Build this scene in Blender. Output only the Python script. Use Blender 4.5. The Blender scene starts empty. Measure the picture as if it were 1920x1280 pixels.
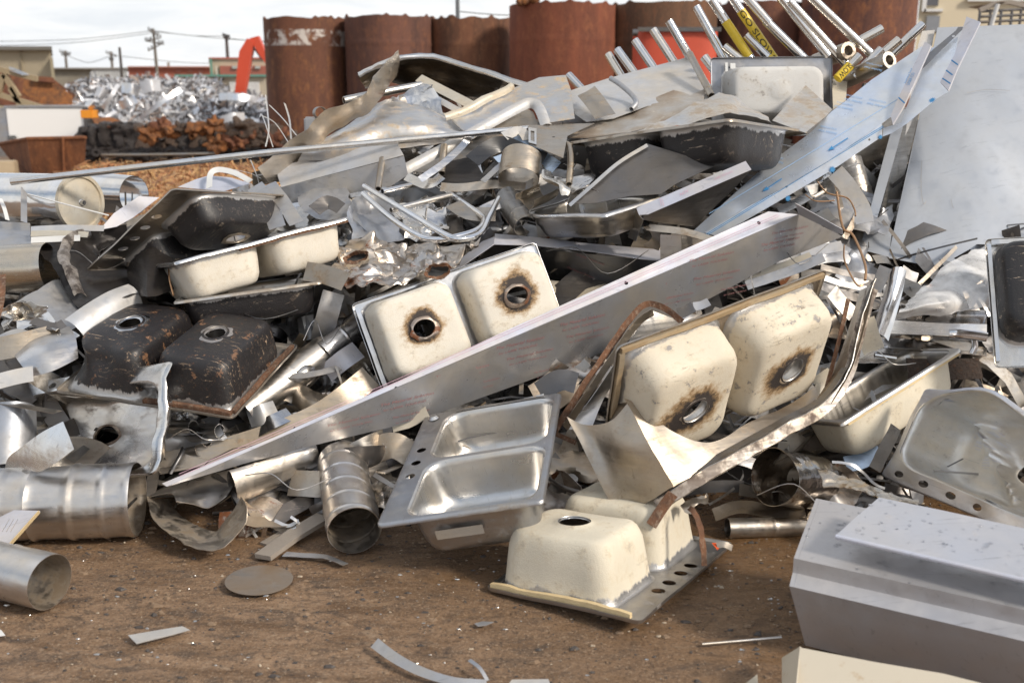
import bpy, bmesh, math, random
import numpy as np
from mathutils import Vector, Matrix, noise
from mathutils.geometry import delaunay_2d_cdt
PI = math.pi
R = math.radians
V = Vector
# ---------------------------------------------------------------- camera model
PITCH, CH, F = R(14.1), 1.7, 1867.0
sc = bpy.context.scene
COL = sc.collection
FW = V((0, math.cos(PITCH), -math.sin(PITCH)))
UP = V((0, math.sin(PITCH), math.cos(PITCH)))
def ray(u, v):
    d = V((1, 0, 0)) * ((u - 960) / F) + UP * (-(v - 640) / F) + FW
    return d / d.y
CAM = V((0, 0, CH))
def P(u, v, Y): return CAM + ray(u, v) * Y
KS, Y0 = 0.59, 3.55                       # slope of the scrap heap's face and where it meets the ground
def Yp(u, v): return (CH + KS * Y0) / (KS - ray(u, v).z)
def Q(u, v, o=0.0): return P(u, v, Yp(u, v) - o)
def G(u, v, h=0.0):
    r = ray(u, v)
    return CAM + r * ((h - CH) / r.z)
def pt(p):
    if isinstance(p, Vector): return p
    return Q(*p)
class Plane:
    def __init__(s, a, b, c):
        s.o = pt(a); s.n = (pt(b) - s.o).cross(pt(c) - s.o).normalized()
        if s.n.dot(s.o - CAM) > 0: s.n = -s.n          # faces the viewer
    def hit(s, u, v):
        r = ray(u, v)
        return CAM + r * ((s.o - CAM).dot(s.n) / r.dot(s.n))
    def frame(s, a, b):
        x = (s.hit(*b) - s.hit(*a)).normalized()
        return x, s.n.cross(x)

# ---------------------------------------------------------------- objects
def link(o, parent=None):
    COL.objects.link(o)
    if parent is not None: o.parent = parent
    return o
def tag(o, label=None, cat=None, group=None, kind=None):
    if label: o['label'] = label
    if cat: o['category'] = cat
    if group: o['group'] = group
    if kind: o['kind'] = kind
    return o
def empty(name, label, cat, loc=(0, 0, 0), group=None, M=None):
    o = bpy.data.objects.new(name, None); link(o)
    o.empty_display_size = .05
    if M is not None: o.matrix_world = M
    else: o.location = loc
    return tag(o, label, cat, group)
def mesh(name, vs, fs, mats, parent=None, mi=None, sharp=35, smooth=True, world=True, attr=None):
    """vs in world space unless world is False; a top-level mesh gets its origin at its own middle"""
    if not isinstance(mats, (list, tuple)): mats = [mats]
    vs = [V(p) for p in vs]
    if world:
        if parent is None:
            lo = V([min(p[i] for p in vs) for i in range(3)]); hi = V([max(p[i] for p in vs) for i in range(3)])
            c = (lo + hi) / 2; c.z = lo.z
        else: c = parent.location.copy() if parent.parent is None else parent.parent.location + parent.location
        vs = [p - c for p in vs]
    me = bpy.data.meshes.new(name)
    me.from_pydata([tuple(p) for p in vs], [], fs)
    for m in mats: me.materials.append(m)
    if mi: me.polygons.foreach_set('material_index', mi)
    if smooth:
        me.polygons.foreach_set('use_smooth', [True] * len(me.polygons))
        me.set_sharp_from_angle(angle=R(sharp))
    if attr:
        for k, vals in attr.items():
            a = me.attributes.new(k, 'FLOAT', 'POINT'); a.data.foreach_set('value', vals)
    me.update()
    o = bpy.data.objects.new(name, me); link(o, parent)
    if world and parent is None: o.location = c
    return o
def shell(vs, fs, t, m0=0, m1=0):
    """give an open surface a thickness t behind its front side"""
    vs = [V(p) for p in vs]; n = len(vs)
    nr = [V((0, 0, 0)) for _ in vs]
    for f in fs:
        a, b, c = vs[f[0]], vs[f[1]], vs[f[2]]
        x = (b - a).cross(c - a)
        if len(f) == 4: x = x + (c - a).cross(vs[f[3]] - a)
        for i in f: nr[i] += x
    out = vs + [p - (q.normalized() if q.length > 0 else q) * t for p, q in zip(vs, nr)]
    F2 = [tuple(f) for f in fs]; mi = [m0] * len(fs)
    F2 += [tuple(i + n for i in reversed(f)) for f in fs]; mi += [m1] * len(fs)
    ed = {}
    for f in fs:
        for i in range(len(f)):
            a, b = f[i], f[(i + 1) % len(f)]
            k = (min(a, b), max(a, b))
            ed[k] = None if k in ed else (a, b)
    for e in ed.values():
        if e: F2.append((e[1], e[0], e[0] + n, e[1] + n)); mi.append(m0)
    return out, F2, mi
def cr(p0, p1, p2, p3, t):
    return .5 * ((2 * p1) + (p2 - p0) * t + (2 * p0 - 5 * p1 + 4 * p2 - p3) * t * t + (3 * p1 - p0 - 3 * p2 + p3) * t ** 3)
def curve(ps, sub, lin=False):
    n = len(ps)
    if n < 3: lin = True
    out = []
    for i in range(n - 1):
        for k in range(sub):
            t = k / sub
            if lin: out.append(ps[i].lerp(ps[i + 1], t))
            else: out.append(cr(ps[max(i - 1, 0)], ps[i], ps[i + 1], ps[min(i + 2, n - 1)], t))
    out.append(ps[-1].copy()); return out
def wob(p, f, s=0): return noise.noise_vector(p * f + V((s * 3.1, s * 7.7, s * 1.3)))
def gridsurf(rows, sub=6, lin=(False, False)):
    rows = [[pt(p) for p in r] for r in rows]
    rows = [curve(r, sub, lin[0]) for r in rows]
    cols = [curve([r[j] for r in rows], sub, lin[1]) for j in range(len(rows[0]))]
    nu, nv = len(cols[0]), len(cols)
    vs = [p for c in cols for p in c]
    fs = [(j * nu + i, (j + 1) * nu + i, (j + 1) * nu + i + 1, j * nu + i + 1) for j in range(nv - 1) for i in range(nu - 1)]
    return vs, fs
def crumple(vs, amp, f, s=0):
    o = []
    for p in vs:
        w = wob(p, f, s); w2 = wob(p, f * 2.3, s + 5)
        k = V([abs(w2[i]) for i in range(3)]) - V((.25, .25, .25))
        o.append(p + w * amp + k * amp * .8)
    return o
def sheet(name, label, cat, rows, mat, t=.002, sub=6, lin=(False, False), cr_=0, cf=5, parent=None, group=None, back=None, seed=0, sharp=35):
    vs, fs = gridsurf(rows, sub, lin)
    if cr_: vs = crumple(vs, cr_, cf, seed)
    vs, fs, mi = shell(vs, fs, t, 0, 1 if back else 0)
    o = mesh(name, vs, fs, [mat, back] if back else mat, parent, mi, sharp)
    return tag(o, label, cat if parent is None else None, group)
def cdt(outline, holes, spacing=None):
    pts = [V((p[0], p[1])) for p in outline]
    edges = [(i, (i + 1) % len(outline)) for i in range(len(outline))]
    for h in holes:
        s = len(pts); pts += [V((p[0], p[1])) for p in h]
        edges += [(s + i, s + (i + 1) % len(h)) for i in range(len(h))]
    def inside(p, poly):
        c = False; j = len(poly) - 1
        for i in range(len(poly)):
            a, b = poly[i], poly[j]
            if (a[1] > p[1]) != (b[1] > p[1]) and p[0] < (b[0] - a[0]) * (p[1] - a[1]) / (b[1] - a[1]) + a[0]: c = not c
            j = i
        return c
    if spacing:
        x0, x1 = min(p[0] for p in outline), max(p[0] for p in outline)
        y0, y1 = min(p[1] for p in outline), max(p[1] for p in outline)
        nx, ny = int((x1 - x0) / spacing), int((y1 - y0) / spacing)
        for i in range(1, nx):
            for j in range(1, ny):
                p = (x0 + (x1 - x0) * i / nx, y0 + (y1 - y0) * j / ny)
                if inside(p, outline) and not any(inside(p, h) for h in holes): pts.append(V(p))
    vo, eo, fo, *_ = delaunay_2d_cdt(pts, edges, [], 0, 1e-5)
    fs = []
    for f in fo:
        c = sum((vo[i] for i in f), V((0, 0))) / len(f)
        if inside(c, outline) and not any(inside(c, h) for h in holes):
            a, b, d = vo[f[0]], vo[f[1]], vo[f[2]]
            if (b - a).cross(d - a) < 0: f = list(reversed(f))
            fs.append(tuple(f))
    return vo, fs
def circ(cx, cy, r, n=20, ry=None): return [(cx + r * math.cos(2 * PI * i / n), cy + (ry or r) * math.sin(2 * PI * i / n)) for i in range(n)]
def poly(name, label, cat, pl, pix, mat, t=.002, holes=(), parent=None, group=None, back=None, cr_=0, cf=4, spacing=.06, lift=0, slots=()):
    """a flat cut sheet: pixels say where its corners are seen, the plane says where it stands. holes: (u,v,r)"""
    ref = pl.hit(*pix[0]) if not isinstance(pix[0], Vector) else pix[0]
    x = V((1, 0, 0)); x = (x - pl.n * x.dot(pl.n)).normalized(); y = pl.n.cross(x)
    def to2(p):
        w = p if isinstance(p, Vector) else pl.hit(*p)
        return ((w - ref).dot(x), (w - ref).dot(y))
    out = [to2(p) for p in pix]
    hs = []
    for (u, v, r) in holes:
        c = to2((u, v)); hs.append(circ(c[0], c[1], r, 16))
    for s in slots: hs.append([to2(p) for p in s])
    vo, fs = cdt(out, hs, spacing)
    vs = [ref + x * p[0] + y * p[1] + pl.n * lift for p in vo]
    if cr_: vs = crumple(vs, cr_, cf)
    vs, fs, mi = shell(vs, fs, t, 0, 1 if back else 0)
    o = mesh(name, vs, fs, [mat, back] if back else mat, parent, mi)
    return tag(o, label, cat if parent is None else None, group)
def frames(ps, up=None):
    T = []
    for i in range(len(ps)):
        T.append((ps[min(i + 1, len(ps) - 1)] - ps[max(i - 1, 0)]).normalized())
    n = up if up is not None else V((0, 0, 1))
    if abs(n.dot(T[0])) > .95: n = V((1, 0, 0))
    out = []
    for t in T:
        n = (n - t * n.dot(t)).normalized(); out.append((t, n, t.cross(n)))
    return out
def tube(name, label, cat, path, r, mat, parent=None, group=None, sub=6, n=14, lin=False, hollow=.72, flat=1, r2=None):
    ps = curve([pt(p) for p in path], sub, lin); fr = frames(ps)
    vs, fs = [], []
    def ring(c, fx, rr):
        s = len(vs)
        for k in range(n):
            a = 2 * PI * k / n
            vs.append(c + fx[1] * math.cos(a) * rr + fx[2] * math.sin(a) * rr * flat)
        return s
    rings = []
    L = len(ps)
    def rad(i): return r if r2 is None else r + (r2 - r) * i / (L - 1)
    if hollow:
        rings.append(ring(ps[0] + fr[0][0] * min(.05, r * 3), fr[0], rad(0) * hollow)); rings.append(ring(ps[0], fr[0], rad(0) * hollow))
    for i in range(L): rings.append(ring(ps[i], fr[i], rad(i)))
    if hollow:
        rings.append(ring(ps[-1], fr[-1], rad(L - 1) * hollow)); rings.append(ring(ps[-1] - fr[-1][0] * min(.05, r * 3), fr[-1], rad(L - 1) * hollow))
    for a, b in zip(rings, rings[1:]):
        for k in range(n):
            k2 = (k + 1) % n
            fs.append((a + k, b + k, b + k2, a + k2)[::-1])
    fs.append(tuple(rings[0] + k for k in range(n))); fs.append(tuple(rings[-1] + k for k in reversed(range(n))))
    o = mesh(name, vs, fs, mat, parent)
    return tag(o, label, cat if parent is None else None, group)
def strip(name, label, cat, path, w, mat, roll=0, roll2=None, t=.0018, parent=None, group=None, sub=6, lin=False, cup=0, cr_=0, cf=6, seed=0, w2=None, back=None):
    """a band along a path; roll 0 = face to the viewer, 90 = edge to the viewer; cup bends it across its width"""
    ps = curve([pt(p) for p in path], sub, lin)
    vs = []; m = 5; n = len(ps)
    for i, p in enumerate(ps):
        T = (ps[min(i + 1, n - 1)] - ps[max(i - 1, 0)]).normalized()
        view = (CAM - p).normalized(); view = (view - T * view.dot(T)).normalized()
        side = T.cross(view)
        f = i / (n - 1)
        a = R(roll + ((roll2 if roll2 is not None else roll) - roll) * f)
        s = side * math.cos(a) + view * math.sin(a); nn = T.cross(s)
        ww = w + ((w2 if w2 is not None else w) - w) * f
        for k in range(m):
            x = k / (m - 1) - .5
            vs.append(p + s * x * ww + nn * (cup * (4 * x * x) * ww))
    fs = [(i * m + k, i * m + k + 1, (i + 1) * m + k + 1, (i + 1) * m + k) for i in range(n - 1) for k in range(m - 1)]
    if cr_: vs = crumple(vs, cr_, cf, seed)
    vs, fs, mi = shell(vs, fs, t, 0, 1 if back else 0)
    o = mesh(name, vs, fs, [mat, back] if back else mat, parent, mi)
    return tag(o, label, cat if parent is None else None, group)
def prism(name, label, cat, prof, p0, p1, up, mat, parent=None, group=None, closed=True, t=.002, nseg=1, bend=None):
    """a 2D profile (across, up) run from p0 to p1"""
    p0, p1 = pt(p0), pt(p1); T = (p1 - p0).normalized()
    z = (up - T * up.dot(T)).normalized(); x = z.cross(T)
    vs = []; n = len(prof)
    for i in range(nseg + 1):
        c = p0.lerp(p1, i / nseg)
        if bend: c = c + bend(i / nseg)
        vs += [c + x * a + z * b for a, b in prof]
    fs = []
    for i in range(nseg):
        for k in range(n if closed else n - 1):
            k2 = (k + 1) % n
            fs.append((i * n + k, i * n + k2, (i + 1) * n + k2, (i + 1) * n + k))
    mi = None
    if closed:
        fs.append(tuple(reversed(range(n)))); fs.append(tuple(range(nseg * n, nseg * n + n)))
    else: vs, fs, mi = shell(vs, fs, t)
    o = mesh(name, vs, fs, mat, parent, mi, 30)
    return tag(o, label, cat if parent is None else None, group)
def box(name, label, cat, c, s, mat, parent=None, rz=0, group=None, bev=.0):
    c = V(c); M = Matrix.Rotation(rz, 3, 'Z')
    bm = bmesh.new(); bmesh.ops.create_cube(bm, size=1)
    for v in bm.verts: v.co = V((v.co.x * s[0], v.co.y * s[1], v.co.z * s[2]))
    if bev: bmesh.ops.bevel(bm, geom=bm.edges[:], offset=bev, segments=2, affect='EDGES')
    vs = [c + M @ v.co for v in bm.verts]; bm.verts.index_update()
    fs = [tuple(v.index for v in f.verts) for f in bm.faces]; bm.free()
    o = mesh(name, vs, fs, mat, parent, None, 30)
    return tag(o, label, cat if parent is None else None, group)
def duct(name, label, cat, p0, p1, r, mat, r1=None, seams=(), spiral=0, flat=1, dent=0, df=5, parent=None, group=None, arc=(0, 360), t=.002, roll=0, n=56, L=44, seed=0, inner=None, seamh=.0035, ends=None):
    """open sheet-metal pipe (or a part of its round), with seams"""
    p0, p1 = pt(p0), pt(p1); T = (p1 - p0).normalized()
    z = V((0, 0, 1)); z = (z - T * z.dot(T)).normalized(); x = z.cross(T)
    r1 = r if r1 is None else r1
    full = arc[1] - arc[0] >= 360
    vs = []; nn = n if full else n + 1
    for i in range(L + 1):
        f = i / L; c = p0.lerp(p1, f); rr = r + (r1 - r) * f
        for k in range(nn):
            a = R(arc[0] + (arc[1] - arc[0]) * k / n)
            b = sum(math.exp(-((f - s) / .012) ** 2) for s in seams) * seamh
            if spiral:
                q = (f * spiral + a / (2 * PI)) % 1; q = min(q, 1 - q); b += math.exp(-(q / (.02 * spiral ** .5)) ** 2) * seamh
            q = rr + b
            e = 0
            if ends: e = ends(f, a)
            vs.append(c + T * e + (x * math.cos(a + R(roll)) * q * flat + z * math.sin(a + R(roll)) * q))
    if dent: vs = [p + wob(p, df, seed) * dent for p in vs]
    fs = []
    for i in range(L):
        for k in range(n):
            k2 = (k + 1) % nn
            fs.append((i * nn + k, i * nn + k2, (i + 1) * nn + k2, (i + 1) * nn + k))
    # orient outwards
    vs, fs, mi = shell(vs, fs, t, 0, 1 if inner else 0)
    o = mesh(name, vs, fs, [mat, inner] if inner else mat, parent, mi, 50)
    return tag(o, label, cat if parent is None else None, group)
def writing(body, pl, a, b, h, mat, parent, name='lettering', lift=.0025, space=1.0, mirror=False, shear=0, width=None):
    """flat lettering lying on a plane, starting at pixel a, running towards pixel b, h metres tall"""
    cu = bpy.data.curves.new('lettering', 'FONT'); cu.body = body; cu.size = 1; cu.space_character = space; cu.shear = shear
    o = bpy.data.objects.new('lettering_tmp', cu); COL.objects.link(o)
    bpy.context.view_layer.update()
    me = bpy.data.meshes.new_from_object(o.evaluated_get(bpy.context.evaluated_depsgraph_get()))
    bpy.data.objects.remove(o)
    x, y = pl.frame(a, b)
    if y.dot(UP) < 0 and not mirror: pass
    s = h / .7
    org = pl.hit(*a) + pl.n * lift
    w = max(v.co.x for v in me.vertices)
    sx = s if width is None else width / w
    base = parent.location.copy()
    for v in me.vertices: v.co = org + x * v.co.x * sx + y * v.co.y * s * (-1 if mirror else 1) - base
    me.materials.clear(); me.materials.append(mat)
    me.name = name
    t = bpy.data.objects.new(name, me); link(t, parent)
    return t
# ---------------------------------------------------------------- pose from seen points
def fit(pairs, Yg, W=1, sig=.1, depth_w=1.0, starts=24, seed=1, zc=()):
    """least squares pose (rotation, place, slight stretch) that puts local points where the photo shows them"""
    L_ = np.array([p[0] for p in pairs], float); U = np.array([p[1] for p in pairs], float)
    wt = np.array([p[2] if len(p) > 2 else 1.0 for p in pairs])
    rt = np.array([1, 0, 0.]); up = np.array(UP); fw = np.array(FW); cam = np.array(CAM)
    ctr = U.mean(0); t0 = np.array(P(ctr[0], ctr[1], Yg))
    def rot(w):
        a = np.linalg.norm(w)
        if a < 1e-9: return np.eye(3)
        k = w / a; K = np.array([[0, -k[2], k[1]], [k[2], 0, -k[0]], [-k[1], k[0], 0]])
        return np.eye(3) + math.sin(a) * K + (1 - math.cos(a)) * K @ K
    def res(p):
        X = (L_ * np.exp(p[6:9])) @ rot(p[:3]).T + p[3:6] - cam
        z = X @ fw; z = np.where(z < .3, .3, z)
        u = 960 + F * (X @ rt) / z; v = 640 - F * (X @ up) / z
        e = np.concatenate([(u - U[:, 0]) * wt / 3, (v - U[:, 1]) * wt / 3])
        c = X.mean(0) + cam
        zr = [(((np.array(l_) * np.exp(p[6:9])) @ rot(p[:3]).T + p[3:6])[2] - z_) / .006 for l_, z_ in zc]
        return np.concatenate([e, p[6:9] / sig, [(c[1] - Yg) / .15 * depth_w], zr])
    rs = np.random.RandomState(seed); best = None
    for s in range(starts):
        w = rs.normal(size=3); w = w / np.linalg.norm(w) * rs.uniform(0, PI)
        p = np.concatenate([w, t0, [0, 0, 0]]); lam = 1.0; r = res(p); c = r @ r
        for it in range(60):
            J = np.empty((len(r), 9))
            for j in range(9):
                q = p.copy(); q[j] += 1e-5; J[:, j] = (res(q) - r) / 1e-5
            H = J.T @ J; g = J.T @ r
            st = np.linalg.solve(H + lam * np.diag(np.diag(H) + 1e-9), -g)
            q = p + st; r2 = res(q); c2 = r2 @ r2
            if c2 < c:
                dn = c - c2; p, r, c = q, r2, c2; lam = max(lam / 4, 1e-7)
                if dn < 1e-4: break
            else: lam *= 5
            if lam > 1e8: break
        if best is None or c < best[0]: best = (c, p)
    c, p = best
    M = Matrix(rot(p[:3]).tolist()).to_4x4(); M.translation = V(p[3:6])
    return M, tuple(float(x) for x in np.exp(p[6:9])), c
# ---------------------------------------------------------------- materials
def new_mat(name):
    m = bpy.data.materials.new(name); m.use_nodes = True
    nt = m.node_tree; nt.nodes.clear()
    out = nt.nodes.new('ShaderNodeOutputMaterial'); b = nt.nodes.new('ShaderNodeBsdfPrincipled')
    nt.links.new(b.outputs[0], out.inputs[0])
    return m, nt, b
class NB:
    def __init__(s, nt): s.nt = nt
    def n(s, t, ins=None, **kw):
        x = s.nt.nodes.new('ShaderNode' + t)
        for k, v in kw.items(): setattr(x, k, v)
        for k, v in (ins or {}).items(): s.set(x.inputs[k], v)
        return x
    def set(s, inp, v):
        if hasattr(v, 'is_output') or isinstance(v, bpy.types.NodeSocket): s.nt.links.new(v, inp)
        else: inp.default_value = v
    def co(s, scale=(1, 1, 1), rnd=7.0, src='Object'):
        tc = s.n('TexCoord'); oi = s.n('ObjectInfo')
        mul = s.n('VectorMath', {0: tc.outputs[src], 1: scale}, operation='MULTIPLY')
        m2 = s.n('Math', {0: oi.outputs['Random'], 1: rnd}, operation='MULTIPLY')
        add = s.n('VectorMath', {0: mul.outputs[0], 1: m2.outputs[0]}, operation='ADD')
        return add.outputs[0]
    def noise(s, scale, detail=4, rough=.55, vec=None, dist=0):
        x = s.n('TexNoise', {'Scale': scale, 'Detail': detail, 'Roughness': rough, 'Distortion': dist})
        if vec is not None: s.set(x.inputs['Vector'], vec)
        return x.outputs['Fac']
    def ramp(s, fac, stops, interp='LINEAR'):
        x = s.n('ValToRGB', {0: fac}); e = x.color_ramp.elements; x.color_ramp.interpolation = interp
        while len(e) < len(stops): e.new(.5)
        for k, (p, c) in enumerate(stops):
            e[k].position = p; e[k].color = c if len(c) == 4 else (*c, 1)
        return x.outputs[0]
    def step(s, fac, a, b, x=0.0, y=1.0):
        m = s.n('MapRange', {0: fac, 1: a, 2: b, 3: x, 4: y}); m.clamp = True
        return m.outputs[0]
    def mix(s, f, a, b, blend='MIX'):
        x = s.n('Mix', data_type='RGBA', blend_type=blend)
        s.set(x.inputs[0], f)
        for i, v in ((6, a), (7, b)):
            if isinstance(v, tuple) and len(v) == 3: v = (*v, 1)
            s.set(x.inputs[i], v)
        return x.outputs[2]
    def math(s, op, a, b=0.0):
        return s.n('Math', {0: a, 1: b}, operation=op).outputs[0]
    def bump(s, h, strength=.3, dist=.01, prev=None):
        x = s.n('Bump', {'Height': h, 'Strength': strength, 'Distance': dist})
        if prev is not None: s.set(x.inputs['Normal'], prev)
        return x.outputs[0]
def metal(name, base=(.62, .60, .58), rough=.3, dirt=.35, dirtc=(.16, .11, .07), brush=(3, 3, 90), warp=.12, rust=0, met=1.0, scratch=1.0, vr=1.0, wf=7):
    m, nt, b = new_mat(name); k = NB(nt)
    co = k.co(); big = k.noise(3.2, 4, .6, co); mid = k.noise(14, 6, .65, co); fine = k.noise(1.2, 3, .7, k.co(brush))
    fine2 = k.noise(90, 3, .7, co)
    warm = tuple(min(1, c * f) for c, f in zip(base, (1.05, .975, .86))); cold = tuple(c * f for c, f in zip(base, (.93, .98, 1.06)))
    if vr < 1: warm, cold = tuple(a * vr + b_ * (1 - vr) for a, b_ in zip(warm, base)), tuple(a * vr + b_ * (1 - vr) for a, b_ in zip(cold, base))
    c = k.mix(k.step(big, .35, .65), cold, warm)
    c = k.mix(k.step(mid, .3, .75, 0, .35 * vr), c, tuple(x * .55 for x in base))
    df = k.step(mid, .72 - dirt * .35, .86 - dirt * .35)
    df2 = k.math('MULTIPLY', df, k.step(big, .3, .62))
    sp = k.math('MULTIPLY', k.step(fine2, .62, .72), .35 * min(1, dirt * 2))
    dall = k.math('MAXIMUM', df2, sp)
    dall = k.math('MULTIPLY', dall, min(1, dirt * 2.2))
    lines = k.math('MULTIPLY', k.step(k.noise(2.4, 5, .7, k.co((1.3, 38, 9)), 1.1), .615, .65), .4 * scratch)
    c = k.mix(lines, c, tuple(x * .45 for x in base))
    c = k.mix(dall, c, dirtc)
    mt = k.math('SUBTRACT', met, k.math('MULTIPLY', dall, .8 * met))
    if rust:
        rn = k.noise(6, 7, .7, co, .6); rf = k.step(rn, .72 - rust * .3, .77 - rust * .3)
        c = k.mix(rf, c, k.mix(mid, (.24, .085, .025), (.09, .035, .02)))
        mt = k.math('MULTIPLY', mt, k.math('SUBTRACT', 1.0, rf))
    k.set(b.inputs['Base Color'], c); k.set(b.inputs['Metallic'], mt)
    ro = k.math('ADD', k.step(fine, .3, .7, rough * .75, rough * 1.35), k.math('MULTIPLY', dall, .35))
    ro = k.math('ADD', ro, k.step(big, .4, .7, 0, .08))
    k.set(b.inputs['Roughness'], ro)
    bp = k.bump(k.noise(wf, 3, .5, co), warp, .03)
    bp = k.bump(fine, .06 * scratch, .004, bp); bp = k.bump(dall, .15, .002, bp)
    k.set(b.inputs['Normal'], bp)
    return m
def coated(name, base, steel=(.5, .49, .48), scratchc=(.5, .46, .4), rough=.75, amount=.5, grain=260, bz=-.032, spots=(.3, .28, .26), rusty=.0):
    """sprayed sound-deadening coat on a sink bowl: stops in a ragged line short of the rim, burnt round the drain"""
    m, nt, b = new_mat(name); k = NB(nt)
    co = k.co(); tc = k.n('TexCoord'); z = k.n('SeparateXYZ', {0: tc.outputs['Object']}).outputs[2]
    n1 = k.noise(4, 5, .6, co); n2 = k.noise(16, 7, .7, co); n3 = k.noise(grain, 2, .6, co); n4 = k.noise(45, 6, .75, co, .4)
    c = k.mix(k.step(n1, .3, .7), tuple(x * .86 for x in base), tuple(min(1, x * 1.08) for x in base))
    c = k.mix(k.step(n2, .50, .70, 0, .6), c, (base[0] * .72, base[1] * .62, base[2] * .48))
    scr = k.noise(2.2, 8, .8, k.co((3, 20, 7)), 2.0)
    sf = k.math('MULTIPLY', k.step(scr, .585, .64), k.step(n1, .38, .56))
    sf = k.math('MULTIPLY', sf, amount)
    chips = k.math('MULTIPLY', k.step(n2, .60, .615), k.step(n4, .42, .50))
    chips = k.math('MULTIPLY', chips, amount)
    c = k.mix(sf, c, scratchc); c = k.mix(chips, c, spots)
    if rusty: c = k.mix(k.math('MULTIPLY', k.step(n4, .6, .7), rusty), c, (.22, .09, .03))
    burn = k.n('Attribute', attribute_name='burn').outputs['Fac']
    bn = k.math('ADD', burn, k.step(n4, .2, .8, -.32, .32)); bn = k.math('ADD', bn, k.step(n2, .3, .7, -.25, .2))
    has = k.step(burn, .02, .12)
    c = k.mix(k.math('MULTIPLY', k.step(bn, .12, .55), has), c, (.36, .23, .11))
    c = k.mix(k.math('MULTIPLY', k.step(bn, .45, .78), has), c, (.035, .026, .022))
    # bare steel above the spray line
    zz = k.math('ADD', z, k.step(k.noise(1.2, 5, .75, k.co((14, 14, 3))), .3, .7, -.016, .016))
    bare = k.step(zz, bz - .004, bz + .004)
    c = k.mix(bare, c, steel)
    k.set(b.inputs['Base Color'], c)
    k.set(b.inputs['Metallic'], k.math('MULTIPLY', bare, .9))
    k.set(b.inputs['Roughness'], k.math('SUBTRACT', rough, k.math('MULTIPLY', bare, rough - .42)))
    bp = k.bump(n3, .55, .0025); bp = k.bump(n2, .2, .01, bp)
    k.set(b.inputs['Normal'], bp)
    return m
def rusted(name, a=(.20, .075, .035), b_=(.09, .035, .022), c_=(.33, .14, .05), rough=.85, streak=(1.2, 1.2, .22), paint=None, scale=1.4, bump=.4):
    m, nt, b = new_mat(name); k = NB(nt)
    co = k.co(streak); n1 = k.noise(scale, 6, .65, co); n2 = k.noise(scale * 5, 8, .72, k.co((1, 1, .5))); n3 = k.noise(scale * 14, 5, .7, k.co())
    c = k.mix(k.step(n1, .35, .65), b_, a); c = k.mix(k.step(n2, .5, .72, 0, .8), c, c_)
    c = k.mix(k.step(n3, .5, .75, 0, .5), c, tuple(x * .4 for x in b_))
    if paint:
        pc, zlo, zhi = paint
        z = k.n('SeparateXYZ', {0: k.n('TexCoord').outputs['Object']}).outputs[2]
        f = k.math('MULTIPLY', k.step(z, zlo, zlo + .04), k.step(z, zhi, zhi - .03))
        f = k.math('MULTIPLY', f, k.step(k.noise(scale * 1.5, 8, .75, k.co((1, 1, 1)), .5), .47, .53))
        c = k.mix(f, c, pc)
    k.set(b.inputs['Base Color'], c); b.inputs['Roughness'].default_value = rough; b.inputs['Metallic'].default_value = .15
    k.set(b.inputs['Normal'], k.bump(n2, bump, .02, k.bump(n3, bump, .006)))
    return m
def plain(name, base, rough=.6, met=0, var=.2, scale=6, bump=.1, dirt=0, dirtc=(.12, .09, .06), bs=.01, detail=5):
    m, nt, b = new_mat(name); k = NB(nt)
    co = k.co(); n1 = k.noise(scale, detail, .6, co); n2 = k.noise(scale * 6, 6, .7, co)
    c = k.mix(n1, tuple(x * (1 - var) for x in base), tuple(min(1, x * (1 + var)) for x in base))
    if dirt: c = k.mix(k.step(n2, .7 - dirt * .3, .85 - dirt * .3, 0, .8), c, dirtc)
    k.set(b.inputs['Base Color'], c); b.inputs['Roughness'].default_value = rough; b.inputs['Metallic'].default_value = met
    k.set(b.inputs['Normal'], k.bump(n2, bump, bs))
    return m
M = {}
M['steel'] = metal('brushed_steel', (.60, .585, .57), .30, .30)
M['steel_dirty'] = metal('dirty_steel', (.52, .49, .45), .42, .75, (.20, .15, .10), rust=.18)
M['steel_bright'] = metal('bright_steel', (.72, .71, .70), .2, .18, warp=.2)
M['chrome'] = metal('polished_chrome', (.78, .78, .79), .1, .1, warp=.08, scratch=.4)
M['steel_satin'] = metal('satin_steel', (.48, .475, .49), .42, .14, (.3, .26, .22), warp=.08, brush=(12, 12, 12), vr=.25, scratch=.8, met=.6)
M['steel_dark'] = metal('dark_steel', (.30, .29, .28), .4, .4, (.06, .05, .04))
M['steel_brown'] = metal('tarnished_steel', (.46, .41, .35), .36, .5, (.20, .14, .09), warp=.25)
M['duct'] = metal('duct_steel', (.68, .65, .62), .32, .25, (.2, .15, .1), brush=(8, 8, 60), warp=.15)
M['duct_dirty'] = metal('dusty_duct_steel', (.48, .43, .37), .42, .8, (.20, .15, .10), brush=(8, 8, 60))
M['galv'] = metal('galvanised_sheet', (.48, .48, .49), .48, .3, (.25, .2, .15), brush=(20, 20, 20), met=.85)
M['steel_rust'] = metal('rust_stained_steel', (.55, .50, .45), .38, .6, (.2, .12, .06), rust=.55)
M['panelwhite'] = metal('film_covered_steel', (.56, .56, .61), .42, .12, (.35, .3, .25), met=.2, warp=.05, brush=(9, 9, 9))
M['panelshade'] = metal('shaded_film_steel', (.40, .395, .40), .3, .12, (.3, .25, .2), met=.5, warp=.06, brush=(9, 9, 9))  # panelwhite's film steel, darkened to paint in the web's shade
M['panelblue'] = metal('pale_blue_film_steel', (.66, .73, .84), .30, .08, (.4, .4, .4), met=.55, warp=.05, brush=(9, 9, 9), scratch=.3)
M['bluesheen'] = metal('blue_sheen_steel', (.55, .68, .86), .3, .15, met=.6)  # the sky's blue sheen put into the steel's base colour
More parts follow.
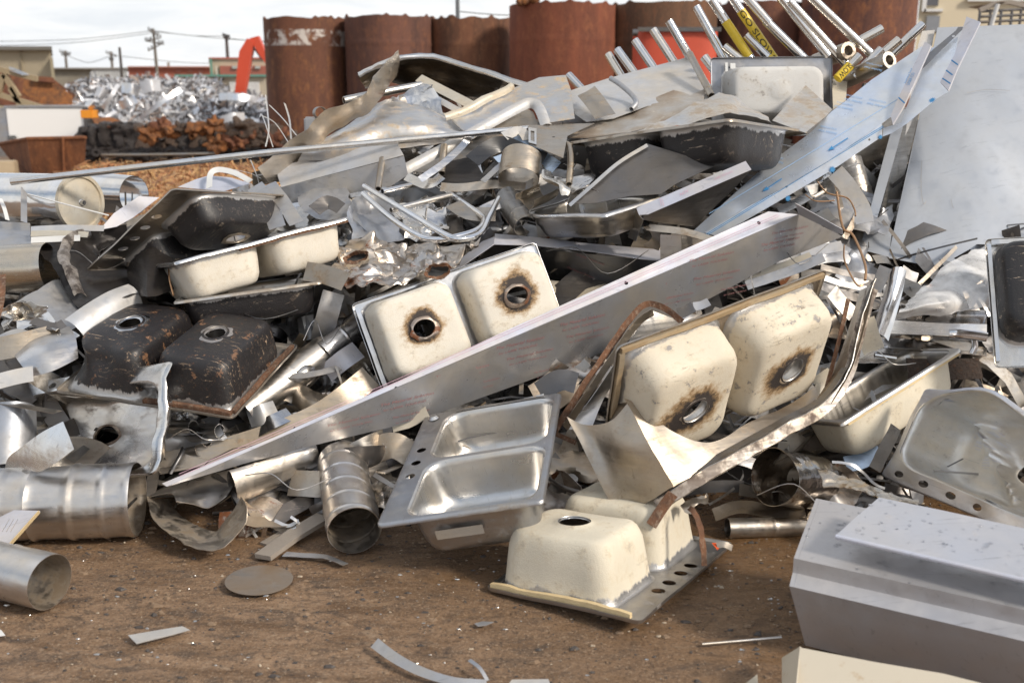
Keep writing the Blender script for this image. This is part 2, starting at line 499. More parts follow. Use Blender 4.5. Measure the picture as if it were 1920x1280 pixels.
M['cream'] = coated('cream_undercoat', (.66, .59, .47), amount=1, scratchc=(.30, .25, .19))
M['cream_dirty'] = coated('dirty_cream_undercoat', (.62, .54, .38), amount=1, rusty=.25)
M['cream_white'] = coated('white_undercoat', (.70, .65, .56), amount=.3, scratchc=(.3, .26, .2))
M['cream2'] = coated('clean_cream_undercoat', (.66, .60, .48), amount=.35, scratchc=(.3, .25, .18))
M['ledge'] = metal('lit_ledge_steel', (.82, .82, .85), .46, .35, (.4, .3, .2), warp=.15)  # base colour raised to paint in sunlight on the ledge
M['black'] = coated('black_undercoat', (.018, .016, .017), scratchc=(.50, .40, .30), amount=1, spots=(.07, .055, .045), rough=.42, grain=180)
M['black_rusty'] = coated('burnt_black_undercoat', (.016, .014, .015), scratchc=(.50, .36, .24), amount=1, spots=(.17, .09, .05), rough=.45, grain=120, rusty=.5)
M['rust'] = rusted('rust')
M["rust_orange"] = rusted("orange_rust", (.27, .10, .03), (.08, .04, .025), (.45, .20, .06), scale=6, streak=(1, 1, 1))
M['rust_rail'] = rusted('rusty_rail', (.22, .10, .05), (.10, .055, .035), (.40, .31, .23), scale=16, streak=(1, 1, 1))
M['oldrail'] = metal('scraped_rail', (.50, .45, .40), .5, .8, (.14, .10, .08), rust=.1, met=.8)
M['wood'] = plain('cream_foam_strip', (.62, .48, .27), .8, 0, .25, 20, .3, .3, (.3, .2, .1))
M['woodgrey'] = plain('dusty_flat_bar', (.30, .26, .22), .7, .2, .2, 14, .3, .3)
M['blackhole'] = plain('hole_and_rubber_black', (.02, .02, .02), .7)  # wheel rubber; also painted in as the dark inside of holes
M['yellow'] = plain('yellow_tape', (.70, .50, .04), .4, 0, .1, 9, .05)
M['ink'] = plain('black_ink', (.02, .02, .02), .6, 0, .1)
M['redink'] = plain('red_ink', (.36, .17, .17), .6, 0, .2)
M['pinkink'] = plain('pink_ink', (.62, .38, .48), .6, 0, .1)
M['blueink'] = plain('blue_ink', (.05, .25, .52), .6, 0, .15)
M['blueink2'] = plain('pale_blue_ink', (.25, .42, .66), .6, 0, .15)
M['label'] = plain('paper_label', (.62, .62, .61), .6, 0, .05)
M['steel_in'] = metal('brushed_bowl_steel', (.66, .64, .61), .30, .3, (.62, .58, .52), brush=(60, 2, 2), warp=.1)
M['steel_in2'] = metal('worn_bowl_steel', (.86, .84, .80), .42, .3, (.36, .29, .22), brush=(6, 6, 30), warp=.25)
M['steel_dull'] = metal('scuffed_rim_steel', (.46, .46, .47), .36, .5, (.25, .22, .19), brush=(6, 6, 30))
M['steel_dark2'] = metal('dark_rim_steel', (.28, .28, .29), .35, .3, (.1, .09, .08))
M['steel_burnt'] = metal('heat_stained_steel', (.66, .63, .60), .26, .4, (.22, .15, .10), warp=.3)
M['cream_rail'] = metal('tan_steel_rail', (.55, .44, .30), .45, .7, (.35, .24, .13), met=.7)
M['rust_ring'] = metal('burnt_ring_steel', (.45, .38, .32), .45, .9, (.10, .06, .04), rust=.6)
M['cream_grey'] = coated('greyish_undercoat', (.55, .54, .52), amount=.9, bz=-.01)
M['sheetbig'] = metal('smooth_blue_grey_sheet', (.32, .342, .38), .46, .05, (.3, .26, .2), met=.8, warp=.05, wf=1.5, brush=(6, 6, 6), scratch=.6, vr=.2)
M['galv_light'] = metal('light_galvanised', (.58, .57, .56), .5, .2, (.35, .28, .22), met=.6, brush=(20, 20, 20))
M['steel_dark3'] = metal('dull_dark_sheet', (.17, .16, .155), .35, .3, (.3, .26, .22), met=.8, warp=.2)
M['beigeplate'] = metal('beige_plate', (.58, .53, .44), .5, .4, (.3, .2, .12), met=.35)
M['steel_satin2'] = metal('wet_satin_steel', (.60, .60, .63), .36, .3, (.40, .37, .35), warp=.1, brush=(12, 12, 12), vr=.3, met=.7)
M['creamflat'] = plain('cream_enamel', (.54, .48, .38), .45, 0, .1, 3, .05, .35, (.4, .28, .16))
m, nt_, b_ = new_mat('water'); b_.inputs['Base Color'].default_value = (.9, .92, .95, 1); b_.inputs['Roughness'].default_value = .05; b_.inputs['Transmission Weight'].default_value = 1; b_.inputs['IOR'].default_value = 1.33; M['water'] = m
M['chromerod'] = metal('polished_rod_steel', (.74, .73, .72), .16, .12, warp=.03, scratch=.3)
M['steel_dark_polish'] = metal('dark_polished_steel', (.42, .39, .36), .14, .2, warp=.4)
M['steel_brown2'] = metal('smooth_tarnished_steel', (.62, .57, .50), .22, .3, warp=.1)
M['tan_steel'] = metal('tan_scuffed_steel', (.47, .41, .34), .40, .4, (.3, .2, .12), warp=.15)
M['tan_bright'] = metal('tan_bright_steel', (.64, .57, .48), .22, .4, (.3, .2, .12), warp=.3)
M['dome_steel'] = metal('stained_pale_steel', (.66, .64, .62), .36, .6, (.45, .33, .2), rust=.12, warp=.2)
M['mottled'] = metal('mottled_brown_steel', (.58, .53, .46), .45, 1.2, (.20, .15, .11), met=.75)
M['mottled2'] = metal('mottled_grey_steel', (.58, .56, .53), .42, .8, (.30, .24, .18), met=.75)
M['rustfoil'] = metal('rusty_crumpled_steel', (.58, .53, .48), .30, .5, (.2, .13, .08), rust=.5, warp=.3)
M['burnt'] = metal('burnt_black_steel', (.035, .031, .03), .42, .25, (.20, .16, .12), met=.4, warp=.2)
M['burnt2'] = metal('burnt_grey_steel', (.34, .32, .31), .45, .8, (.05, .04, .035), met=.6, rust=.15)
M['blackstrip'] = metal('black_strip', (.03, .03, .032), .35, .3, (.3, .28, .25), met=.2)
M['discmat'] = metal('dusty_disc', (.34, .30, .26), .45, 1.2, (.17, .11, .06), met=.8)
M['copper'] = metal('copper_wire', (.60, .36, .20), .35, .4)
m, nt_, b_ = new_mat('clear_film')
k_ = NB(nt_); b_.inputs['Base Color'].default_value = (.86, .85, .84, 1); b_.inputs['Roughness'].default_value = .25; b_.inputs['Transmission Weight'].default_value = .0
tr_ = k_.n('BsdfTransparent'); mx_ = nt_.nodes.new('ShaderNodeMixShader'); nt_.links.new(k_.step(k_.noise(9, 5, .6, k_.co()), .3, .7, .22, .7), mx_.inputs[0]); nt_.links.new(tr_.outputs[0], mx_.inputs[1]); nt_.links.new(b_.outputs[0], mx_.inputs[2])
nt_.links.new(mx_.outputs[0], [n for n in nt_.nodes if n.type == 'OUTPUT_MATERIAL'][0].inputs[0]); M['plastic'] = m
M['pole'] = plain('weathered_pole', (.16, .14, .12), .85)
M['pole_dark'] = plain('dark_pole', (.07, .06, .055), .85)
M['tar'] = plain('greasy_black_iron', (.035, .028, .026), .35, .2, .6, 8, .9, .45, (.12, .07, .04), bs=.03)
M['tar2'] = plain('greasy_brown_iron', (.075, .05, .036), .5, .2, .6, 8, .9, .5, (.2, .09, .04), bs=.03)
M['sticker'] = metal('silver_sticker', (.48, .46, .42), .35, .3, met=.5)
# ---------------------------------------------------------------- sinks
def rrdist(th, hw, hh, r):
    c, s = abs(math.cos(th)), abs(math.sin(th))
    if c > 1e-9:
        t = hw / c
        if t * s <= hh - r: return t
    if s > 1e-9:
        t = hh / s
        if t * c <= hw - r: return t
    a, b = hw - r, hh - r
    B = a * c + b * s; C = a * a + b * b - r * r
    return B + math.sqrt(max(B * B - C, 0))
def rloop(cx, cy, hw, hh, r, n=84):
    o = []
    for i in range(n):
        th = 2 * PI * i / n
        d = rrdist(th, hw, hh, r); o.append((cx + d * math.cos(th), cy + d * math.sin(th)))
    return o
def rect_loop(hw, hh, r, k=6, seg=.045):
    """outline with evenly spaced points and round corners"""
    o = []
    for cx, cy, a0 in ((hw - r, hh - r, 0), (-hw + r, hh - r, 90), (-hw + r, -hh + r, 180), (hw - r, -hh + r, 270)):
        for i in range(k + 1):
            a = R(a0 + 90 * i / k); o.append((cx + r * math.cos(a), cy + r * math.sin(a)))
    out = []
    for i, p in enumerate(o):
        q = o[(i + 1) % len(o)]; d = math.hypot(q[0] - p[0], q[1] - p[1]); m = max(1, int(d / seg))
        for j in range(m): out.append((p[0] + (q[0] - p[0]) * j / m, p[1] + (q[1] - p[1]) * j / m))
    return out
def sink(label, pose, W=.84, H=.56, D=.20, nb=2, coat=None, inner='steel', deckm='steel', ledge=.085, holes=(-.1, 0, .1), hole_r=.017,
         burn=0.0, dent=None, rails=(), railm='rust_rail', group=None, ring='steel', name='kitchen_sink', margin=.028, extra=None, ringk=(1, 1), boff=(0, 0), drain=True, corner=.07, drain_r=.046, ridge=True, bulge=.0):
    Mx, s, err = pose
    root = empty(name, label, 'sink', M=Mx @ Matrix.Diagonal((*s, 1)), group=group)
    FITS.append((label, round(err, 1), tuple(round(x, 2) for x in s), tuple(round(x, 2) for x in Mx.translation)))
    dent = dent or (lambda p: p)
    div = .03
    bhh = (H - ledge - margin) / 2; by = -(ledge - margin) / 2
    if nb == 2: bhw = (W - 2 * margin - div) / 4; bxs = (-(bhw + div / 2), bhw + div / 2)
    else: bhw = W / 2 - margin; bxs = (0,)
    ops = [rloop(bx, by, bhw, bhh, corner) for bx in bxs]
    ops_in = [rloop(bx, by, bhw + .006, bhh + .006, corner) for bx in bxs]
    hs = [circ(hx, H / 2 - ledge * .52, hole_r, 16) for hx in holes]
    out = rect_loop(W / 2 - .012, H / 2 - .012, .022)
    vo, fs = cdt(out, ops_in + hs, .035)
    vs = [V((p[0], p[1], 0)) for p in vo]
    if ridge:                                    # pressed step just inside the edge
        for p in vs:
            e = min(W / 2 - abs(p.x), H / 2 - abs(p.y)); p.z = -.004 if e > .03 else 0
    # turned-down lip
    n0 = len(vs); prev = None
    idx = {(round(p.x, 5), round(p.y, 5)): i for i, p in enumerate(vs)}
    base = [idx.get((round(a, 5), round(b, 5))) for a, b in out]
    if all(i is not None for i in base):
        cur = base
        for grow, z in ((.007, -.001), (.011, -.005), (.012, -.016)):
            nx = []
            for (a, b) in out:
                fx = grow * (a / (W / 2)) if abs(a) > W / 2 - .04 else 0; fy = grow * (b / (H / 2)) if abs(b) > H / 2 - .04 else 0
                vs.append(V((a + fx, b + fy, z))); nx.append(len(vs) - 1)
            for i in range(len(out)):
                j = (i + 1) % len(out); fs.append((cur[i], nx[i], nx[j], cur[j]))
            cur = nx
    vs = [dent(p) for p in vs]
    vs, fs, mi = shell(vs, fs, .0016, 0, 0)
    deck = mesh('deck', vs, fs, M[deckm], root, mi, world=False, sharp=50)
    zdeck = -.004 if ridge else 0
    for q, bx in enumerate(bxs):
        Dd = D
        loops = []
        for ins, z, r in ((-.006, zdeck, corner), (.0, zdeck - .002, corner), (.004, -.012, corner), (.007, -.03, corner), (.011, -.065, corner), (.015, -Dd * .5, corner), (.021, -Dd + .05, corner), (.027, -Dd + .03, corner),
                          (.034, -Dd + .014, corner - .002), (.044, -Dd + .004, corner - .008), (.060, -Dd, corner - .014)):
            loops.append([V((x, y, z)) for x, y in rloop(bx, by, bhw - ins, bhh - ins, max(r, .02))])
        last = loops[-1]; n = len(last)
        for f, z in ((.3, -Dd - .001), (.6, -Dd - .003), (.85, -Dd - .005), (1, -Dd - .007)):
            loops.append([V((last[i].x + (bx + (drain_r + .012) * math.cos(2 * PI * i / n) - last[i].x) * f, last[i].y + (by + (drain_r + .012) * math.sin(2 * PI * i / n) - last[i].y) * f, z - bulge * f)) for i in range(n)])
        loops.append([V((bx + drain_r * math.cos(2 * PI * i / n), by + drain_r * math.sin(2 * PI * i / n), -Dd - .012 - bulge)) for i in range(n)])
        bv = [p for l in loops for p in l]
        bf = [(a * n + i, a * n + (i + 1) % n, (a + 1) * n + (i + 1) % n, (a + 1) * n + i) for a in range(len(loops) - 1) for i in range(n)]
        if not drain: bf.append(tuple((len(loops) - 1) * n + i for i in range(n)))
        dv = [min(math.hypot(p.x - bx - boff[0] * t_, p.y - by - boff[1] * t_) + .012 * t_ for t_ in (0, .5, 1, 1.6)) for p in bv]
        bb = burn[q] if isinstance(burn, (tuple, list)) else burn
        bu = [(max(0, 1 - (d - .05) / bb) if bb and p.z < -D + .03 else 0.0) for d, p in zip(dv, bv)]
        bv = [dent(p) for p in bv]
        bv, bf, mi = shell(bv, bf, -.003 if False else .0022, 0, 1)
        b = mesh('bowl', bv, bf, [M[inner], M[coat] if coat else M[deckm]], root, mi, world=False, sharp=60, attr={'burn': bu + bu})
        # strainer flange, seen from below
        rm = ring[q] if isinstance(ring, (tuple, list)) else ring
        if rm:
            prof = [(drain_r - .003, -.005), (drain_r + .011, -.009), (drain_r + .014, -.014), (drain_r + .010, -.019), (drain_r - .001, -.020), (drain_r - .004, -.012)]
            prof = [(drain_r + (a_ - drain_r) * ringk[0], -.004 + (b_ + .004) * ringk[1]) for a_, b_ in prof]
            rv = []; m = 48
            for i in range(m):
                a = 2 * PI * i / m; w = 1 + .03 * math.sin(3 * a + q) + .09 * noise.noise(V((math.cos(a) * 2, math.sin(a) * 2, q * 3.7 + W)))
                for (rr, z) in prof: rv.append(dent(V((bx + (drain_r + (rr - drain_r) * (1 + (w - 1) * 7)) * math.cos(a), by + (drain_r + (rr - drain_r) * (1 + (w - 1) * 7)) * math.sin(a), -D - bulge + z))))
            kf = len(prof)
            rf = [(i * kf + j, ((i + 1) % m) * kf + j, ((i + 1) % m) * kf + (j + 1) % kf, i * kf + (j + 1) % kf) for i in range(m) for j in range(kf)]
            o = mesh('drain_ring', rv, rf, M[rm], b, world=False, sharp=50)
    # clip rails under the rim: (side, from, to)
    for sd, f0, f1 in rails:
        if sd in 'fb':
            y = (-H / 2 + .018) * (1 if sd == 'f' else -1)
            a, c = V((f0 * W / 2, y, -.012)), V((f1 * W / 2, y, -.012)); wv = V((0, .009, 0))
        else:
            x = (-W / 2 + .018) * (1 if sd == 'l' else -1)
            a, c = V((x, f0 * H / 2, -.012)), V((x, f1 * H / 2, -.012)); wv = V((.009, 0, 0))
        m = 14; vs, fs = [], []
        for i in range(m + 1):
            p = a.lerp(c, i / m); p = p + V((0, 0, .004 * noise.noise(p * 30)))
            for q in (p - wv, p - wv + V((0, 0, -.016)), p + wv + V((0, 0, -.016)), p + wv): vs.append(dent(q))
        for i in range(m):
            for j in range(4): fs.append((i * 4 + j, i * 4 + (j + 1) % 4, (i + 1) * 4 + (j + 1) % 4, (i + 1) * 4 + j))
        fs += [(3, 2, 1, 0), (m * 4, m * 4 + 1, m * 4 + 2, m * 4 + 3)]
        mesh('clip_rail', vs, fs, M[railm], root, world=False)
    if extra: extra(root, dent)
    return root
FITS = []
BX, BY = .2035, -.0285
def denter(amp, f, s=0, folds=()):
    def d(p):
        q = p + wob(p, f, s) * amp + wob(p, f * 2.7, s + 3) * amp * .35
        for (c, ax, ang, wd) in folds:           # bend the part beyond a line
            c = V(c); ax = V(ax).normalized(); side = ax.cross(V((0, 0, 1))).normalized()
            k = (q - c).dot(side)
            if k > 0:
                a = R(ang) * min(1, k / wd)
                q = Matrix.Rotation(a, 3, ax) @ (q - c) + c
        return q
    return d
# ================================================================ the sinks
D2 = .20
S = {}
_d21 = denter(.012, 3.5, 21)
def bulged(p):
    q = _d21(p); g = math.exp(-((p.x - .08) / .13) ** 2) * max(0, min(1, (-p.y + .05) / .3)); q = q + V((0, -.09, .02)) * g
    k = (q.x * .8 + q.y * .6 - .05) / .03; return q + V((0, 0, .06)) * math.exp(-k * k) * (1 if p.z < -.03 else .1)
_d6 = denter(.008, 4, 2)
def bashed(p):
    q = _d6(p)
    for c, rad, m in ((V((.395, -.24, -.13)), .085, V((-.06, .06, .03))), (V((.22, -.25, -.17)), .07, V((0, .03, .035))), (V((-.06, -.26, -.16)), .06, V((.0, .03, .03)))): q = q + m * math.exp(-((p - c).length / rad) ** 2)
    return q
S['s14'] = sink('clean double-bowl stainless sink lying right side up on the dirt, tap holes at left',
    fit([((.42, .28, 0), (798, 776)), ((.42, -.28, 0), (1052, 735)), ((-.42, -.28, 0), (1020, 938)), ((-.42, .28, 0), (702, 986)),
         ((-.34, .13, -D2), (822, 1030), .7), ((-.34, -.2, -D2), (1000, 1008), .7)], 3.55),
    holes=(-.1, 0, .1), ring=None, hole_r=.018, inner='steel_in', deckm='steel_dull', ledge=.095)
S['s19'] = sink('cream-coated double sink upside down on the dirt with wooden strip along its rim',
    fit([((-.42, -.28, 0), (912, 1120)), ((-.42, .28, 0), (1195, 1158)), ((.42, .28, 0), (1380, 1030)), ((-BX, BY, -D2), (1082, 982), 2),
         ((-.34, -.2, -D2), (950, 1015), .6), ((-.34, .14, -D2), (1172, 1025), .6), ((-.06, .14, -D2), (1222, 975), .6)], 3.12, sig=.4, zc=[((-.42, -.28, 0), .03), ((-.42, .28, 0), .022), ((.42, .28, 0), .022)]),
    coat='cream2', rails=(('l', -.95, .86),), railm='wood', holes=(-.14, -.05, .05, .14), hole_r=.023, ledge=.115, dent=denter(.006, 4, 45), deckm='steel_dull', ring='steel_bright', ringk=(.8, .35), drain_r=.056, corner=.06)
S['s15'] = sink('cream double sink standing on edge, both drains scorched, above the long pink-lined panel',
    fit([((-BX, BY, -D2), (796, 616), 2), ((BX, BY, -D2), (967, 560), 2), ((-.42, -.28, 0), (648, 577)), ((-.42, .1, 0), (712, 694)),
         ((-.34, -.2, -D2), (700, 566), .7), ((.34, -.2, -D2), (1000, 470), .7), ((.34, .1, -D2), (1050, 562), .7)], 4.35),
    coat='cream_white', burn=(.05, .07), boff=(.008, -.03), corner=.06, dent=denter(.003, 4, 43), rails=(('l', -.9, .7),), railm='steel_bright', ring=('rust_ring', 'rust_ring'), deckm='steel_bright')
S['s17'] = sink('large cream double sink tilted towards the viewer, flaked paint and blackened drain holes',
    fit([((-BX, BY, -D2), (1300, 767), 2), ((BX, BY, -D2), (1483, 691), 2), ((-.42, -.28, 0), (1153, 650)), ((.42, -.28, 0), (1550, 502)), ((-.42, -.02, 0), (1128, 760), .7),
         ((.335, -.2, -D2), (1556, 592), .7), ((.335, .14, -D2), (1522, 725), .7), ((-.06, -.2, -D2), (1380, 655), .6)], 3.85),
    coat='cream', burn=(.085, .065), boff=(-.03, .012), ringk=(.7, .5), dent=denter(.005, 5, 41), rails=(('f', -.96, .96), ('l', -.9, .9)), railm='cream_rail', ring=('steel_brown', 'steel_brown'), deckm='steel_brown', margin=.034)
S['s6'] = sink('black-coated double sink upside down, left bowl dented, rusty strip on its near rim',
    fit([((-.42, -.28, 0), (434, 788)), ((-.42, .28, 0), (562, 652)), ((-BX, BY, -D2), (404, 628), 2), ((BX, BY, -D2), (246, 610), 2), ((-.34, -.2, -D2), (455, 690), .4), ((-.1, -.28, 0), (306, 765), .5)], 4.1),
    coat='black_rusty', burn=0, ring=('burnt2', 'steel_bright'), ringk=(1.5, .4), rails=(('l', -.9, .9), ('f', -.95, .0)), railm='rust_rail',
    dent=bashed, deckm='steel_dirty', corner=.055)
S['s4'] = sink('cream double sink seen from its side, rusty edge, slotted ledge pointing left',
    fit([((-.42, -.28, 0), (342, 497)), ((.42, -.28, 0), (655, 392)), ((-.42, .28, 0), (268, 506), .7), ((-.34, -.2, -D2), (352, 550), .8), ((-.05, -.2, -D2), (440, 545), .4), ((.34, -.2, -D2), (642, 500), .8)], 4.55),
    coat='cream_white', rails=(('f', -.3, .98),), railm='rust_rail', deckm='steel_bright', dent=denter(.006, 5, 4))
S['s3'] = sink('dark double sink propped on its corner, underside and row of tap holes facing left',
    fit([((.42, .28, 0), (157, 503)), ((-.42, .28, 0), (327, 352)), ((-.42, -.28, 0), (541, 372)), ((-.34, -.2, -D2), (506, 395), .6), ((-.06, -.2, -D2), (508, 466), .6), ((-.06, .13, -D2), (325, 478), .6)], 4.7),
    coat='black', holes=(-.14, -.03, .08, .19), hole_r=.02, ledge=.12, deckm='steel_brown', ring='steel_brown', dent=denter(.005, 4, 7))
S['s5'] = sink('single black-coated sink upright beneath the cream side-on sink',
    fit([((-.315, -.28, 0), (322, 566)), ((.315, -.28, 0), (600, 530)), ((.315, .28, 0), (590, 515), .4), ((-.315, .28, 0), (340, 548), .4), ((-.23, -.2, -.18), (380, 610), .6), ((.25, -.2, -.18), (598, 582), .6)], 4.45),
    W=.63, D=.18, nb=1, coat='black', deckm='steel_dirty', holes=(), ring=None)
S['s34'] = sink('dark double-bowl sink up near the rods, its corner towards the viewer',
    fit([((-.42, -.28, 0), (1062, 266)), ((.42, -.28, 0), (1366, 216)), ((.42, .28, 0), (1512, 250)), ((.34, -.2, -D2), (1372, 322), .7), ((-.34, -.2, -D2), (1112, 330), .7), ((.34, .15, -D2), (1472, 305), .7)], 5.3),
    coat='black', deckm='steel_brown', holes=(), ring=None, dent=denter(.006, 4, 9))
S['s33'] = sink('dark-rimmed sink standing on edge atop the heap, pale underside out, paper label',
    fit([((-.36, -.25, 0), (1333, 108)), ((.36, -.25, 0), (1556, 106)), ((.36, .2, 0), (1566, 240)), ((-.36, .2, 0), (1330, 242)), ((-.25, -.16, -.17), (1385, 128), .5), ((.25, -.16, -.17), (1530, 126), .5)], 5.9),
    W=.72, H=.5, D=.17, nb=1, coat='cream_grey', deckm='steel_dark2', inner='steel', holes=(), ring=None, drain=False, margin=.07, ledge=.08)
S['s37'] = sink('small stainless basin lying level with a metal ring sitting in it',
    fit([((-.25, -.2, 0), (968, 403)), ((.25, -.2, 0), (1128, 402)), ((.25, .2, 0), (1245, 368), .8), ((-.25, .2, 0), (1075, 366), .6), ((-.2, -.15, -.14), (1008, 442), .6), ((.2, -.1, -.14), (1165, 445), .6)], 5.0),
    W=.5, H=.4, D=.14, nb=1, coat=None, deckm='steel', inner='steel_in', holes=(), ring=None, ledge=.04, dent=denter(.006, 6, 11))
S['s22'] = sink('cream-coated single sink tipped on its side, stainless inside showing, right of the leaning rail',
    fit([((-.31, -.23, 0), (1585, 790)), ((.31, -.23, 0), (1803, 647)), ((-.31, .23, 0), (1490, 790), .7), ((.31, .23, 0), (1700, 668), .4), ((-.2, -.16, -.2), (1600, 858), .7), ((.23, -.16, -.2), (1790, 738), .7)], 4.0),
    W=.62, H=.46, D=.2, nb=1, coat='cream2', deckm='steel', inner='steel_in', holes=(), ring='steel', rails=(('f', -.9, .95),), railm='wood', ledge=.04, burn=0)
S['s21'] = sink('big stainless sink facing up at right, round tap holes along its ledge',
    fit([((.33, .28, 0), (1652, 897), 1.5), ((.33, -.28, 0), (1735, 735)), ((.16, .228, 0), (1726, 890), 1.5), ((.055, .228, 0), (1779, 925), 1.5), ((-.05, .228, 0), (1835, 961), 1.5), ((-.33, -.28, 0), (2060, 800), .4)], 3.55, sig=.15),
    W=.66, D=.25, nb=1, coat=None, deckm='ledge', inner='steel_in2', ledge=.10, holes=(.26, .16, .055, -.05), hole_r=.019, ring=None, corner=.11,
    dent=bulged)
S['s26'] = sink('black-bottomed sink on edge at the right frame edge with perforated steel flange',
    fit([((-.3, -.25, 0), (1845, 447)), ((-.3, .25, 0), (1866, 692)), ((.3, -.25, 0), (2100, 440), .7), ((-.2, -.15, -.18), (1890, 470), .5)], 4.1),
    W=.6, H=.5, D=.16, nb=1, coat='black', deckm='steel_bright', holes=(), ring=None, rails=(('f', -.9, .0), ('l', -.9, .9)), railm='steel_bright')
S['s7'] = sink('badly crumpled stainless sink with pitted drain hole above the big round duct',
    fit([((.32, .28, 0), (326, 676), 1.5), ((.32, -.28, 0), (284, 895), 1.5), ((-.32, .28, 0), (30, 735), .8), ((0, -.03, -.13), (196, 797), 1.2), ((-.32, -.28, 0), (40, 905), .6)], 4.05),
    W=.64, D=.13, nb=1, coat=None, deckm='steel_bright', inner='steel_burnt', holes=(.05, -.18), ring=('rust_ring',), ledge=.09, dent=denter(.026, 5, 33), drain_r=.05)
# ================================================================ ground and heap bed
def ground_mat():
    m, nt, b = new_mat('wet_dirt'); k = NB(nt)
    co = k.co(rnd=0); st = k.co((1, 3.2, 1), rnd=0)
    n0 = k.noise(.55, 4, .6, co); n1 = k.noise(3, 8, .68, st, .4); n2 = k.noise(16, 8, .75, co); n3 = k.noise(110, 5, .8, co); vz = k.n('TexVoronoi', {'Vector': co, 'Scale': 42.0}).outputs['Distance']
    st2 = k.co((1, 2.2, 1), rnd=0); n4 = k.noise(7, 8, .72, st2, .8); n5 = k.noise(45, 6, .75, co)
    c = k.mix(k.step(n1, .36, .64), (.125, .068, .031), (.31, .198, .118))
    c = k.mix(k.step(n4, .50, .62, 0, .85), c, (.075, .050, .034))
    c = k.mix(k.step(n4, .42, .30, 0, .7), c, (.32, .23, .155))
    c = k.mix(k.step(n0, .44, .60, 0, .45), c, (.17, .105, .06))
    c = k.mix(k.step(n5, .54, .66, 0, .8), c, (.06, .042, .032)); c = k.mix(k.step(n5, .42, .32, 0, .6), c, (.34, .25, .17))
    c = k.mix(k.step(n3, .57, .64, 0, .75), c, (.40, .31, .22)); c = k.mix(k.step(n3, .45, .38, 0, .8), c, (.035, .024, .018))
    x = k.n('SeparateXYZ', {0: k.n('TexCoord').outputs['Object']})
    # damp soil; the darker right half also paints in shade cast by the hood
    wet_shade = k.math('ADD', k.step(x.outputs[0], -.6, 1.6, 0, .7), k.step(n1, .35, .7, -.3, .35))
    wet_shade = k.math('ADD', wet_shade, k.step(x.outputs[1], 2.9, 3.7, 0, .35))
    wet_shade = k.step(wet_shade, .2, .75)
    c = k.mix(k.math('MULTIPLY', wet_shade, .72), c, k.mix(n2, (.075, .036, .012), (.18, .095, .035)))
    k.set(b.inputs['Base Color'], c)
    k.set(b.inputs['Roughness'], k.math('SUBTRACT', k.step(n4, .35, .6, .38, .72), k.math('MULTIPLY', wet_shade, k.step(n2, .35, .6, .52, .2))))
    bp = k.bump(n2, .55, .02); bp = k.bump(n3, .5, .005, bp); bp = k.bump(vz, .2, .006, bp)
    k.set(b.inputs['Normal'], bp)
    return m
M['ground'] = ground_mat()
xs = [-400, -120, -40, -15, -7] + [-4 + .06 * i for i in range(134)] + [7, 15, 40, 120, 400]
ys = [-60, -10, 0, 1] + [1.6 + .05 * i for i in range(68)] + [6, 8, 12, 20, 40, 90, 250, 600]
vs = []
for y in ys:
    for x in xs:
        p = V((x, y, 0)); near = 1 if -4.2 < x < 4.2 and 1.5 < y < 5.1 else 0
        z = near * (.010 * noise.noise(p * 1.7) + .006 * noise.noise(p * 6) + .003 * noise.noise(p * 17)) - near * .004
        vs.append((x, y, z))
nx = len(xs)
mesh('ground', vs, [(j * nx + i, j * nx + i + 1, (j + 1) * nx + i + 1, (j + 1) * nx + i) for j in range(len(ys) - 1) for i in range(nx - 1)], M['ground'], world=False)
bpy.data.objects['ground']['kind'] = 'structure'
# bed of the heap: everything too small and dark to tell apart
rnd = random.Random(5)
TOPV = [(-120, 450), (0, 450), (210, 445), (330, 420), (480, 395), (560, 320), (640, 250), (820, 215), (1060, 220), (1330, 230), (1520, 270), (1640, 330), (2050, 330)]
def topv(u):
    for (a, b), (c, d) in zip(TOPV, TOPV[1:]):
        if u <= c: return b + (d - b) * max(0, (u - a)) / (c - a)
    return TOPV[-1][1]
BOTV = [(-120, 1000), (300, 985), (700, 945), (1050, 960), (1400, 940), (1560, 985), (2050, 1150)]
def botv(u):
    for (a, b), (c, d) in zip(BOTV, BOTV[1:]):
        if u <= c: return b + (d - b) * max(0, (u - a)) / (c - a)
    return BOTV[-1][1]
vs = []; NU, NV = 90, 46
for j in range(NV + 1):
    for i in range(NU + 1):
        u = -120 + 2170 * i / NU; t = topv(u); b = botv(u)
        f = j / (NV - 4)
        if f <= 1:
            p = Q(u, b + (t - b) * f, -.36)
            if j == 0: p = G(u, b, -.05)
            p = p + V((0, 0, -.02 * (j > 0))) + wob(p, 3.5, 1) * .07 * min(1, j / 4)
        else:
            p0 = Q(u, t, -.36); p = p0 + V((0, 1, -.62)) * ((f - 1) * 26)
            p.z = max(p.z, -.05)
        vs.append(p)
fs = [(j * (NU + 1) + i, j * (NU + 1) + i + 1, (j + 1) * (NU + 1) + i + 1, (j + 1) * (NU + 1) + i) for j in range(NV) for i in range(NU)]
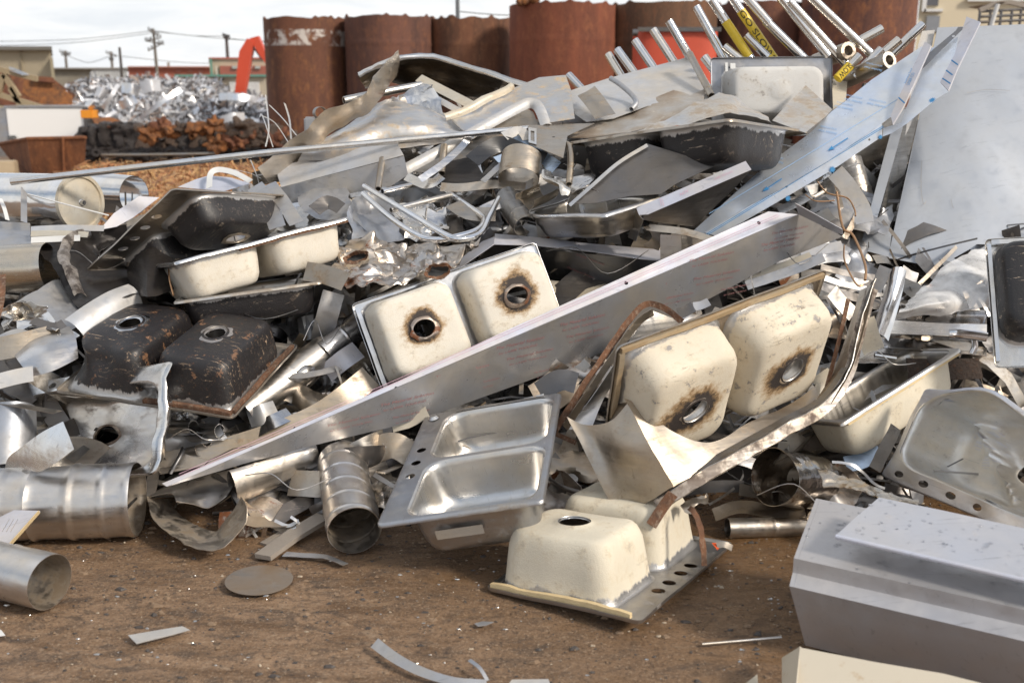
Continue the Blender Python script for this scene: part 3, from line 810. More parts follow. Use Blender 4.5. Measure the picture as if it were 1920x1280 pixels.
# clippings lying all over it
def clip_strip(vs, fs, mi, c, d, nrm, L, W, bend, m):
    s = d.cross(nrm).normalized(); b = len(vs); n = 6
    for i in range(n + 1):
        t = i / n - .5
        q = c + d * (t * L) + nrm * (bend * (.25 - t * t) * L) + s * (bend * .3 * L * t * t)
        vs += [q - s * W / 2, q + s * W / 2]
    for i in range(n): fs.append((b + 2 * i, b + 2 * i + 1, b + 2 * i + 3, b + 2 * i + 2)); mi.append(m)
mi = [0] * len(fs)
for _ in range(2000):
    u = rnd.uniform(-100, 2030); f = rnd.random(); v = botv(u) + (topv(u) - botv(u)) * f
    p = Q(u, v, -.30 + rnd.uniform(-.02, .12))
    if p.z < .0: continue
    d = V((rnd.gauss(0, 1), rnd.gauss(0, .6), rnd.gauss(0, .5))).normalized(); nn = V((rnd.gauss(0, .6), -1, rnd.gauss(.5, .6))); nn = (nn - d * nn.dot(d)).normalized()
    clip_strip(vs, fs, mi, p, d, nn, rnd.uniform(.15, .7), rnd.choice((.006, .01, .02, .05, .09)), rnd.uniform(-1.2, 1.2), rnd.choice((1, 1, 1, 2, 5, 5, 5, 3)))
o = mesh('scrap_bed', vs, fs, [plain('dark_heap_core', (.08, .066, .055), .8, 0, .3, 6, .5), M['steel_dark'], M['steel_brown'], M['steel_dirty'], M['steel'], M['steel_dark3']], mi=mi, smooth=True)  # core coloured dark to paint in the shade of the gaps
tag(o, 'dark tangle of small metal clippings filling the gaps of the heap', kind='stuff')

# grit, chips and shreds strewn on the dirt
rg = random.Random(77); vs, fs, mi = [], [], []
for _ in range(5200):
    y = 2.3 + 1.9 * rg.random() ** .8; x = rg.uniform(-1, 1) * (y * .56 + .2); s_ = rg.choice((.0014, .0018, .0024, .003, .0045, .008 if rg.random() < .3 else .002)) * rg.uniform(.7, 1.4); b = len(vs); a = rg.uniform(0, 6.28); el = rg.uniform(1, 2.6)
    z = .010 * noise.noise(V((x, y, 0)) * 1.7) + .006 * noise.noise(V((x, y, 0)) * 6) - .003
    k_ = rg.choice((4, 5, 6))
    for i in range(k_):
        t = a + 2 * PI * i / k_; q = s_ * rg.uniform(.7, 1.2); vs.append(V((x + math.cos(t) * q * el, y + math.sin(t) * q, z)))
    for i in range(k_): vs.append(vs[b + i] * .6 + V((x, y, z)) * .4 + V((0, 0, s_ * rg.uniform(.4, 1))))
    m_ = rg.choice((0, 1, 1, 1, 1, 2, 2, 2, 2, 2, 1, 4)) if s_ < .006 else rg.choice((1, 2, 2, 1, 1))
    for i in range(k_): fs.append((b + i, b + (i + 1) % k_, b + k_ + (i + 1) % k_, b + k_ + i)); mi.append(m_)
    fs.append(tuple(b + k_ + i for i in range(k_))); mi.append(m_)
o = mesh('grit', vs, fs, [plain('pale_grit', (.38, .31, .23), .8), plain('tan_grit', (.20, .135, .085), .8), plain('dark_grit', (.06, .05, .045), .6), plain('orange_grit', (.42, .22, .05), .7), M['steel']], mi=mi, smooth=False)
tag(o, 'fine grit, chips and metal shavings strewn over the dirt', kind='stuff')
# ================================================================ big sheets and channels
def PY(u, v, Y): return P(u, v, Y)
def root_at(name, label, cat, p, group=None): return empty(name, label, cat, loc=p, group=group)
# --- the long pink-lined channel lying across the heap
A = Q(312, 912, .12); B = PY(1497, 402, 4.72)
def onl(t): return A.lerp(B, t)
_p = Plane(A, B, PY(1145, 655, 4.66)); ya, yb = _p.hit(1145, 553).y, _p.hit(979, 625).y
bp = Plane(A, B, PY(1145, 655, ya + .10)); fp = Plane(A, B, PY(979, 603, yb + .035))
r = root_at('folded_channel', 'very long folded steel channel with pink lines crossing the heap from lower left', 'metal panel', A)
poly('web', None, None, bp, [A, (460, 868), (608, 831), (730, 802), (810, 779), (979, 717), (1145, 655), (1323, 564), (1459, 491), (1580, 443), B], M['panelshade'], parent=r, back=M['steel_satin'], cr_=.004, cf=2)
fl = poly('flange', None, None, fp, [A, B, (1441, 396), (1210, 501), (979, 605), (720, 727), (519, 817), (303, 906)], M['panelwhite'], parent=r,
          holes=[(1423, 417, .009), (1174, 531, .009), (743, 728, .008), (552, 814, .008)], cr_=.003, cf=3)
ep = Plane(B, PY(1580, 443, 4.70), PY(1490, 381, 4.60))
poly('end_return', None, None, ep, [B, (1580, 441), (1579, 430), (1491, 381)], M['panelwhite'], parent=r, back=M['panelshade'])
for off, lw in ((0, .0016), (.010, .0016)):
    d = (B - A).normalized(); up_ = fp.n.cross(d)
    if up_.dot(UP) < 0: up_ = -up_
    a, b = onl(.02) + up_ * (.017 + off) + fp.n * .004, onl(.97) + up_ * (.030 + off) + fp.n * .005
    strip('printed_line', None, None, [a, a.lerp(b, .5), b], .0016, M['pinkink'], t=.0003, parent=r)
prt = [((920, 583), (1270, 470)), ]
lines = [('The Material Solution', 'for LASER TOOLING'), ('The Material Solution', 'for LASER TOOLING')]
for (u, v, L_, sz) in [(612, 800, 96, .011), (712, 762, 100, .013), (735, 785, 70, .010), (815, 710, 104, .015), (850, 730, 90, .011), (928, 656, 98, .015), (948, 676, 96, .012), (1048, 612, 96, .015), (1060, 634, 92, .012), (1160, 552, 104, .015), (1180, 575, 100, .012),
                       (1290, 492, 104, .015), (1298, 526, 110, .013), (1425, 462, 96, .014), (1445, 440, 90, .012), (1190, 560, 60, .008), (1250, 560, 60, .010), (1000, 700, 50, .009), (1350, 545, 70, .010)]:
    dv = -.21 if u > 1100 else -.24
    writing('The Material Solution', bp, (u, v), (u + 100, v + 100 * dv), sz, M['redink'], r, shear=.25, width=L_ / F * 4.55)
    writing('for LASER TOOLING', bp, (u + 6, v + 9), (u + 106, v + 9 + 100 * dv), sz * .72, M['redink'], r, shear=.25, width=L_ * .8 / F * 4.55)
# --- second channel behind, at an angle
A2, B2 = PY(925, 447, 4.92), PY(1238, 492, 4.75)
q2 = Plane(A2, B2, PY(1080, 528, 4.98)); f2 = Plane(A2, B2, PY(1000, 440, 5.03))
r = root_at('folded_channel', 'folded dark channel with white flange and faint red print behind the cream drain sink', 'metal panel', A2)
poly('web', None, None, q2, [(925, 458), (1238, 490), (1240, 528), (1160, 536), (1040, 530), (985, 520), (860, 520)], M['steel_dark2'], parent=r)
poly('flange', None, None, f2, [(928, 438), (1000, 444), (1090, 455), (1238, 468), (1238, 491), (1100, 470), (1000, 460), (926, 458)], M['panelwhite'], parent=r, holes=[(1085, 459, .007)])
f3 = Plane(A2, PY(842, 512, 4.72), PY(850, 495, 4.85))
poly('flange', None, None, f3, [(926, 458), (926, 444), (905, 452), (838, 505), (848, 512)], M['panelwhite'], parent=r)
writing('The Material Solution', q2, (1062, 501), (1120, 524), .013, M['redink'], r, shear=.2, width=.15)
writing('LASER TOOLING', q2, (1080, 477), (1140, 500), .012, M['redink'], r, shear=.2, width=.15)
# --- pale blue film-covered panel, upper right
fa, fb, fc = PY(1300, 435, 5.08), PY(1728, 90, 5.5), PY(1654, 232, 5.2)
pp = Plane(fa, fb, fc)
r = root_at('film_covered_panel', 'long pale blue film-covered panel with blue arrows rising to the upper right', 'metal panel', fa)
poly('face', None, None, pp, [(1290, 440), (1416, 327), (1471, 284), (1520, 249), (1561, 208), (1588, 188), (1635, 149), (1728, 88), (1738, 100), (1700, 180), (1672, 219), (1654, 232), (1553, 301), (1474, 347), (1400, 388), (1320, 436)], M['panelblue'], parent=r, back=M['steel_satin'], cr_=.006, cf=2)
F1, F2_ = pp.hit(1654, 232), pp.hit(1320, 436)
sp = Plane(F1, F2_, PY(1564, 318, 5.16))
poly('side_flange', None, None, sp, [F1, F2_, (1345, 443), (1400, 412), (1487, 362), (1568, 314), (1654, 256)], M['panelblue'], parent=r, holes=[(1475, 350, .006), (1430, 399, .006), (1630, 262, .006)])
for o_ in (.012, .020):
    d = (F2_ - F1).normalized(); dn = sp.n.cross(d); dn = dn if dn.z < 0 else -dn
    strip('printed_line', None, None, [F1 + dn * o_ + sp.n * .004, F2_ + dn * o_ + sp.n * .004], .003, M['blueink'], t=.0003, parent=r, sub=2)
strip('printed_line', None, None, [pp.hit(1685, 187) + pp.n * .006, pp.hit(1480, 312) + pp.n * .006, pp.hit(1330, 402) + pp.n * .006], .003, M['blueink2'], t=.0003, parent=r)
def arrow(pl, a, b, w, mat, parent):
    pa, pb = pl.hit(*a) + pl.n * .005, pl.hit(*b) + pl.n * .005; d = (pb - pa).normalized(); s = pl.n.cross(d); L_ = (pb - pa).length
    vs = [pa + s * w / 2, pa - s * w / 2, pb - d * L_ * .25 - s * w / 2, pb - d * L_ * .3 - s * w * 2.4, pb, pb - d * L_ * .3 + s * w * 2.4, pb - d * L_ * .25 + s * w / 2]
    vs, fs, mi = shell(vs, [(0, 1, 2, 3, 4, 5, 6)], .0004); mesh('printed_arrow', vs, fs, mat, parent, smooth=False)
arrow(pp, (1590, 260), (1552, 284), .006, M['blueink'], r); arrow(pp, (1466, 336), (1430, 360), .006, M['blueink'], r)
for (u, v) in ((1662, 200), (1655, 132), (1618, 192), (1570, 250), (1512, 250), (1470, 305), (1600, 205)):
    writing('Stainless Steel', pp, (u, v), (u - 100, v - 22), .014, M['blueink2'], r, width=.10)
    writing('SOLUTIONS', pp, (u, v - 8), (u - 100, v - 30), .010, M['blueink2'], r, width=.09)
def burst(pl, c, rr, mat, parent, n=11):
    o = pl.hit(*c) + pl.n * .004; x, y = pl.frame(c, (c[0] + 10, c[1])); vs = []
    for i in range(2 * n):
        a = PI * i / n; q = rr * (1 if i % 2 == 0 else .5); vs.append(o + x * q * math.cos(a) + y * q * math.sin(a))
    vs, fs, mi = shell(vs, [tuple(range(2 * n))], .0004); mesh('printed_star', vs, fs, mat, parent, smooth=False)
for c, rr in (((1560, 318), .02), ((1477, 372), .018), ((1650, 257), .014)): burst(sp, c, rr, M['blueink'], r)
ip = Plane(PY(1690, 225, 5.25), PY(1764, 156, 5.35), PY(1747, 87, 5.55))
poly('end_face', None, None, ip, [(1690, 230), (1700, 200), (1747, 90), (1796, 70), (1791, 104), (1764, 156), (1779, 172), (1755, 186), (1700, 232), (1672, 250), (1655, 256), (1656, 240)], M['panelblue'], parent=r)
poly('end_flange', None, None, ip, [(1796, 59), (1809, 59), (1796, 71), (1733, 134), (1728, 137), (1742, 107), (1791, 66)], M['steel_dark2'], parent=r, lift=.03, holes=[(1787, 76, .008)])
for lab, pts_ in (('a', [(1735, 81), (1747, 88), (1695, 202), (1675, 235), (1671, 219), (1684, 189)]), ('b', [(1813, 34), (1839, 44), (1796, 131), (1779, 172), (1764, 156), (1791, 104)])):
    poly('folded_edge', None, None, Plane(PY(1735, 81, 5.42), PY(1675, 235, 5.16), PY(1830, 50, 5.3)), pts_, M['panelwhite'], parent=r, lift=.01, t=.012)
ipw = Plane(PY(1735, 81, 5.42), PY(1675, 235, 5.16), PY(1830, 50, 5.3))
writing('LASER CO', ipw, (1706, 163), (1722, 128), .016, M['blueink'], r, lift=.013, width=.08); writing('Stainless Steel', ipw, (1699, 160), (1715, 125), .010, M['blueink'], r, lift=.013, width=.10)
for a, b in (((1785, 116), (1797, 125)), ((1775, 135), (1787, 144)), ((1768, 150), (1783, 160)), ((1686, 186), (1698, 197))):
    strip('printed_line', None, None, [ipw.hit(*a) + ipw.n * .013, ipw.hit(*b) + ipw.n * .013], .006, M['blueink'], t=.0003, parent=r, sub=2)
burst(ipw, (1748, 189), .02, M['blueink'], r)
# --- large leaning sheet at right and its slotted neighbour
wp = Plane(PY(1665, 482, 5.25), PY(1758, 51, 5.85), PY(1925, 530, 5.1))
r = root_at('steel_sheet', 'tall smooth grey-blue sheet leaning at the right edge, dusty rings on its face', 'metal sheet', wp.hit(1665, 482))
poly('face', None, None, wp, [(1665, 482), (1728, 190), (1758, 51), (2080, 40), (2080, 560), (1745, 498)], M['sheetbig'], parent=r, t=.004, cr_=.010, cf=1.6, spacing=.08)
poly('backing_sheet', None, None, wp, [(1700, 250), (1724, 80), (1732, 53), (1756, 51), (1730, 190)], M['galv'], parent=r, lift=-.03)
poly('folded_bottom', None, None, Plane(wp.hit(1665, 482), wp.hit(1925, 533), PY(1800, 520, 5.35)), [(1665, 482), (1745, 498), (2080, 560), (2080, 575), (1745, 508), (1672, 492)], M['steel_brown'], parent=r)
for q_ in ([(1812, 176), (1850, 170), (1892, 172)], [(1727, 302), (1726, 350), (1730, 383), (1736, 378)], [(1782, 374), (1784, 385), (1787, 392)]):
    strip('scratch', None, None, [wp.hit(*p) + wp.n * .012 for p in q_], .0015, M['steel_brown'], t=.0003, parent=r)
cp = Plane(wp.o + wp.n * .012, wp.o + wp.n * .012 + V((.5, 0, 0)) - wp.n * wp.n.x * .5, wp.hit(1690, 210) + wp.n * .012)
cp.n = wp.n
r = root_at('slotted_channel', 'slotted galvanised channel standing just left of the tall leaning sheet', 'metal channel', cp.hit(1612, 467))
poly('face', None, None, cp, [(1612, 467), (1656, 300), (1682, 205), (1702, 205), (1676, 300), (1649, 395), (1643, 412), (1644, 422), (1651, 428), (1673, 431), (1666, 482)], M['sheetbig'], parent=r, t=.003)
poly('inner_side', None, None, Plane(cp.hit(1644, 424), cp.hit(1680, 210), cp.hit(1680, 400) + V((0, .12, 0))), [(1644, 424), (1676, 300), (1703, 200), (1728, 195), (1703, 300), (1672, 430)], M['steel_dark'], parent=r)  # dark steel paints in the shade of the slot's gap
poly('folded_bottom', None, None, Plane(cp.hit(1612, 467), cp.hit(1665, 482), cp.hit(1640, 490) + V((0, .05, 0))), [(1612, 467), (1666, 482), (1672, 492), (1620, 478)], M['steel_brown'], parent=r)
# --- two-plane light sheet at upper left of heap
a, b = PY(525, 352, 5.3), PY(755, 292, 5.25)
r = root_at('folded_sheet', 'clean light grey box-folded sheet under the long conduit', 'metal sheet', a)
poly('top_face', None, None, Plane(a, b, PY(560, 310, 5.42)), [(527, 351), (516, 313), (741, 262), (757, 291)], M['galv_light'], parent=r)
poly('front_face', None, None, Plane(a, b, PY(640, 385, 5.28)), [(526, 352), (757, 292), (765, 328), (730, 352), (660, 372), (548, 385), (536, 372)], M['galv'], parent=r, cr_=.004)
strip('folded_bottom', None, None, [PY(545, 386, 5.26), PY(660, 366, 5.25), PY(735, 352, 5.25)], .03, M['steel_bright'], roll=40, parent=r, cr_=.004)
# --- dark triangular sheet, white angle, bracket and strips on the right middle
dp = Plane(PY(1082, 372, 4.85), PY(1211, 272, 4.98), PY(1338, 309, 4.85))
r = root_at('dark_sheet', 'dark creased sheet with pale folded edge hanging below the dark double sink', 'metal sheet', dp.hit(1211, 272))
poly('face', None, None, dp, [(1070, 382), (1130, 330), (1211, 270), (1345, 309), (1270, 345), (1240, 365), (1180, 368), (1120, 380)], M['steel_dark3'], parent=r, cr_=.008, cf=3)
strip('folded_edge', None, None, [PY(1068, 385, 4.83), PY(1110, 348, 4.86), PY(1160, 305, 4.92), PY(1214, 272, 4.96)], .018, M['steel'], roll=20, parent=r)
a, b = PY(1195, 392, 4.72), PY(1405, 310, 4.66)
r = root_at('angle_strip', 'white-faced steel angle with scribbled print sloping above the bracket', 'steel angle', a)
poly('face', None, None, Plane(a, b, PY(1200, 402, 4.70)), [(1193, 390), (1398, 302), (1409, 318), (1215, 402), (1198, 403)], M['panelwhite'], parent=r, t=.003)
poly('leg', None, None, Plane(a, PY(1198, 402, 4.70), PY(1180, 450, 4.85)), [(1193, 390), (1198, 403), (1206, 412), (1192, 452), (1177, 445)], M['steel'], parent=r)
poly('under_face', None, None, Plane(PY(1200, 403, 4.71), PY(1400, 322, 4.66), PY(1300, 420, 4.95)), [(1207, 402), (1408, 320), (1380, 350), (1330, 398), (1300, 425), (1240, 418), (1205, 412)], M['steel_dark3'], parent=r)
pw = Plane(a, b, PY(1200, 402, 4.70)); writing('NOV', pw, (1275, 368), (1300, 356), .014, M['pinkink'], r, shear=.3); writing('LASER TOOLING', pw, (1340, 338), (1370, 325), .010, M['pinkink'], r, width=.09)
for u0 in (1237, 1241):
    strip('printed_line', None, None, [pw.hit(u0, 373) + pw.n * .004, pw.hit(u0 + 4, 386) + pw.n * .004], .002, M['pinkink'], t=.0003, parent=r, sub=2)
strip('paper_tag', None, None, [PY(1338, 329, 4.67), PY(1354, 322, 4.66)], .012, M['label'], parent=r, sub=2)
bkp = Plane(PY(1215, 425, 4.72), PY(1335, 445, 4.66), PY(1230, 436, 4.68))
r = root_at('bracket', 'small hat-shaped steel bracket with a bolt hole poking up above the long channel', 'bracket', bkp.hit(1240, 470))
strip('top_plate', None, None, [PY(1213, 424, 4.74), PY(1222, 427, 4.72), PY(1283, 434, 4.69), PY(1335, 449, 4.65)], .035, M['steel_brown'], roll=25, parent=r, sub=3)
poly('post', None, None, Plane(PY(1240, 440, 4.70), PY(1278, 440, 4.66), PY(1240, 480, 4.70)), [(1238, 440), (1277, 440), (1278, 472), (1238, 490)], M['steel'], parent=r)
poly('post_side', None, None, Plane(PY(1278, 440, 4.66), PY(1320, 446, 4.75), PY(1278, 480, 4.66)), [(1278, 440), (1318, 447), (1320, 455), (1278, 474)], M['steel_brown'], parent=r)
sheet('skirt', None, None, [[PY(1216, 430, 4.74), PY(1222, 446, 4.78), PY(1205, 460, 4.8)], [PY(1240, 437, 4.72), PY(1240, 455, 4.76), PY(1235, 470, 4.78)]], M['steel_brown'], parent=r)
tag(sheet('cream_plate', 'beige flat plate seen between the cream drain sink and the pink-lined channel', 'metal sheet',
    [[PY(1030, 526, 4.9), PY(1100, 531, 4.92), PY(1165, 530, 4.92)], [PY(1052, 585, 4.7), PY(1085, 570, 4.72), PY(1160, 532, 4.78)]], M['beigeplate'], sub=3))
# --- foreground right: stepped hood, loose lid, cream tray
Yf = 3.05
def hz(u, v, h): return G(u, v, h)
h0 = [(1508, 1213), (1482, 1095), (1491, 1075), (1492, 1048), (1552, 998)]
# profile measured on its left end, run to the right along the seen direction
dirn = (G(1920, 1115, .52) - G(1500, 1050, .50)); dirn.z = -.02; dirn.normalize()
back = V((dirn.y * -1, dirn.x, 0)); back = back if back.y > 0 else -back
base = G(1500, 1213, 0.02); base.z = 0
def zat(u, v, p):      # height of the point seen at pixel above the ground point p (vertical plane along the run)
    n = V((dirn.y, -dirn.x, 0)).normalized(); rr = ray(u, v); t = ((p - CAM).dot(n)) / rr.dot(n); return CAM + rr * t
f0 = zat(1508, 1215, base); z1 = zat(1480, 1098, base - back * .045); z2 = z1 + back * .05 + V((0, 0, .022)); z3 = z2 + V((0, 0, .048)); z4 = z3 + back * .42 + V((0, 0, .035))
r = root_at('range_hood', 'big stepped satin steel hood filling the lower right foreground, dotted with water drops', 'hood', base)
ends_ = [f0 + back * .02, z1, z2, z3, z4, z4 + V((0, 0, -.3)) + back * .03]
vs = []; NS = 14
prof = []
for a, b in zip(ends_, ends_[1:]):
    for q in range(6): prof.append(a.lerp(b, q / 6))
prof.append(ends_[-1])
for i in range(NS + 1):
    d = dirn * (1.75 * i / NS)
    sk = -.06 * max(0, 1 - i / 2.2)
    for j, p in enumerate(prof): vs.append(p + d + dirn * (0.03 * (j > 24) * (1 if i == 0 else 0)))
n = len(prof)
fs = [(i * n + j, (i + 1) * n + j, (i + 1) * n + j + 1, i * n + j + 1) for i in range(NS) for j in range(n - 1)]
vs2 = vs[:]; vs2, fs2, mi = shell(vs2, fs, .003); mesh('body', vs2, fs2, M['steel_satin'], r, mi, 20)
HOOD = [f0, z1, z2, z3, z4]
c0 = len(prof)
# left end plate, set in a little
ev = [p + dirn * .012 for p in ends_[:5]] + [z4 + V((0, 0, -.36)) + back * .02 + dirn * .012, f0 + back * .4 + dirn * .012]
vs3, fs3, mi = shell(ev, [tuple(range(len(ev)))], .003); mesh('end_plate', vs3, fs3, M['steel_satin'], r, mi)
rw = random.Random(11)
nrm_top = (z4 - z3).cross(dirn).normalized(); nrm_top = nrm_top if nrm_top.z > 0 else -nrm_top
def drops(parent, o, ax, bx_, nrm, cnt, sz=(.0025, .006)):
    dvs, dfs = [], []
    for _ in range(cnt):
        a_, b_ = rw.random(), rw.random(); c = o + ax * a_ + bx_ * b_; rr = rw.uniform(*sz); X = ax.normalized(); Y = nrm.cross(X); s = len(dvs)
        st = rw.uniform(.8, 1.6)
        for lv, (q, hh) in enumerate(((1, 0), (.8, .35), (.45, .55))):
            for kk in range(8): dvs.append(c + (X * math.cos(kk * PI / 4) * st + Y * math.sin(kk * PI / 4)) * rr * q + nrm * rr * hh)
        for lv in range(2):
            for kk in range(8): dfs.append((s + lv * 8 + kk, s + lv * 8 + (kk + 1) % 8, s + (lv + 1) * 8 + (kk + 1) % 8, s + (lv + 1) * 8 + kk))
        dfs.append(tuple(s + 16 + kk for kk in range(8)))
    o_ = mesh('water_drops', dvs, dfs, M['water'], parent, sharp=80); o_['kind'] = 'stuff'
drops(r, z3, dirn * 1.3, (z4 - z3), nrm_top, 170)
lidp = z4 + V((0, 0, .03))
la = G(1567, 1003, lidp.z + .01); lb = G(1648, 932, lidp.z + .06)
r2 = root_at('loose_plate', 'loose flat plate with folded front edge lying on top of the steel hood', 'metal plate', la)
back2 = (lb - la)
ld = (G(1920, 1085, lidp.z - .005) - la).normalized()
vs = []
for i in range(9):
    for j in range(7): vs.append(la + ld * (1.5 * i / 8) + back2 * (1.0 * j / 6) + V((0, 0, .006 * noise.noise(V((i * .6, j * .6, 0))))))
fs = [(i * 7 + j, (i + 1) * 7 + j, (i + 1) * 7 + j + 1, i * 7 + j + 1) for i in range(8) for j in range(6)]
vs, fs, mi = shell(vs, fs, .003); mesh('plate', vs, fs, M['steel_satin2'], r2, mi)
tube('folded_edge', None, None, [la + V((0, 0, -.004)), la + ld * .75 + V((0, 0, -.004)), la + ld * 1.5 + V((0, 0, -.004))], .008, M['panelwhite'], parent=r2, hollow=0, n=10)
nn = ld.cross(back2).normalized(); nn = nn if nn.z > 0 else -nn
drops(r2, la + back2 * .05, ld * 1.2, back2 * .9, nn, 150)
tp = V((0, 0, 0))
ta, tb = G(1490, 1222, .20), G(1466, 1262, .12)
trp = Plane(G(1500, 1222, .16), G(1920, 1330, .16), G(1520, 1290, .12))
r = root_at('cream_tray', 'cream enamelled tray edge at the very bottom right, in front of the hood', 'tray', G(1500, 1240, 0))
poly('top', None, None, trp, [(1500, 1213), (1640, 1240), (1770, 1262), (1960, 1310), (1960, 1420), (1490, 1420), (1488, 1300)], M['creamflat'], parent=r, t=.003)
poly('end_face', None, None, Plane(G(1500, 1214, .16), G(1490, 1300, .13), G(1466, 1245, .06)), [(1500, 1211), (1466, 1232), (1466, 1300), (1488, 1330)], M['creamflat'], parent=r, t=.003)
# ================================================================ yard behind the heap
# --- rusty tanks
def tank(label, ul, ur, top, Y, mat, seed, tilt=0, bot=420):
    pl, pr = P(ul, 240, Y), P(ur, 240, Y); rr = (pr.x - pl.x) / 2
    cx = (pl.x + pr.x) / 2; zt = P((ul + ur) / 2, top, Y).z
    n, L_ = 72, 60; vs, fs = [], []
    for j in range(L_ + 1):
        for i in range(n):
            a = 2 * PI * i / n; z = zt * j / L_
            q = rr * (1 + .012 * math.exp(-((z % 1.9 - .95) / .03) ** 2) + .008 * noise.noise(V((math.cos(a) * 2, math.sin(a) * 2, z + seed))))
            if j == L_: z += .06 * noise.noise(V((math.cos(a) * 3, math.sin(a) * 3, seed * 3.3))) + (.06 if noise.noise(V((math.cos(a) * 7, math.sin(a) * 7, seed))) > .25 else 0)
            vs.append(V((cx + q * math.cos(a) + tilt * z, Y + rr + q * math.sin(a), z)))
    fs = [(j * n + i, j * n + (i + 1) % n, (j + 1) * n + (i + 1) % n, (j + 1) * n + i) for j in range(L_) for i in range(n)]
    vs, fs, mi = shell(vs, fs, .04)
    o = mesh('rusty_tank', vs, fs, mat, None, mi)
    tag(o, label, 'tank', 'row of rusty open tanks behind the heap')
    return o
zz1 = P(560, 60, 25.6).z
TK = [('leftmost rusty tank with peeling white paint round its top', 488, 644, 32, 25.6, rusted('rust_tank_white', (.18, .072, .040), (.085, .038, .026), (.30, .13, .05), paint=((.55, .50, .46), zz1 - .33, zz1 + .08)), 1, 0),
      ('plain brown rusty tank, second from the left', 641, 806, 28, 25.2, rusted('rust_tank_brown', (.17, .074, .050), (.085, .042, .033), (.24, .10, .05)), 2, 0),
      ('shorter rusty tank with notched rim under the lamp post', 801, 956, 32, 25.8, rusted('rust_tank_orange', (.20, .086, .046), (.10, .050, .032), (.30, .14, .07)), 3, 0),
      ('tall reddish rusty tank with orange scrap on its rim', 956, 1160, 4, 23.9, rusted('rust_tank_red', (.25, .078, .040), (.14, .048, .028), (.30, .11, .05)), 4, -.004),
      ('dull brown rusty tank behind the red bin', 1138, 1354, 3, 24.4, rusted('rust_tank_olive', (.17, .088, .048), (.09, .052, .034), (.24, .10, .05)), 5, 0),
      ('dark rusty tank behind the upright steel rods', 1352, 1522, 2, 25.0, rusted('rust_tank_dark', (.18, .075, .05), (.09, .042, .032), (.26, .11, .05)), 6, 0),
      ('rightmost and widest rusty tank, streaked orange and purple', 1520, 1734, -24, 23.5, rusted('rust_tank_streaked', (.22, .086, .046), (.09, .042, .036), (.38, .15, .055)), 7, 0)]
for t in TK: tank(*t)
# orange lumps lying on the tall tank's rim
for i, (u, v, s) in enumerate(((975, 4, .10), (985, 1, .12), (1000, -3, .14))):
    p = P(u, v, 24.2); bm = bmesh.new(); bmesh.ops.create_icosphere(bm, subdivisions=3, radius=s)
    vs = [p + v_.co * (1 + .5 * noise.noise(v_.co * 9 + V((i, 0, 0)))) for v_ in bm.verts]; fs = [tuple(x.index for x in f.verts) for f in bm.faces]; bm.free()
    tag(mesh('scrap_lump', vs, fs, M['rust_orange']), 'small orange scrap lump on the rim of the tall reddish tank', 'scrap', 'orange scrap lumps on the tall tank rim')
# --- red bin
pA = P(1190, 200, 22.0); pB = P(1345, 200, 22.0); zt = P(1270, 54, 22).z
r = empty('red_bin', 'orange-red painted steel bin standing in front of the dull brown tank', 'bin', ((pA.x + pB.x) / 2, 22.0, 0))
n = 40; rr = (pB.x - pA.x) / 2; vs = []
for j in range(9):
    for i in range(n):
        a = 2 * PI * i / n; vs.append(V(((pA.x + pB.x) / 2 + rr * math.copysign(abs(math.cos(a)) ** .5, math.cos(a)), 22.0 + rr * .6 + rr * .6 * math.copysign(abs(math.sin(a)) ** .5, math.sin(a)), zt * j / 8)))
fs = [(j * n + i, j * n + (i + 1) % n, (j + 1) * n + (i + 1) % n, (j + 1) * n + i) for j in range(8) for i in range(n)]
vs, fs, mi = shell(vs, fs, .015); mesh('body', vs, fs, plain('orange_red_paint', (.52, .075, .035), .55, 0, .12, 3, .1, .25, (.2, .08, .05)), r, mi)
box('rim', None, None, ((pA.x + pB.x) / 2, 21.96, zt - .02), (rr * 1.98, .08, .09), M['steel_dark3'], parent=r, bev=.008)
duct('hinge', None, None, P(1186, 62, 21.9), P(1196, 62, 21.9), .07, M['steel_dark3'], parent=r, L=2, n=16)
# --- red crane arm
def bar3(name, label, cat, pts_, w, th, mat, parent=None):
    """boxed arm along points with widths"""
    vs, fs = [], []
    n = len(pts_)
    for i, p in enumerate(pts_):
        T = (pts_[min(i + 1, n - 1)] - pts_[max(i - 1, 0)]).normalized(); s = T.cross(V((0, 1, 0))).normalized(); y = V((0, th / 2, 0))
        for a, b in ((-1, -1), (1, -1), (1, 1), (-1, 1)): vs.append(p + s * a * w[i] / 2 + y * b)
    for i in range(n - 1):
        for j in range(4): fs.append((i * 4 + j, i * 4 + (j + 1) % 4, (i + 1) * 4 + (j + 1) % 4, (i + 1) * 4 + j))
    fs += [(3, 2, 1, 0), tuple(n * 4 - 4 + q for q in range(4))]
    o = mesh(name, vs, fs, mat, parent, smooth=False); return tag(o, label, cat if parent is None else None)
red = plain('orange_red_machine_paint', (.62, .075, .03), .4, 0, .08, 2, .02)
YC = 31
p0 = P(449, 190, YC); p1 = P(462, 100, YC); p2 = P(472, 76, YC); p3 = P(493, 100, YC); p4 = P(530, 150, YC)
r = empty('crane', 'bright orange-red crane arm rising left of the first rusty tank', 'crane', (p0.x, YC, 0))
base_ = P(440, 250, YC)
bar3('lower_boom', None, None, [V((base_.x, YC, .3)), p0, p1, p2], [.28, .26, .36, .22], .3, red, parent=r)
bar3('upper_boom', None, None, [p2 - V((0, 0, .02)), P(480, 74, YC), p3, p4], [.16, .26, .2, .2], .25, red, parent=r)
tube('hydraulic_ram', None, None, [P(478, 92, YC), P(492, 112, YC)], .035, M['steel_dark3'], parent=r, hollow=0, sub=1)
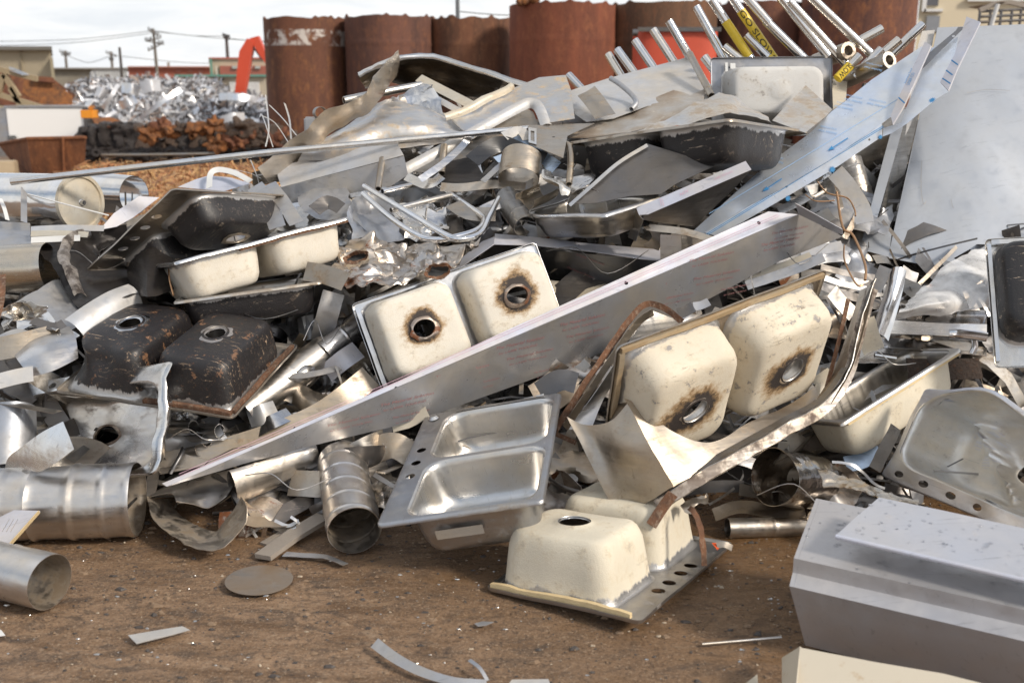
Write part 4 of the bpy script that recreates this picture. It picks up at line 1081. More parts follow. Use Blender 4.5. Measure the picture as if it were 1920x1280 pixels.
box('cab', None, None, (base_.x, YC + .5, .6), (1.2, 1.4, 1.2), red, parent=r, bev=.05)
# --- buildings far behind
def wall_box(name, parent, u0, u1, vt, Y, mat, depth=8, vb=None):
    """side walls run along the sight line, as the photo shows none of them"""
    a, b = P(u0, vt, Y), P(u1, vt, Y); zb = 0 if vb is None else P(u0, vb, Y).z; f = (Y + depth) / Y
    vs = [V((x * g, Y * g, z)) for z in (zb, a.z) for x, g in ((a.x, 1), (b.x, 1), (b.x, f), (a.x, f))]
    fs = [(3, 2, 1, 0), (4, 5, 6, 7), (0, 1, 5, 4), (1, 2, 6, 5), (2, 3, 7, 6), (3, 0, 4, 7)]
    return mesh(name, vs, fs, mat, parent, smooth=False)
def ribbed(name, base, sc_=3.2, vary=.12, rough=.6):
    m, nt, b = new_mat(name); k = NB(nt); tc = k.n('TexCoord')
    wv = k.n('TexWave', {'Vector': tc.outputs['Object'], 'Scale': sc_}).outputs['Fac']
    c = k.mix(k.noise(.8, 4, .6, k.co()), tuple(x * (1 - vary) for x in base), tuple(x * (1 + vary) for x in base))
    k.set(b.inputs['Base Color'], c); b.inputs['Roughness'].default_value = rough
    k.set(b.inputs['Normal'], k.bump(wv, .5, .05)); return m
r = empty('warehouse', 'tan ribbed metal warehouse with dark eave at the far left', 'building', (-26, 50, 0))
wall_box('wall', r, -160, 95, 92, 50, ribbed('tan_cladding', (.40, .34, .24)))
wall_box('roof', r, -165, 97, 87, 49.6, plain('eave_grey', (.16, .15, .13), .6), depth=9, vb=94)
wall_box('downpipe', r, 36, 38, 94, 49.9, plain('tan_pipe', (.30, .25, .17)), depth=.1)
wall_box('side_wall', r, 93, 99, 108, 49, plain('tan_side', (.36, .31, .21)), depth=5)
r = empty('concrete_shed', 'low grey concrete building with a white end beyond the aluminium pile', 'building', (-27, 62, 0))
wall_box('wall', r, 95, 176, 129, 62, plain('weathered_concrete', (.30, .27, .22), .8, 0, .3, 1))
wall_box('white_wall', r, 171, 238, 130, 61.8, ribbed('white_cladding', (.55, .56, .56), 2))
wall_box('parapet', r, 95, 240, 127, 61.7, plain('parapet_grey', (.28, .26, .24)), depth=9, vb=130)
r = empty('brick_building', 'long low red brick building on the horizon', 'building', (-20, 75, 0))
wall_box('wall', r, 240, 420, 126, 75, plain('red_brick', (.34, .11, .07), .85, 0, .2, .6))
wall_box('coping', r, 239, 421, 124.5, 74.7, plain('brick_coping', (.42, .20, .15)), depth=9, vb=127)
wall_box('chimney', r, 313, 318, 117, 75.5, M['woodgrey'], depth=1)
for u0 in (330, 352, 372): wall_box('vent', r, u0, u0 + 9, 131, 74.9, plain('vent_red', (.26, .09, .06)), depth=.4, vb=136)
r = empty('depot', 'beige depot with green trim and white roller door', 'building', (-14, 44, 0))
wall_box('wall', r, 328, 500, 143, 44, ribbed('beige_cladding', (.46, .40, .31), 3))
wall_box('roof_trim', r, 327, 500, 140, 43.8, plain('green_trim', (.12, .28, .23)), depth=9, vb=144)
wall_box('upper_wall', r, 392, 500, 110, 46, plain('upper_tan', (.48, .38, .28)), depth=7, vb=141)
wall_box('upper_trim', r, 391, 500, 108, 45.9, plain('red_trim', (.42, .12, .09)), depth=7.3, vb=111)
wall_box('upper_post', r, 393, 397, 110, 45.6, plain('green_post', (.12, .26, .2)), depth=.2, vb=141)
wall_box('upper_post', r, 404, 407, 123, 45.6, plain('pale_post', (.6, .5, .42)), depth=.2, vb=141)
wall_box('brick_band', r, 412, 500, 124, 45.8, plain('brick_band', (.33, .10, .07)), depth=.3, vb=140)
for u0 in (435, 462, 478): wall_box('window', r, u0, u0 + 10, 124, 45.7, plain('far_window', (.4, .38, .36)), depth=.2, vb=129)
wall_box('roller_door', r, 430, 486, 154, 43.9, ribbed('roller_white', (.66, .66, .65), 9), depth=.2)
wall_box('lamp', r, 415, 420, 147, 43.7, M['ink'], depth=.2, vb=151)
r = empty('cream_building', 'cream brick building with dark windows at the far top right', 'building', (20, 40, 0))
wall_box('wall', r, 1730, 2200, -60, 40, plain('cream_brick', (.60, .52, .38), .85, 0, .1, .8))
wall_box('window', r, 1741, 1764, -40, 39.9, plain('dark_pane', (.10, .10, .11), .2), depth=.2, vb=11)
wall_box('window', r, 1738, 1763, 30, 39.9, plain('grey_pane', (.22, .23, .25), .2), depth=.2, vb=60)
wall_box('sill', r, 1733, 1768, 17, 39.8, M['label'], depth=.3, vb=22)
wall_box('window_frame', r, 1734, 1742, -40, 39.8, M['label'], depth=.3, vb=22)
wall_box('fascia', r, 1815, 1960, -5, 39.8, M['label'], depth=.4, vb=3)
# dark lattice thing on the right
r = empty('scaffold', 'dark lattice scaffold with white post behind the tall leaning sheet', 'scaffold', (P(1870, 40, 15).x, 15, 0))
for u0 in (1838, 1858, 1878, 1898, 1915): tube('post', None, None, [V((P(u0, 20, 15).x, 15, 0)), P(u0, 18, 15)], .02, M['steel_dark3'], parent=r, hollow=0, sub=1)
for v0 in (22, 32, 42): tube('rail', None, None, [P(1836, v0, 15), P(1960, v0 - 6, 15)], .02, M['steel_dark3'], parent=r, hollow=0, sub=1)
bar3('brace', None, None, [P(1836, 20, 15), P(1870, 6, 15), P(1890, 4, 15), P(1960, 20, 15)], [.06] * 4, .06, M['woodgrey'], parent=r)
tube('white_post', None, None, [V((P(1859, 48, 14.6).x, 14.6, 0)), P(1859, 48, 14.6), P(1871, 8, 14.6)], .028, M['label'], parent=r, hollow=0, sub=1, lin=True)
poly('canopy', None, None, Plane(P(1815, 12, 15.5), P(1960, 0, 15.5), P(1900, 8, 16.5)), [(1815, 14), (1880, 4), (1960, 10), (1960, 20), (1890, 6), (1836, 18)], M['woodgrey'], parent=r)
# --- poles
def pole(label, ub, vb, ut, vt, Y, rad, arms=(), insul=True, name='utility_pole', mat=None):
    t = P(ut, vt, Y); b = V((t.x + (P(ub, vb, Y).x - t.x), Y, 0)); mat = mat or M['pole']
    r = empty(name, label, 'pole', (b.x, Y, 0))
    tube('mast', None, None, [b, t], rad * 1.3, mat, parent=r, hollow=0, sub=1, n=8, r2=rad * .8)
    for (v, w_, tl) in arms:
        c = P(ut + (ub - ut) * (v - vt) / max(1, vb - vt), v, Y - .1)
        d = w_ / F * Y
        o = bar3('crossarm', None, None, [c + V((-d, 0, tl)), c + V((d, 0, -tl))], [.07] * 2, .06, mat, parent=r)
        if insul:
            for f in (-.9, -.45, .45, .9): box('insulator', None, None, c + V((d * f, 0, .12 - tl * f)), (.06, .06, .14), M['steel_dark3'], parent=r)
    return r
pole('tall utility pole with three staggered crossarms above the brick building', 296, 145, 287, 54, 60, .095, ((62, 9, .15), (74, 13, -.1), (80, 17, .1), (89, 13, -.2)))
pole('slim dark pole with short crossarm beside the crane arm', 429, 139, 424, 65, 50, .09, ((72, 6, .05),), mat=M['pole_dark'])
pole('small utility pole with one crossarm near the tan warehouse', 124, 128, 122, 95, 80, .12, ((100, 10, .1), (104, 7, 0)))
pole('small utility pole with one crossarm between the bare pole and the grey shed', 210, 130, 208, 97, 80, .12, ((103, 9, .15), (113, 4, 0)))
pole('bare leaning pole without arms rising behind the aluminium pile', 229, 148, 224, 89, 45, .07, (), mat=M['pole_dark'])
pole('grey lamp post behind the notched tank', 860, 60, 857, -40, 36, .08, (), name='lamp_post', mat=plain('lamp_grey', (.12, .13, .14), .5))
for i, (a, b, sag) in enumerate((((0, 78), (288, 58), 6), ((0, 86), (288, 62), 6), ((289, 58), (426, 68), 4), ((291, 60), (600, 82), 4), ((123, 103), (209, 104), 14), ((209, 104), (500, 120), 6), ((424, 72), (620, 84), 3), ((858, 22), (1000, 30), 2))):
    Y = 60 if i < 7 else 36
    m_ = P((a[0] + b[0]) / 2, (a[1] + b[1]) / 2 + sag, Y)
    tube('power_line', 'thin overhead power line, ' + ['upper one reaching left from the tall pole', 'lower one reaching left from the tall pole', 'short one from the tall pole to the slim pole', 'long one from the tall pole over the first tank', 'sagging one between the two small poles', 'one running right from the second small pole', 'one running right from the slim dark pole', 'one behind the notched tank'][i], 'cable',
         [P(*a, Y), m_, P(*b, Y)], .017 if Y > 30 else .008, M['steel_dark3'], hollow=0, n=5, sub=8)
# --- trailer, dumpster, steel structure, pallets
r = empty('box_trailer', 'white box trailer parked behind the rusty dumpster', 'trailer', (P(80, 250, 27).x, 27, 0))
wt = plain('white_trailer_paint', (.86, .85, .83), .5, 0, .03, 1, .03)
a, b = P(10, 203, 27), P(157, 203, 27); zb = P(80, 268, 27).z
box('body', None, None, ((a.x + b.x) / 2, 28.2, (a.z + zb) / 2), (b.x - a.x, 2.4, a.z - zb), wt, parent=r, bev=.02)
box('roof_edge', None, None, ((a.x + b.x) / 2, 28.2, a.z + .04), (b.x - a.x + .05, 2.45, .05), M['galv'], parent=r)
box('front_wall', None, None, (a.x - .25, 28.2, (a.z + zb) / 2), (.5, 2.3, a.z - zb), M['galv'], parent=r, bev=.02)
box('end_frame', None, None, (b.x + .03, 28.2, (a.z + zb) / 2), (.09, 2.5, a.z - zb), M['steel_dark3'], parent=r)
for u0, v0, w_ in ((17, 255, .2), (17, 258, .26), (17, 261, .22)): box('marking', None, None, P(u0 + 6, v0, 26.97), (w_, .02, .02), M['ink'], parent=r)
for u0 in (40, 60, 120): tube('wheel', None, None, [V((P(u0, 250, 27.4).x, 27.4, .4)), V((P(u0, 250, 27.4).x, 27.7, .4))], .38, M['blackhole'], parent=r, hollow=.4, sub=1, n=20)
r = empty('rusty_dumpster', 'rusty steel dumpster with sloping ends in front of the white trailer', 'dumpster', (P(90, 320, 21).x, 21, 0))
a1, a2 = P(16, 263, 21), P(158, 260, 21); b1, b2 = P(30, 325, 21), P(150, 325, 21); c1 = P(52, 262, 20.2); d1 = P(57, 322, 20.4)
rd = rusted('rust_dumpster', (.26, .10, .04), (.12, .05, .028), (.38, .16, .07), scale=3)
vs = [P(-2, 270, 21.8), P(52, 260, 20.3), P(160, 258, 20.3), P(150, 257, 22), V((P(28, 270, 21.5).x, 21.6, .02)), V((P(57, 322, 20.4).x, 20.5, .02)), V((P(152, 322, 20.4).x, 20.5, .02)), V((P(150, 322, 22).x, 22, .02))]
fs = [(0, 1, 5, 4), (1, 2, 6, 5), (2, 3, 7, 6), (3, 0, 4, 7), (4, 5, 6, 7)]
vv, ff, mi = shell(vs, fs, .02); mesh('body', vv, ff, rd, r, mi, smooth=False)
for a_, b_ in ((vs[0], vs[1]), (vs[1], vs[2]), (vs[2], vs[3])): tube('rim', None, None, [a_, b_], .035, rd, parent=r, hollow=0, sub=1, n=6)
for f in (.62,): tube('rib', None, None, [vs[1].lerp(vs[2], f) + V((0, -.03, 0)), vs[5].lerp(vs[6], f) + V((0, -.03, 0))], .03, rd, parent=r, hollow=0, sub=1, n=4)
r = empty('steel_structure', 'heap of rusty plates and girders under the tan warehouse', 'steelwork', (P(40, 190, 30).x, 30, 0))
for i, (pts_, mt, Y) in enumerate(((([(-40, 120), (60, 142), (96, 145), (140, 178), (134, 203), (40, 203), (-40, 190)]), 'rust', 30), ([(44, 150), (100, 155), (135, 178), (134, 200), (85, 200), (42, 175)], 'rust_orange', 29), ([(60, 142), (100, 146), (103, 155), (62, 152)], 'rust', 28.8))):
    poly('plate', None, None, Plane(P(0, 150, Y), P(100, 150, Y), P(0, 200, Y - .4)), pts_, M[mt], parent=r, t=.05, spacing=1)
for a_, b_ in (((-10, 128), (70, 148)), ((-10, 175), (90, 205)), ((8, 140), (35, 182)), ((8, 140), (-5, 180)), ((20, 165), (40, 200))): bar3('girder', None, None, [P(*a_, 28), P(*b_, 28)], [.14, .14], .14, plain('tan_girder', (.30, .23, .14), .8), parent=r)
tag(poly('metal_scrap', 'pale crumpled metal scrap lying on the rusty steelwork', 'scrap', Plane(P(20, 130, 28), P(60, 140, 28), P(20, 150, 27.6)), [(16, 124), (24, 128), (34, 134), (55, 141), (40, 144), (28, 139), (18, 134)], M['steel_bright'], t=.02, cr_=.08, cf=2, spacing=.1))
box('orange_crate', 'small orange box at the right end of the trailer', 'box', P(168, 214, 26) , (.30, .4, .2), plain('orange_paint', (.75, .28, .02), .5), bev=.01)
box('wood_block', 'pale timber block at the left frame edge beside the dumpster', 'timber', V((P(8, 318, 20).x, 20, .18)), (.45, .5, .36), plain('pale_timber', (.42, .33, .22), .8), bev=.02, rz=.3)
box('wood_plank', 'sawn plank lying before the dumpster at the left frame edge', 'timber', V((P(6, 322, 18.5).x, 18.5, .12)), (.9, .2, .12), plain('orange_timber', (.45, .25, .12), .8), bev=.01, rz=-.25)
# --- far aluminium pile: core + countless bits, with larger pieces as things
core_vs = []; rr = random.Random(3)
def pile_top(u): return 150 + 20 * ((u - 300) / 170.0) ** 2 + 6 * math.sin(u * .06) + (u > 400) * (u - 400) * .18
N1, N2 = 50, 16
for j in range(N2 + 1):
    for i in range(N1 + 1):
        f = j / N2; u0_ = 176 - 70 * min(1, max(0, f - .3) * 2.5); u = u0_ + (512 - u0_) * i / N1; Y = 26 + 6 * f
        z = P(u, pile_top(u), 32).z * (math.sin(f * PI / 2)) + .0
        p = P(u, 200, Y); p.z = z * .95 - .05; core_vs.append(p + wob(p, 1.2) * .25)
cf_ = [(j * (N1 + 1) + i, j * (N1 + 1) + i + 1, (j + 1) * (N1 + 1) + i + 1, (j + 1) * (N1 + 1) + i) for j in range(N2) for i in range(N1)]
mi_ = [0] * len(cf_); nb_ = len(core_vs)
for _ in range(9000):
    i = rr.randrange(nb_); p = core_vs[i] + V((rr.uniform(-.2, .2), -rr.uniform(0, .35), rr.uniform(0, .12)))
    d = V((rr.gauss(0, 1), rr.gauss(0, .7), rr.gauss(0, .6))).normalized(); nn = V((rr.gauss(0, .8), -1, rr.gauss(.5, .8))); nn = (nn - d * nn.dot(d)).normalized()
    clip_strip(core_vs, cf_, mi_, p, d, nn, rr.uniform(.08, .6), rr.choice((.015, .025, .04, .06, .1)), rr.uniform(-.7, .7), rr.choice((1, 1, 1, 2, 3, 4, 0)))
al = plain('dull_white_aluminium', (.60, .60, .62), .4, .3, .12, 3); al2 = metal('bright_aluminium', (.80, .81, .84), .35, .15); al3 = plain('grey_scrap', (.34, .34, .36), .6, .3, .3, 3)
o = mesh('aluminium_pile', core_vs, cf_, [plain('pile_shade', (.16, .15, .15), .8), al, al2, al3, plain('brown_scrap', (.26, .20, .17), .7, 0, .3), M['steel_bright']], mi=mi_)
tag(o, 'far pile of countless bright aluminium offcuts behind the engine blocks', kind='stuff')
for i, (a, b, w_, lb) in enumerate((((192, 203), (222, 158), .16, 'long white bar leaning left on the far aluminium pile'), ((262, 222), (338, 168), .2, 'long white bar leaning right in the middle of the far pile'), ((265, 165), (302, 162), .5, 'wide ribbed white panel on top of the far pile'), ((228, 165), (262, 170), .4, 'pale sheet left of the ribbed panel on the far pile'),
        ((180, 170), (198, 182), .45, 'rounded white sheet at the left of the far pile'), ((225, 200), (255, 186), .35, 'white sheet low in the middle of the far pile'), ((415, 225), (460, 218), .35, 'white flat sheet at the lower right of the far pile'), ((410, 182), (480, 186), .3, 'long pale sheet at the upper right of the far pile'), ((385, 190), (392, 165), .15, 'upright pale strip near the right of the far pile'), ((163, 192), (175, 205), .3, 'blue-white sheet at the left foot of the far pile'))):
    Y = 26.0; w_ *= .6
    strip('aluminium_offcut', lb, 'scrap', [P(*a, Y), P((a[0] + b[0]) / 2 + 1, (a[1] + b[1]) / 2 - 2, Y - .1), P(*b, Y + .2)], w_, al if i % 2 == 0 else al2, roll=10, t=.02, cr_=.03, cf=2, seed=i)
tag(poly('rusty_plate', 'rusty plate leaning at the foot of the far pile', 'metal sheet', Plane(P(180, 220, 25.3), P(225, 225, 25.3), P(180, 235, 25)), [(172, 222), (205, 219), (226, 226), (220, 237), (180, 236)], M['rust_orange'], t=.02, spacing=.3))
# --- engine blocks, tarry black and rust, two rows
def engine(label, u, v, w_, h_, Y, mt, seed):
    c = P(u, v, Y); rr_ = random.Random(seed); r = empty('engine_block', label, 'engine block', (c.x, c.y, c.z - h_ / 2), group='greasy engine blocks in a row')
    bm = bmesh.new(); bmesh.ops.create_cube(bm, size=1); bmesh.ops.subdivide_edges(bm, edges=bm.edges[:], cuts=9, use_grid_fill=True)
    vs = []
    for q in bm.verts:
        p = V((q.co.x * w_, q.co.y * .7, q.co.z * h_)); rnd_ = (abs(q.co.x * 2) ** 6 + abs(q.co.z * 2) ** 6) / 2
        p *= 1 - .14 * rnd_; w2 = noise.noise(p * 5 + V((seed, 0, 0))); p += p.normalized() * (.15 * w2 + .08 * noise.noise(p * 14 + V((seed, 3, 0)))); vs.append(c + p)
    fs = [tuple(x.index for x in f.verts) for f in bm.faces]; bm.free()
    mesh('casting', vs, fs, M[mt], r, sharp=40)
    for q in range(rr_.choice((0, 1, 1))):
        a = c + V((rr_.uniform(-.4, .4) * w_, -.36, rr_.uniform(-.2, .45) * h_)); d = V((rr_.uniform(-.05, .05), -.14, rr_.uniform(-.02, .08)))
        tube('port', None, None, [a, a + d], rr_.uniform(.05, .09), M[rr_.choice(('tar', 'rust_orange', 'tar'))], parent=r, hollow=.6, n=14, sub=1)
    if rr_.random() < .35:
        a = c + V((-w_ * .4, -.27, h_ * .35)); tube('manifold', None, None, [a, a + V((w_ * .4, -.06, .05 * rr_.random())), a + V((w_ * .8, 0, -.02))], .04, M['rust_orange' if mt != 'tar' else 'rust'], parent=r, hollow=.6, n=10)
eu = [(182, 262, 'tar'), (218, 256, 'tar'), (254, 262, 'tar'), (290, 258, 'tar2'), (326, 262, 'tar2'), (360, 258, 'tar'), (396, 258, 'tar2'), (432, 258, 'tar2'), (466, 260, 'tar2'), (500, 258, 'tar2')]
for i, (u, v, mt) in enumerate(eu): engine(['lumpy tarry engine block at the left end of the upper row', 'tarry engine block second from left in the upper row', 'tarry black engine block third from left in the upper row', 'brown-black engine block left of the middle in the upper row', 'engine block with rust tint in the middle of the upper row', 'black engine block right of the middle in the upper row', 'rust-topped engine block above the long conduit', 'brown engine block three from the first tank', 'brown engine block two from the first tank', 'engine block right against the first tank'][i], u, v, .68, .60, 23.2, mt, i + 1)
for i in range(8):
    u = 180 + i * 46; engine(['bottom row engine block behind the dumpster edge', 'second engine block of the bottom row', 'third engine block of the bottom row', 'fourth engine block of the bottom row', 'fifth engine block of the bottom row', 'sixth engine block of the bottom row', 'seventh engine block of the bottom row', 'last engine block of the bottom row, near the tank'][i], u, 297, .82, .46, 22.8, 'tar', i + 30)
for i, (u, v, s, lb) in enumerate(((284, 252, .22, 'curled orange rusty casting left of the middle engine blocks'), (302, 232, .15, 'small orange casting above the middle engine blocks'), (372, 240, .18, 'bright orange rusty lump above the row'), (400, 236, .22, 'tan orange plate lump near the crane'), (405, 268, .2, 'rusty bell-shaped casting low in the row'), (440, 268, .22, 'broad rusty shell-shaped casting low in the row'), (452, 240, .22, 'orange casting beside the first tank'), (468, 255, .18, 'upright rusty fin near the first tank'), (338, 240, .14, 'dark round rusty pulley on the row'), (320, 245, .16, 'brown casting with ribs on the row'), (490, 262, .2, 'rusty cover at the right end of the row'), (515, 268, .22, 'orange rusty housing before the foot of the first tank'), (548, 262, .2, 'orange casting at the foot of the first tank, by the tan ribbon'), (530, 250, .15, 'small dark casting leaning on the first tank'))):
    c = P(u, v, 22.2); bm = bmesh.new(); bmesh.ops.create_icosphere(bm, subdivisions=4, radius=s * .95)
    vs = []
    for q in bm.verts:
        p = q.co.copy(); p.y *= .5; p.z *= .7; w2 = noise.noise(p * 11 + V((i * 5, 0, 0))); vs.append(c + p * (1 + 1.3 * w2 + .5 * abs(noise.noise(p * 26))))
    fs = [tuple(x.index for x in f.verts) for f in bm.faces]; bm.free()
    tag(mesh('rusty_casting', vs, fs, M['rust_orange' if i in (0, 2, 3, 4, 9) else 'rust' if i % 2 else 'tar2']), lb, 'scrap', 'orange rusty castings among the engine blocks')
tube('steel_shaft', 'long greasy camshaft lying along the lower engine blocks', 'shaft', [P(190, 291, 22.2), P(300, 290, 22.2), P(405, 288, 22.2)], .03, M['steel_brown'], n=8)
# --- swarf patch
vs, fs, mi = [], [], []
for _ in range(11000):
    p = G(rr.uniform(150, 520), 340, 0); f = rr.random(); Y = 7.0 + f * 14; p = V((P(rr.uniform(150, 540), 330, Y).x, Y, .02 + .38 * math.sin(min(1, (Y - 6.6) / 3) * PI / 2) * max(.35, 1 - (Y - 10) * .06) + rr.uniform(-.02, .05)))
    d = V((rr.gauss(0, 1), rr.gauss(0, 1), rr.gauss(0, .5))).normalized(); nn = V((rr.gauss(0, .7), -.5, rr.gauss(.8, .5))); nn = (nn - d * nn.dot(d)).normalized()
    clip_strip(vs, fs, mi, p, d, nn, rr.uniform(.05, .28) * (1 + f), rr.choice((.004, .008, .014)) * (1 + f), rr.uniform(-1.5, 1.5), rr.choice((0, 0, 1, 1, 2)))
bs = len(vs)
for j in range(9):
    for i in range(21):
        Y = 6.4 + j * 1.85; p = P(100 + 24 * i, 330, Y); p.z = .36 * math.sin(min(1, (Y - 6.3) / 3) * PI / 2) * max(.35, 1 - (Y - 10) * .06) - .01; vs.append(p + wob(p, 2) * .06)
for j in range(8):
    for i in range(20): fs.append((bs + j * 21 + i, bs + j * 21 + i + 1, bs + (j + 1) * 21 + i + 1, bs + (j + 1) * 21 + i)); mi.append(3)
o = mesh('swarf', vs, fs, [plain('rust_swarf', (.34, .15, .06), .6, .2, .3, 20), plain('tan_swarf', (.50, .30, .13), .5, .2, .3, 20), plain('brown_swarf', (.18, .09, .05), .7), plain('swarf_soil', (.24, .12, .055), .9, 0, .4, 12, .5)], mi=mi)
tag(o, 'low bank of rusty orange metal turnings behind the heap', kind='stuff')
# ================================================================ the rest of the heap, piece by piece
def T_(lbl, cat='scrap'): return lbl
# ---- pipes, conduits, rods
tube('conduit', 'very long thin straight conduit running from the left over the whole upper heap', 'pipe', [P(20, 341, 4.9), P(495, 287, 5.15), P(992, 241, 5.5)], .017, M['steel_bright'], lin=True)
tube('steel_pipe', 'short pipe with rounded end poking left under the curved top sheet', 'pipe', [Q(645, 189, .35), Q(700, 177, .32), Q(790, 160, .25)], .024, M['steel'])
tube('steel_tube', 'hooked grey tube lying on the large pale plate near the rods', 'pipe', [Q(1145, 147, .62), Q(1162, 158, .62), Q(1184, 177, .6), Q(1193, 192, .6), Q(1184, 205, .58)], .015, M['galv'])
tube('steel_tube', 'dark tube lying along the right edge of the large pale plate', 'pipe', [Q(1293, 101, .7), Q(1334, 180, .65)], .020, M['steel_brown'])
tube('pipe_stub', 'slim upright pipe stub left of the chrome tube frame', 'pipe', [Q(717, 298, .5), Q(709, 354, .45)], .017, M['steel_brown'])
tube('pipe_stub', 'slim upright pipe stub above the chrome tube frame', 'pipe', [Q(833, 273, .5), Q(828, 325, .4)], .019, M['steel_brown'])
tube('elbow_pipe', 'bent upright pipe with small flange between the blue strip and the dark double sink', 'pipe', [Q(1056, 269, .62), Q(1066, 274, .62), Q(1070, 300, .62), Q(1067, 345, .55)], .017, M['steel_brown'])
r = root_at('tube_frame', 'bent chrome tube frame like a chair frame in the middle of the heap', 'tube frame', Q(800, 450, .5))
for pth in ([(681, 363, .5), (733, 409, .55), (783, 441, .58), (815, 449, .6), (850, 445, .6), (893, 432, .55), (907, 415, .5), (895, 398, .45), (815, 344, .3)],
            [(683, 349, .5), (761, 396, .6), (837, 441, .66), (870, 448, .66), (902, 436, .6), (918, 405, .55), (935, 372, .5)]):
    tube('bent_tube', None, None, [Q(*p) for p in pth], .0145, M['chrome'], parent=r)
tube('cross_bar', None, None, [Q(717, 359, .5), Q(824, 336, .34)], .014, M['chrome'], parent=r)
tube('cross_bar', None, None, [Q(733, 394, .55), Q(845, 366, .4)], .014, M['steel'], parent=r)
# railings of parallel rods at the top right
def rod(parent, a, b, r_=.026, mt='chromerod'): tube('rod', None, None, [a, b], r_, M[mt], parent=parent, sub=1, hollow=.82, n=18)
r = root_at('steel_railing', 'row of parallel upright steel rods standing behind the pale plate', 'railing', P(1250, 170, 6.6))
H0, H1 = P(1095, 195, 6.7), P(1345, 215, 6.3)
for i, (a, b) in enumerate((((1066, 141), (1095, 172)), ((1140, 102), (1172, 155)), ((1157, 93), (1195, 145)), ((1190, 76), (1235, 142)), ((1224, 56), (1277, 138)), ((1254, 40), (1335, 180)), ((1305, 13), (1362, 118)))):
    Yr = 6.7 - .05 * i; rod(r, P(*a, Yr), P(*b, Yr - .1))
tube('header_tube', None, None, [H0, H1], .035, M['steel'], parent=r, sub=1)
r = root_at('steel_railing', 'tangle of long steel rods on a thick tube with open ends, yellow tape on some', 'railing', P(1600, 150, 6.2))
tube('header_tube', None, None, [P(1530, 117, 6.3), P(1591, 95, 6.0)], .05, M['steel_brown'], parent=r, hollow=.6, sub=1)
tube('header_tube', None, None, [P(1560, 162, 6.2), P(1668, 113, 5.8)], .05, M['steel_brown'], parent=r, hollow=.6, sub=1)
RODS = [((1334, 0), (1412, 118)), ((1372, -4), (1456, 118)), ((1399, 66), (1450, 118)), ((1358, 88), (1395, 118)), ((1320, 107), (1345, 140)), ((1395, -10), (1442, 44)), ((1435, 39), (1515, 118)), ((1463, -5), (1553, 106)), ((1479, 2), (1607, 143)), ((1520, -5), (1650, 118)),
        ((1654, 54), (1592, 88)), ((1731, 46), (1668, 106)), ((1686, 75), (1608, 140)), ((1653, 93), (1600, 145)), ((1612, 104), (1570, 148)), ((1640, 165), (1618, 165))]
for i, (a, b) in enumerate(RODS):
    Yr = 6.25 - .02 * i; rod(r, P(*a, Yr), P(*b, Yr - .05 if i < 10 else Yr))
def taped(a, b, f0, f1, Y, txt=None):
    p, q = P(*a, Y), P(*b, Y - .05); c0, c1 = p.lerp(q, f0), p.lerp(q, f1)
    tube('yellow_tape', None, None, [c0, c1], .0272, M['yellow'], parent=r, sub=1, hollow=0, n=18)
    if txt:
        cu = bpy.data.curves.new('l', 'FONT'); cu.body = txt; cu.size = 1; cu.align_y = 'CENTER'
        o = bpy.data.objects.new('l', cu); COL.objects.link(o); bpy.context.view_layer.update()
        me = bpy.data.meshes.new_from_object(o.evaluated_get(bpy.context.evaluated_depsgraph_get())); bpy.data.objects.remove(o)
        bm = bmesh.new(); bm.from_mesh(me); bmesh.ops.triangulate(bm, faces=bm.faces); bmesh.ops.subdivide_edges(bm, edges=bm.edges, cuts=3); bm.to_mesh(me); bm.free()
        x = (c1 - c0).normalized(); view = (CAM - c0); view = (view - x * view.dot(x)).normalized(); y = view.cross(x)
        w_ = max(v.co.x for v in me.vertices); s = (c1 - c0).length / w_ * .94
        for v in me.vertices:
            yy = max(-.025, min(.025, v.co.y * .045)); h = math.sqrt(max(.0285 ** 2 - yy ** 2, 0))
            v.co = c0 + x * v.co.x * s + y * yy + view * h - r.location
        me.materials.clear(); me.materials.append(M['ink']); me.name = 'lettering'; link(bpy.data.objects.new('lettering', me), r)
taped(*RODS[1], .20, .97, 6.23, 'GO SLOW'); taped(*RODS[0], .34, .9, 6.25); taped(*RODS[14], .45, 1.0, 5.97, 'SLOW'); taped(*RODS[2], .8, 1.0, 6.21)
tube('steel_rod', 'thin straight rod lying alone on the dirt at lower right', 'rod', [G(1316, 1207, .01), G(1465, 1194, .01)], .0045, M['steel'], hollow=0)
# ---- ducts
r = root_at('round_duct', 'wide short round duct with two seams lying at the lower left corner of the heap', 'duct', G(140, 1015))
duct('shell', None, None, G(-2, 946, .143), G(258, 936, .143), .143, M['duct'], seams=(.08, .27, .285, .55, .565, .8, .97), parent=r, dent=.008, df=4, inner=M['duct_dirty'], seamh=.006)
tag(sheet('curled_flap', 'curled bright strip arching over the wide round duct at left', 'metal sheet', [[P(10, 905, 3.72), P(14, 862, 3.72), P(44, 836, 3.66), P(80, 810, 3.6), P(119, 790, 3.54)], [P(22, 905, 3.66), P(28, 872, 3.66), P(58, 858, 3.58), P(95, 834, 3.52), P(129, 815, 3.48)], [P(36, 905, 3.62), P(44, 880, 3.6), P(74, 884, 3.52), P(108, 865, 3.47), P(139, 842, 3.44)]], M['steel_bright'], back=M['steel_bright']))
tag(sheet('duct_wall', 'dark upright arc of torn duct wall behind the wide round duct', 'metal sheet', [[P(80, 845, 3.95), P(130, 818, 4.0), P(190, 828, 4.0), P(235, 862, 3.95)], [P(80, 900, 3.9), P(130, 890, 3.98), P(190, 890, 3.98), P(240, 910, 3.92)]], M['steel_brown']))
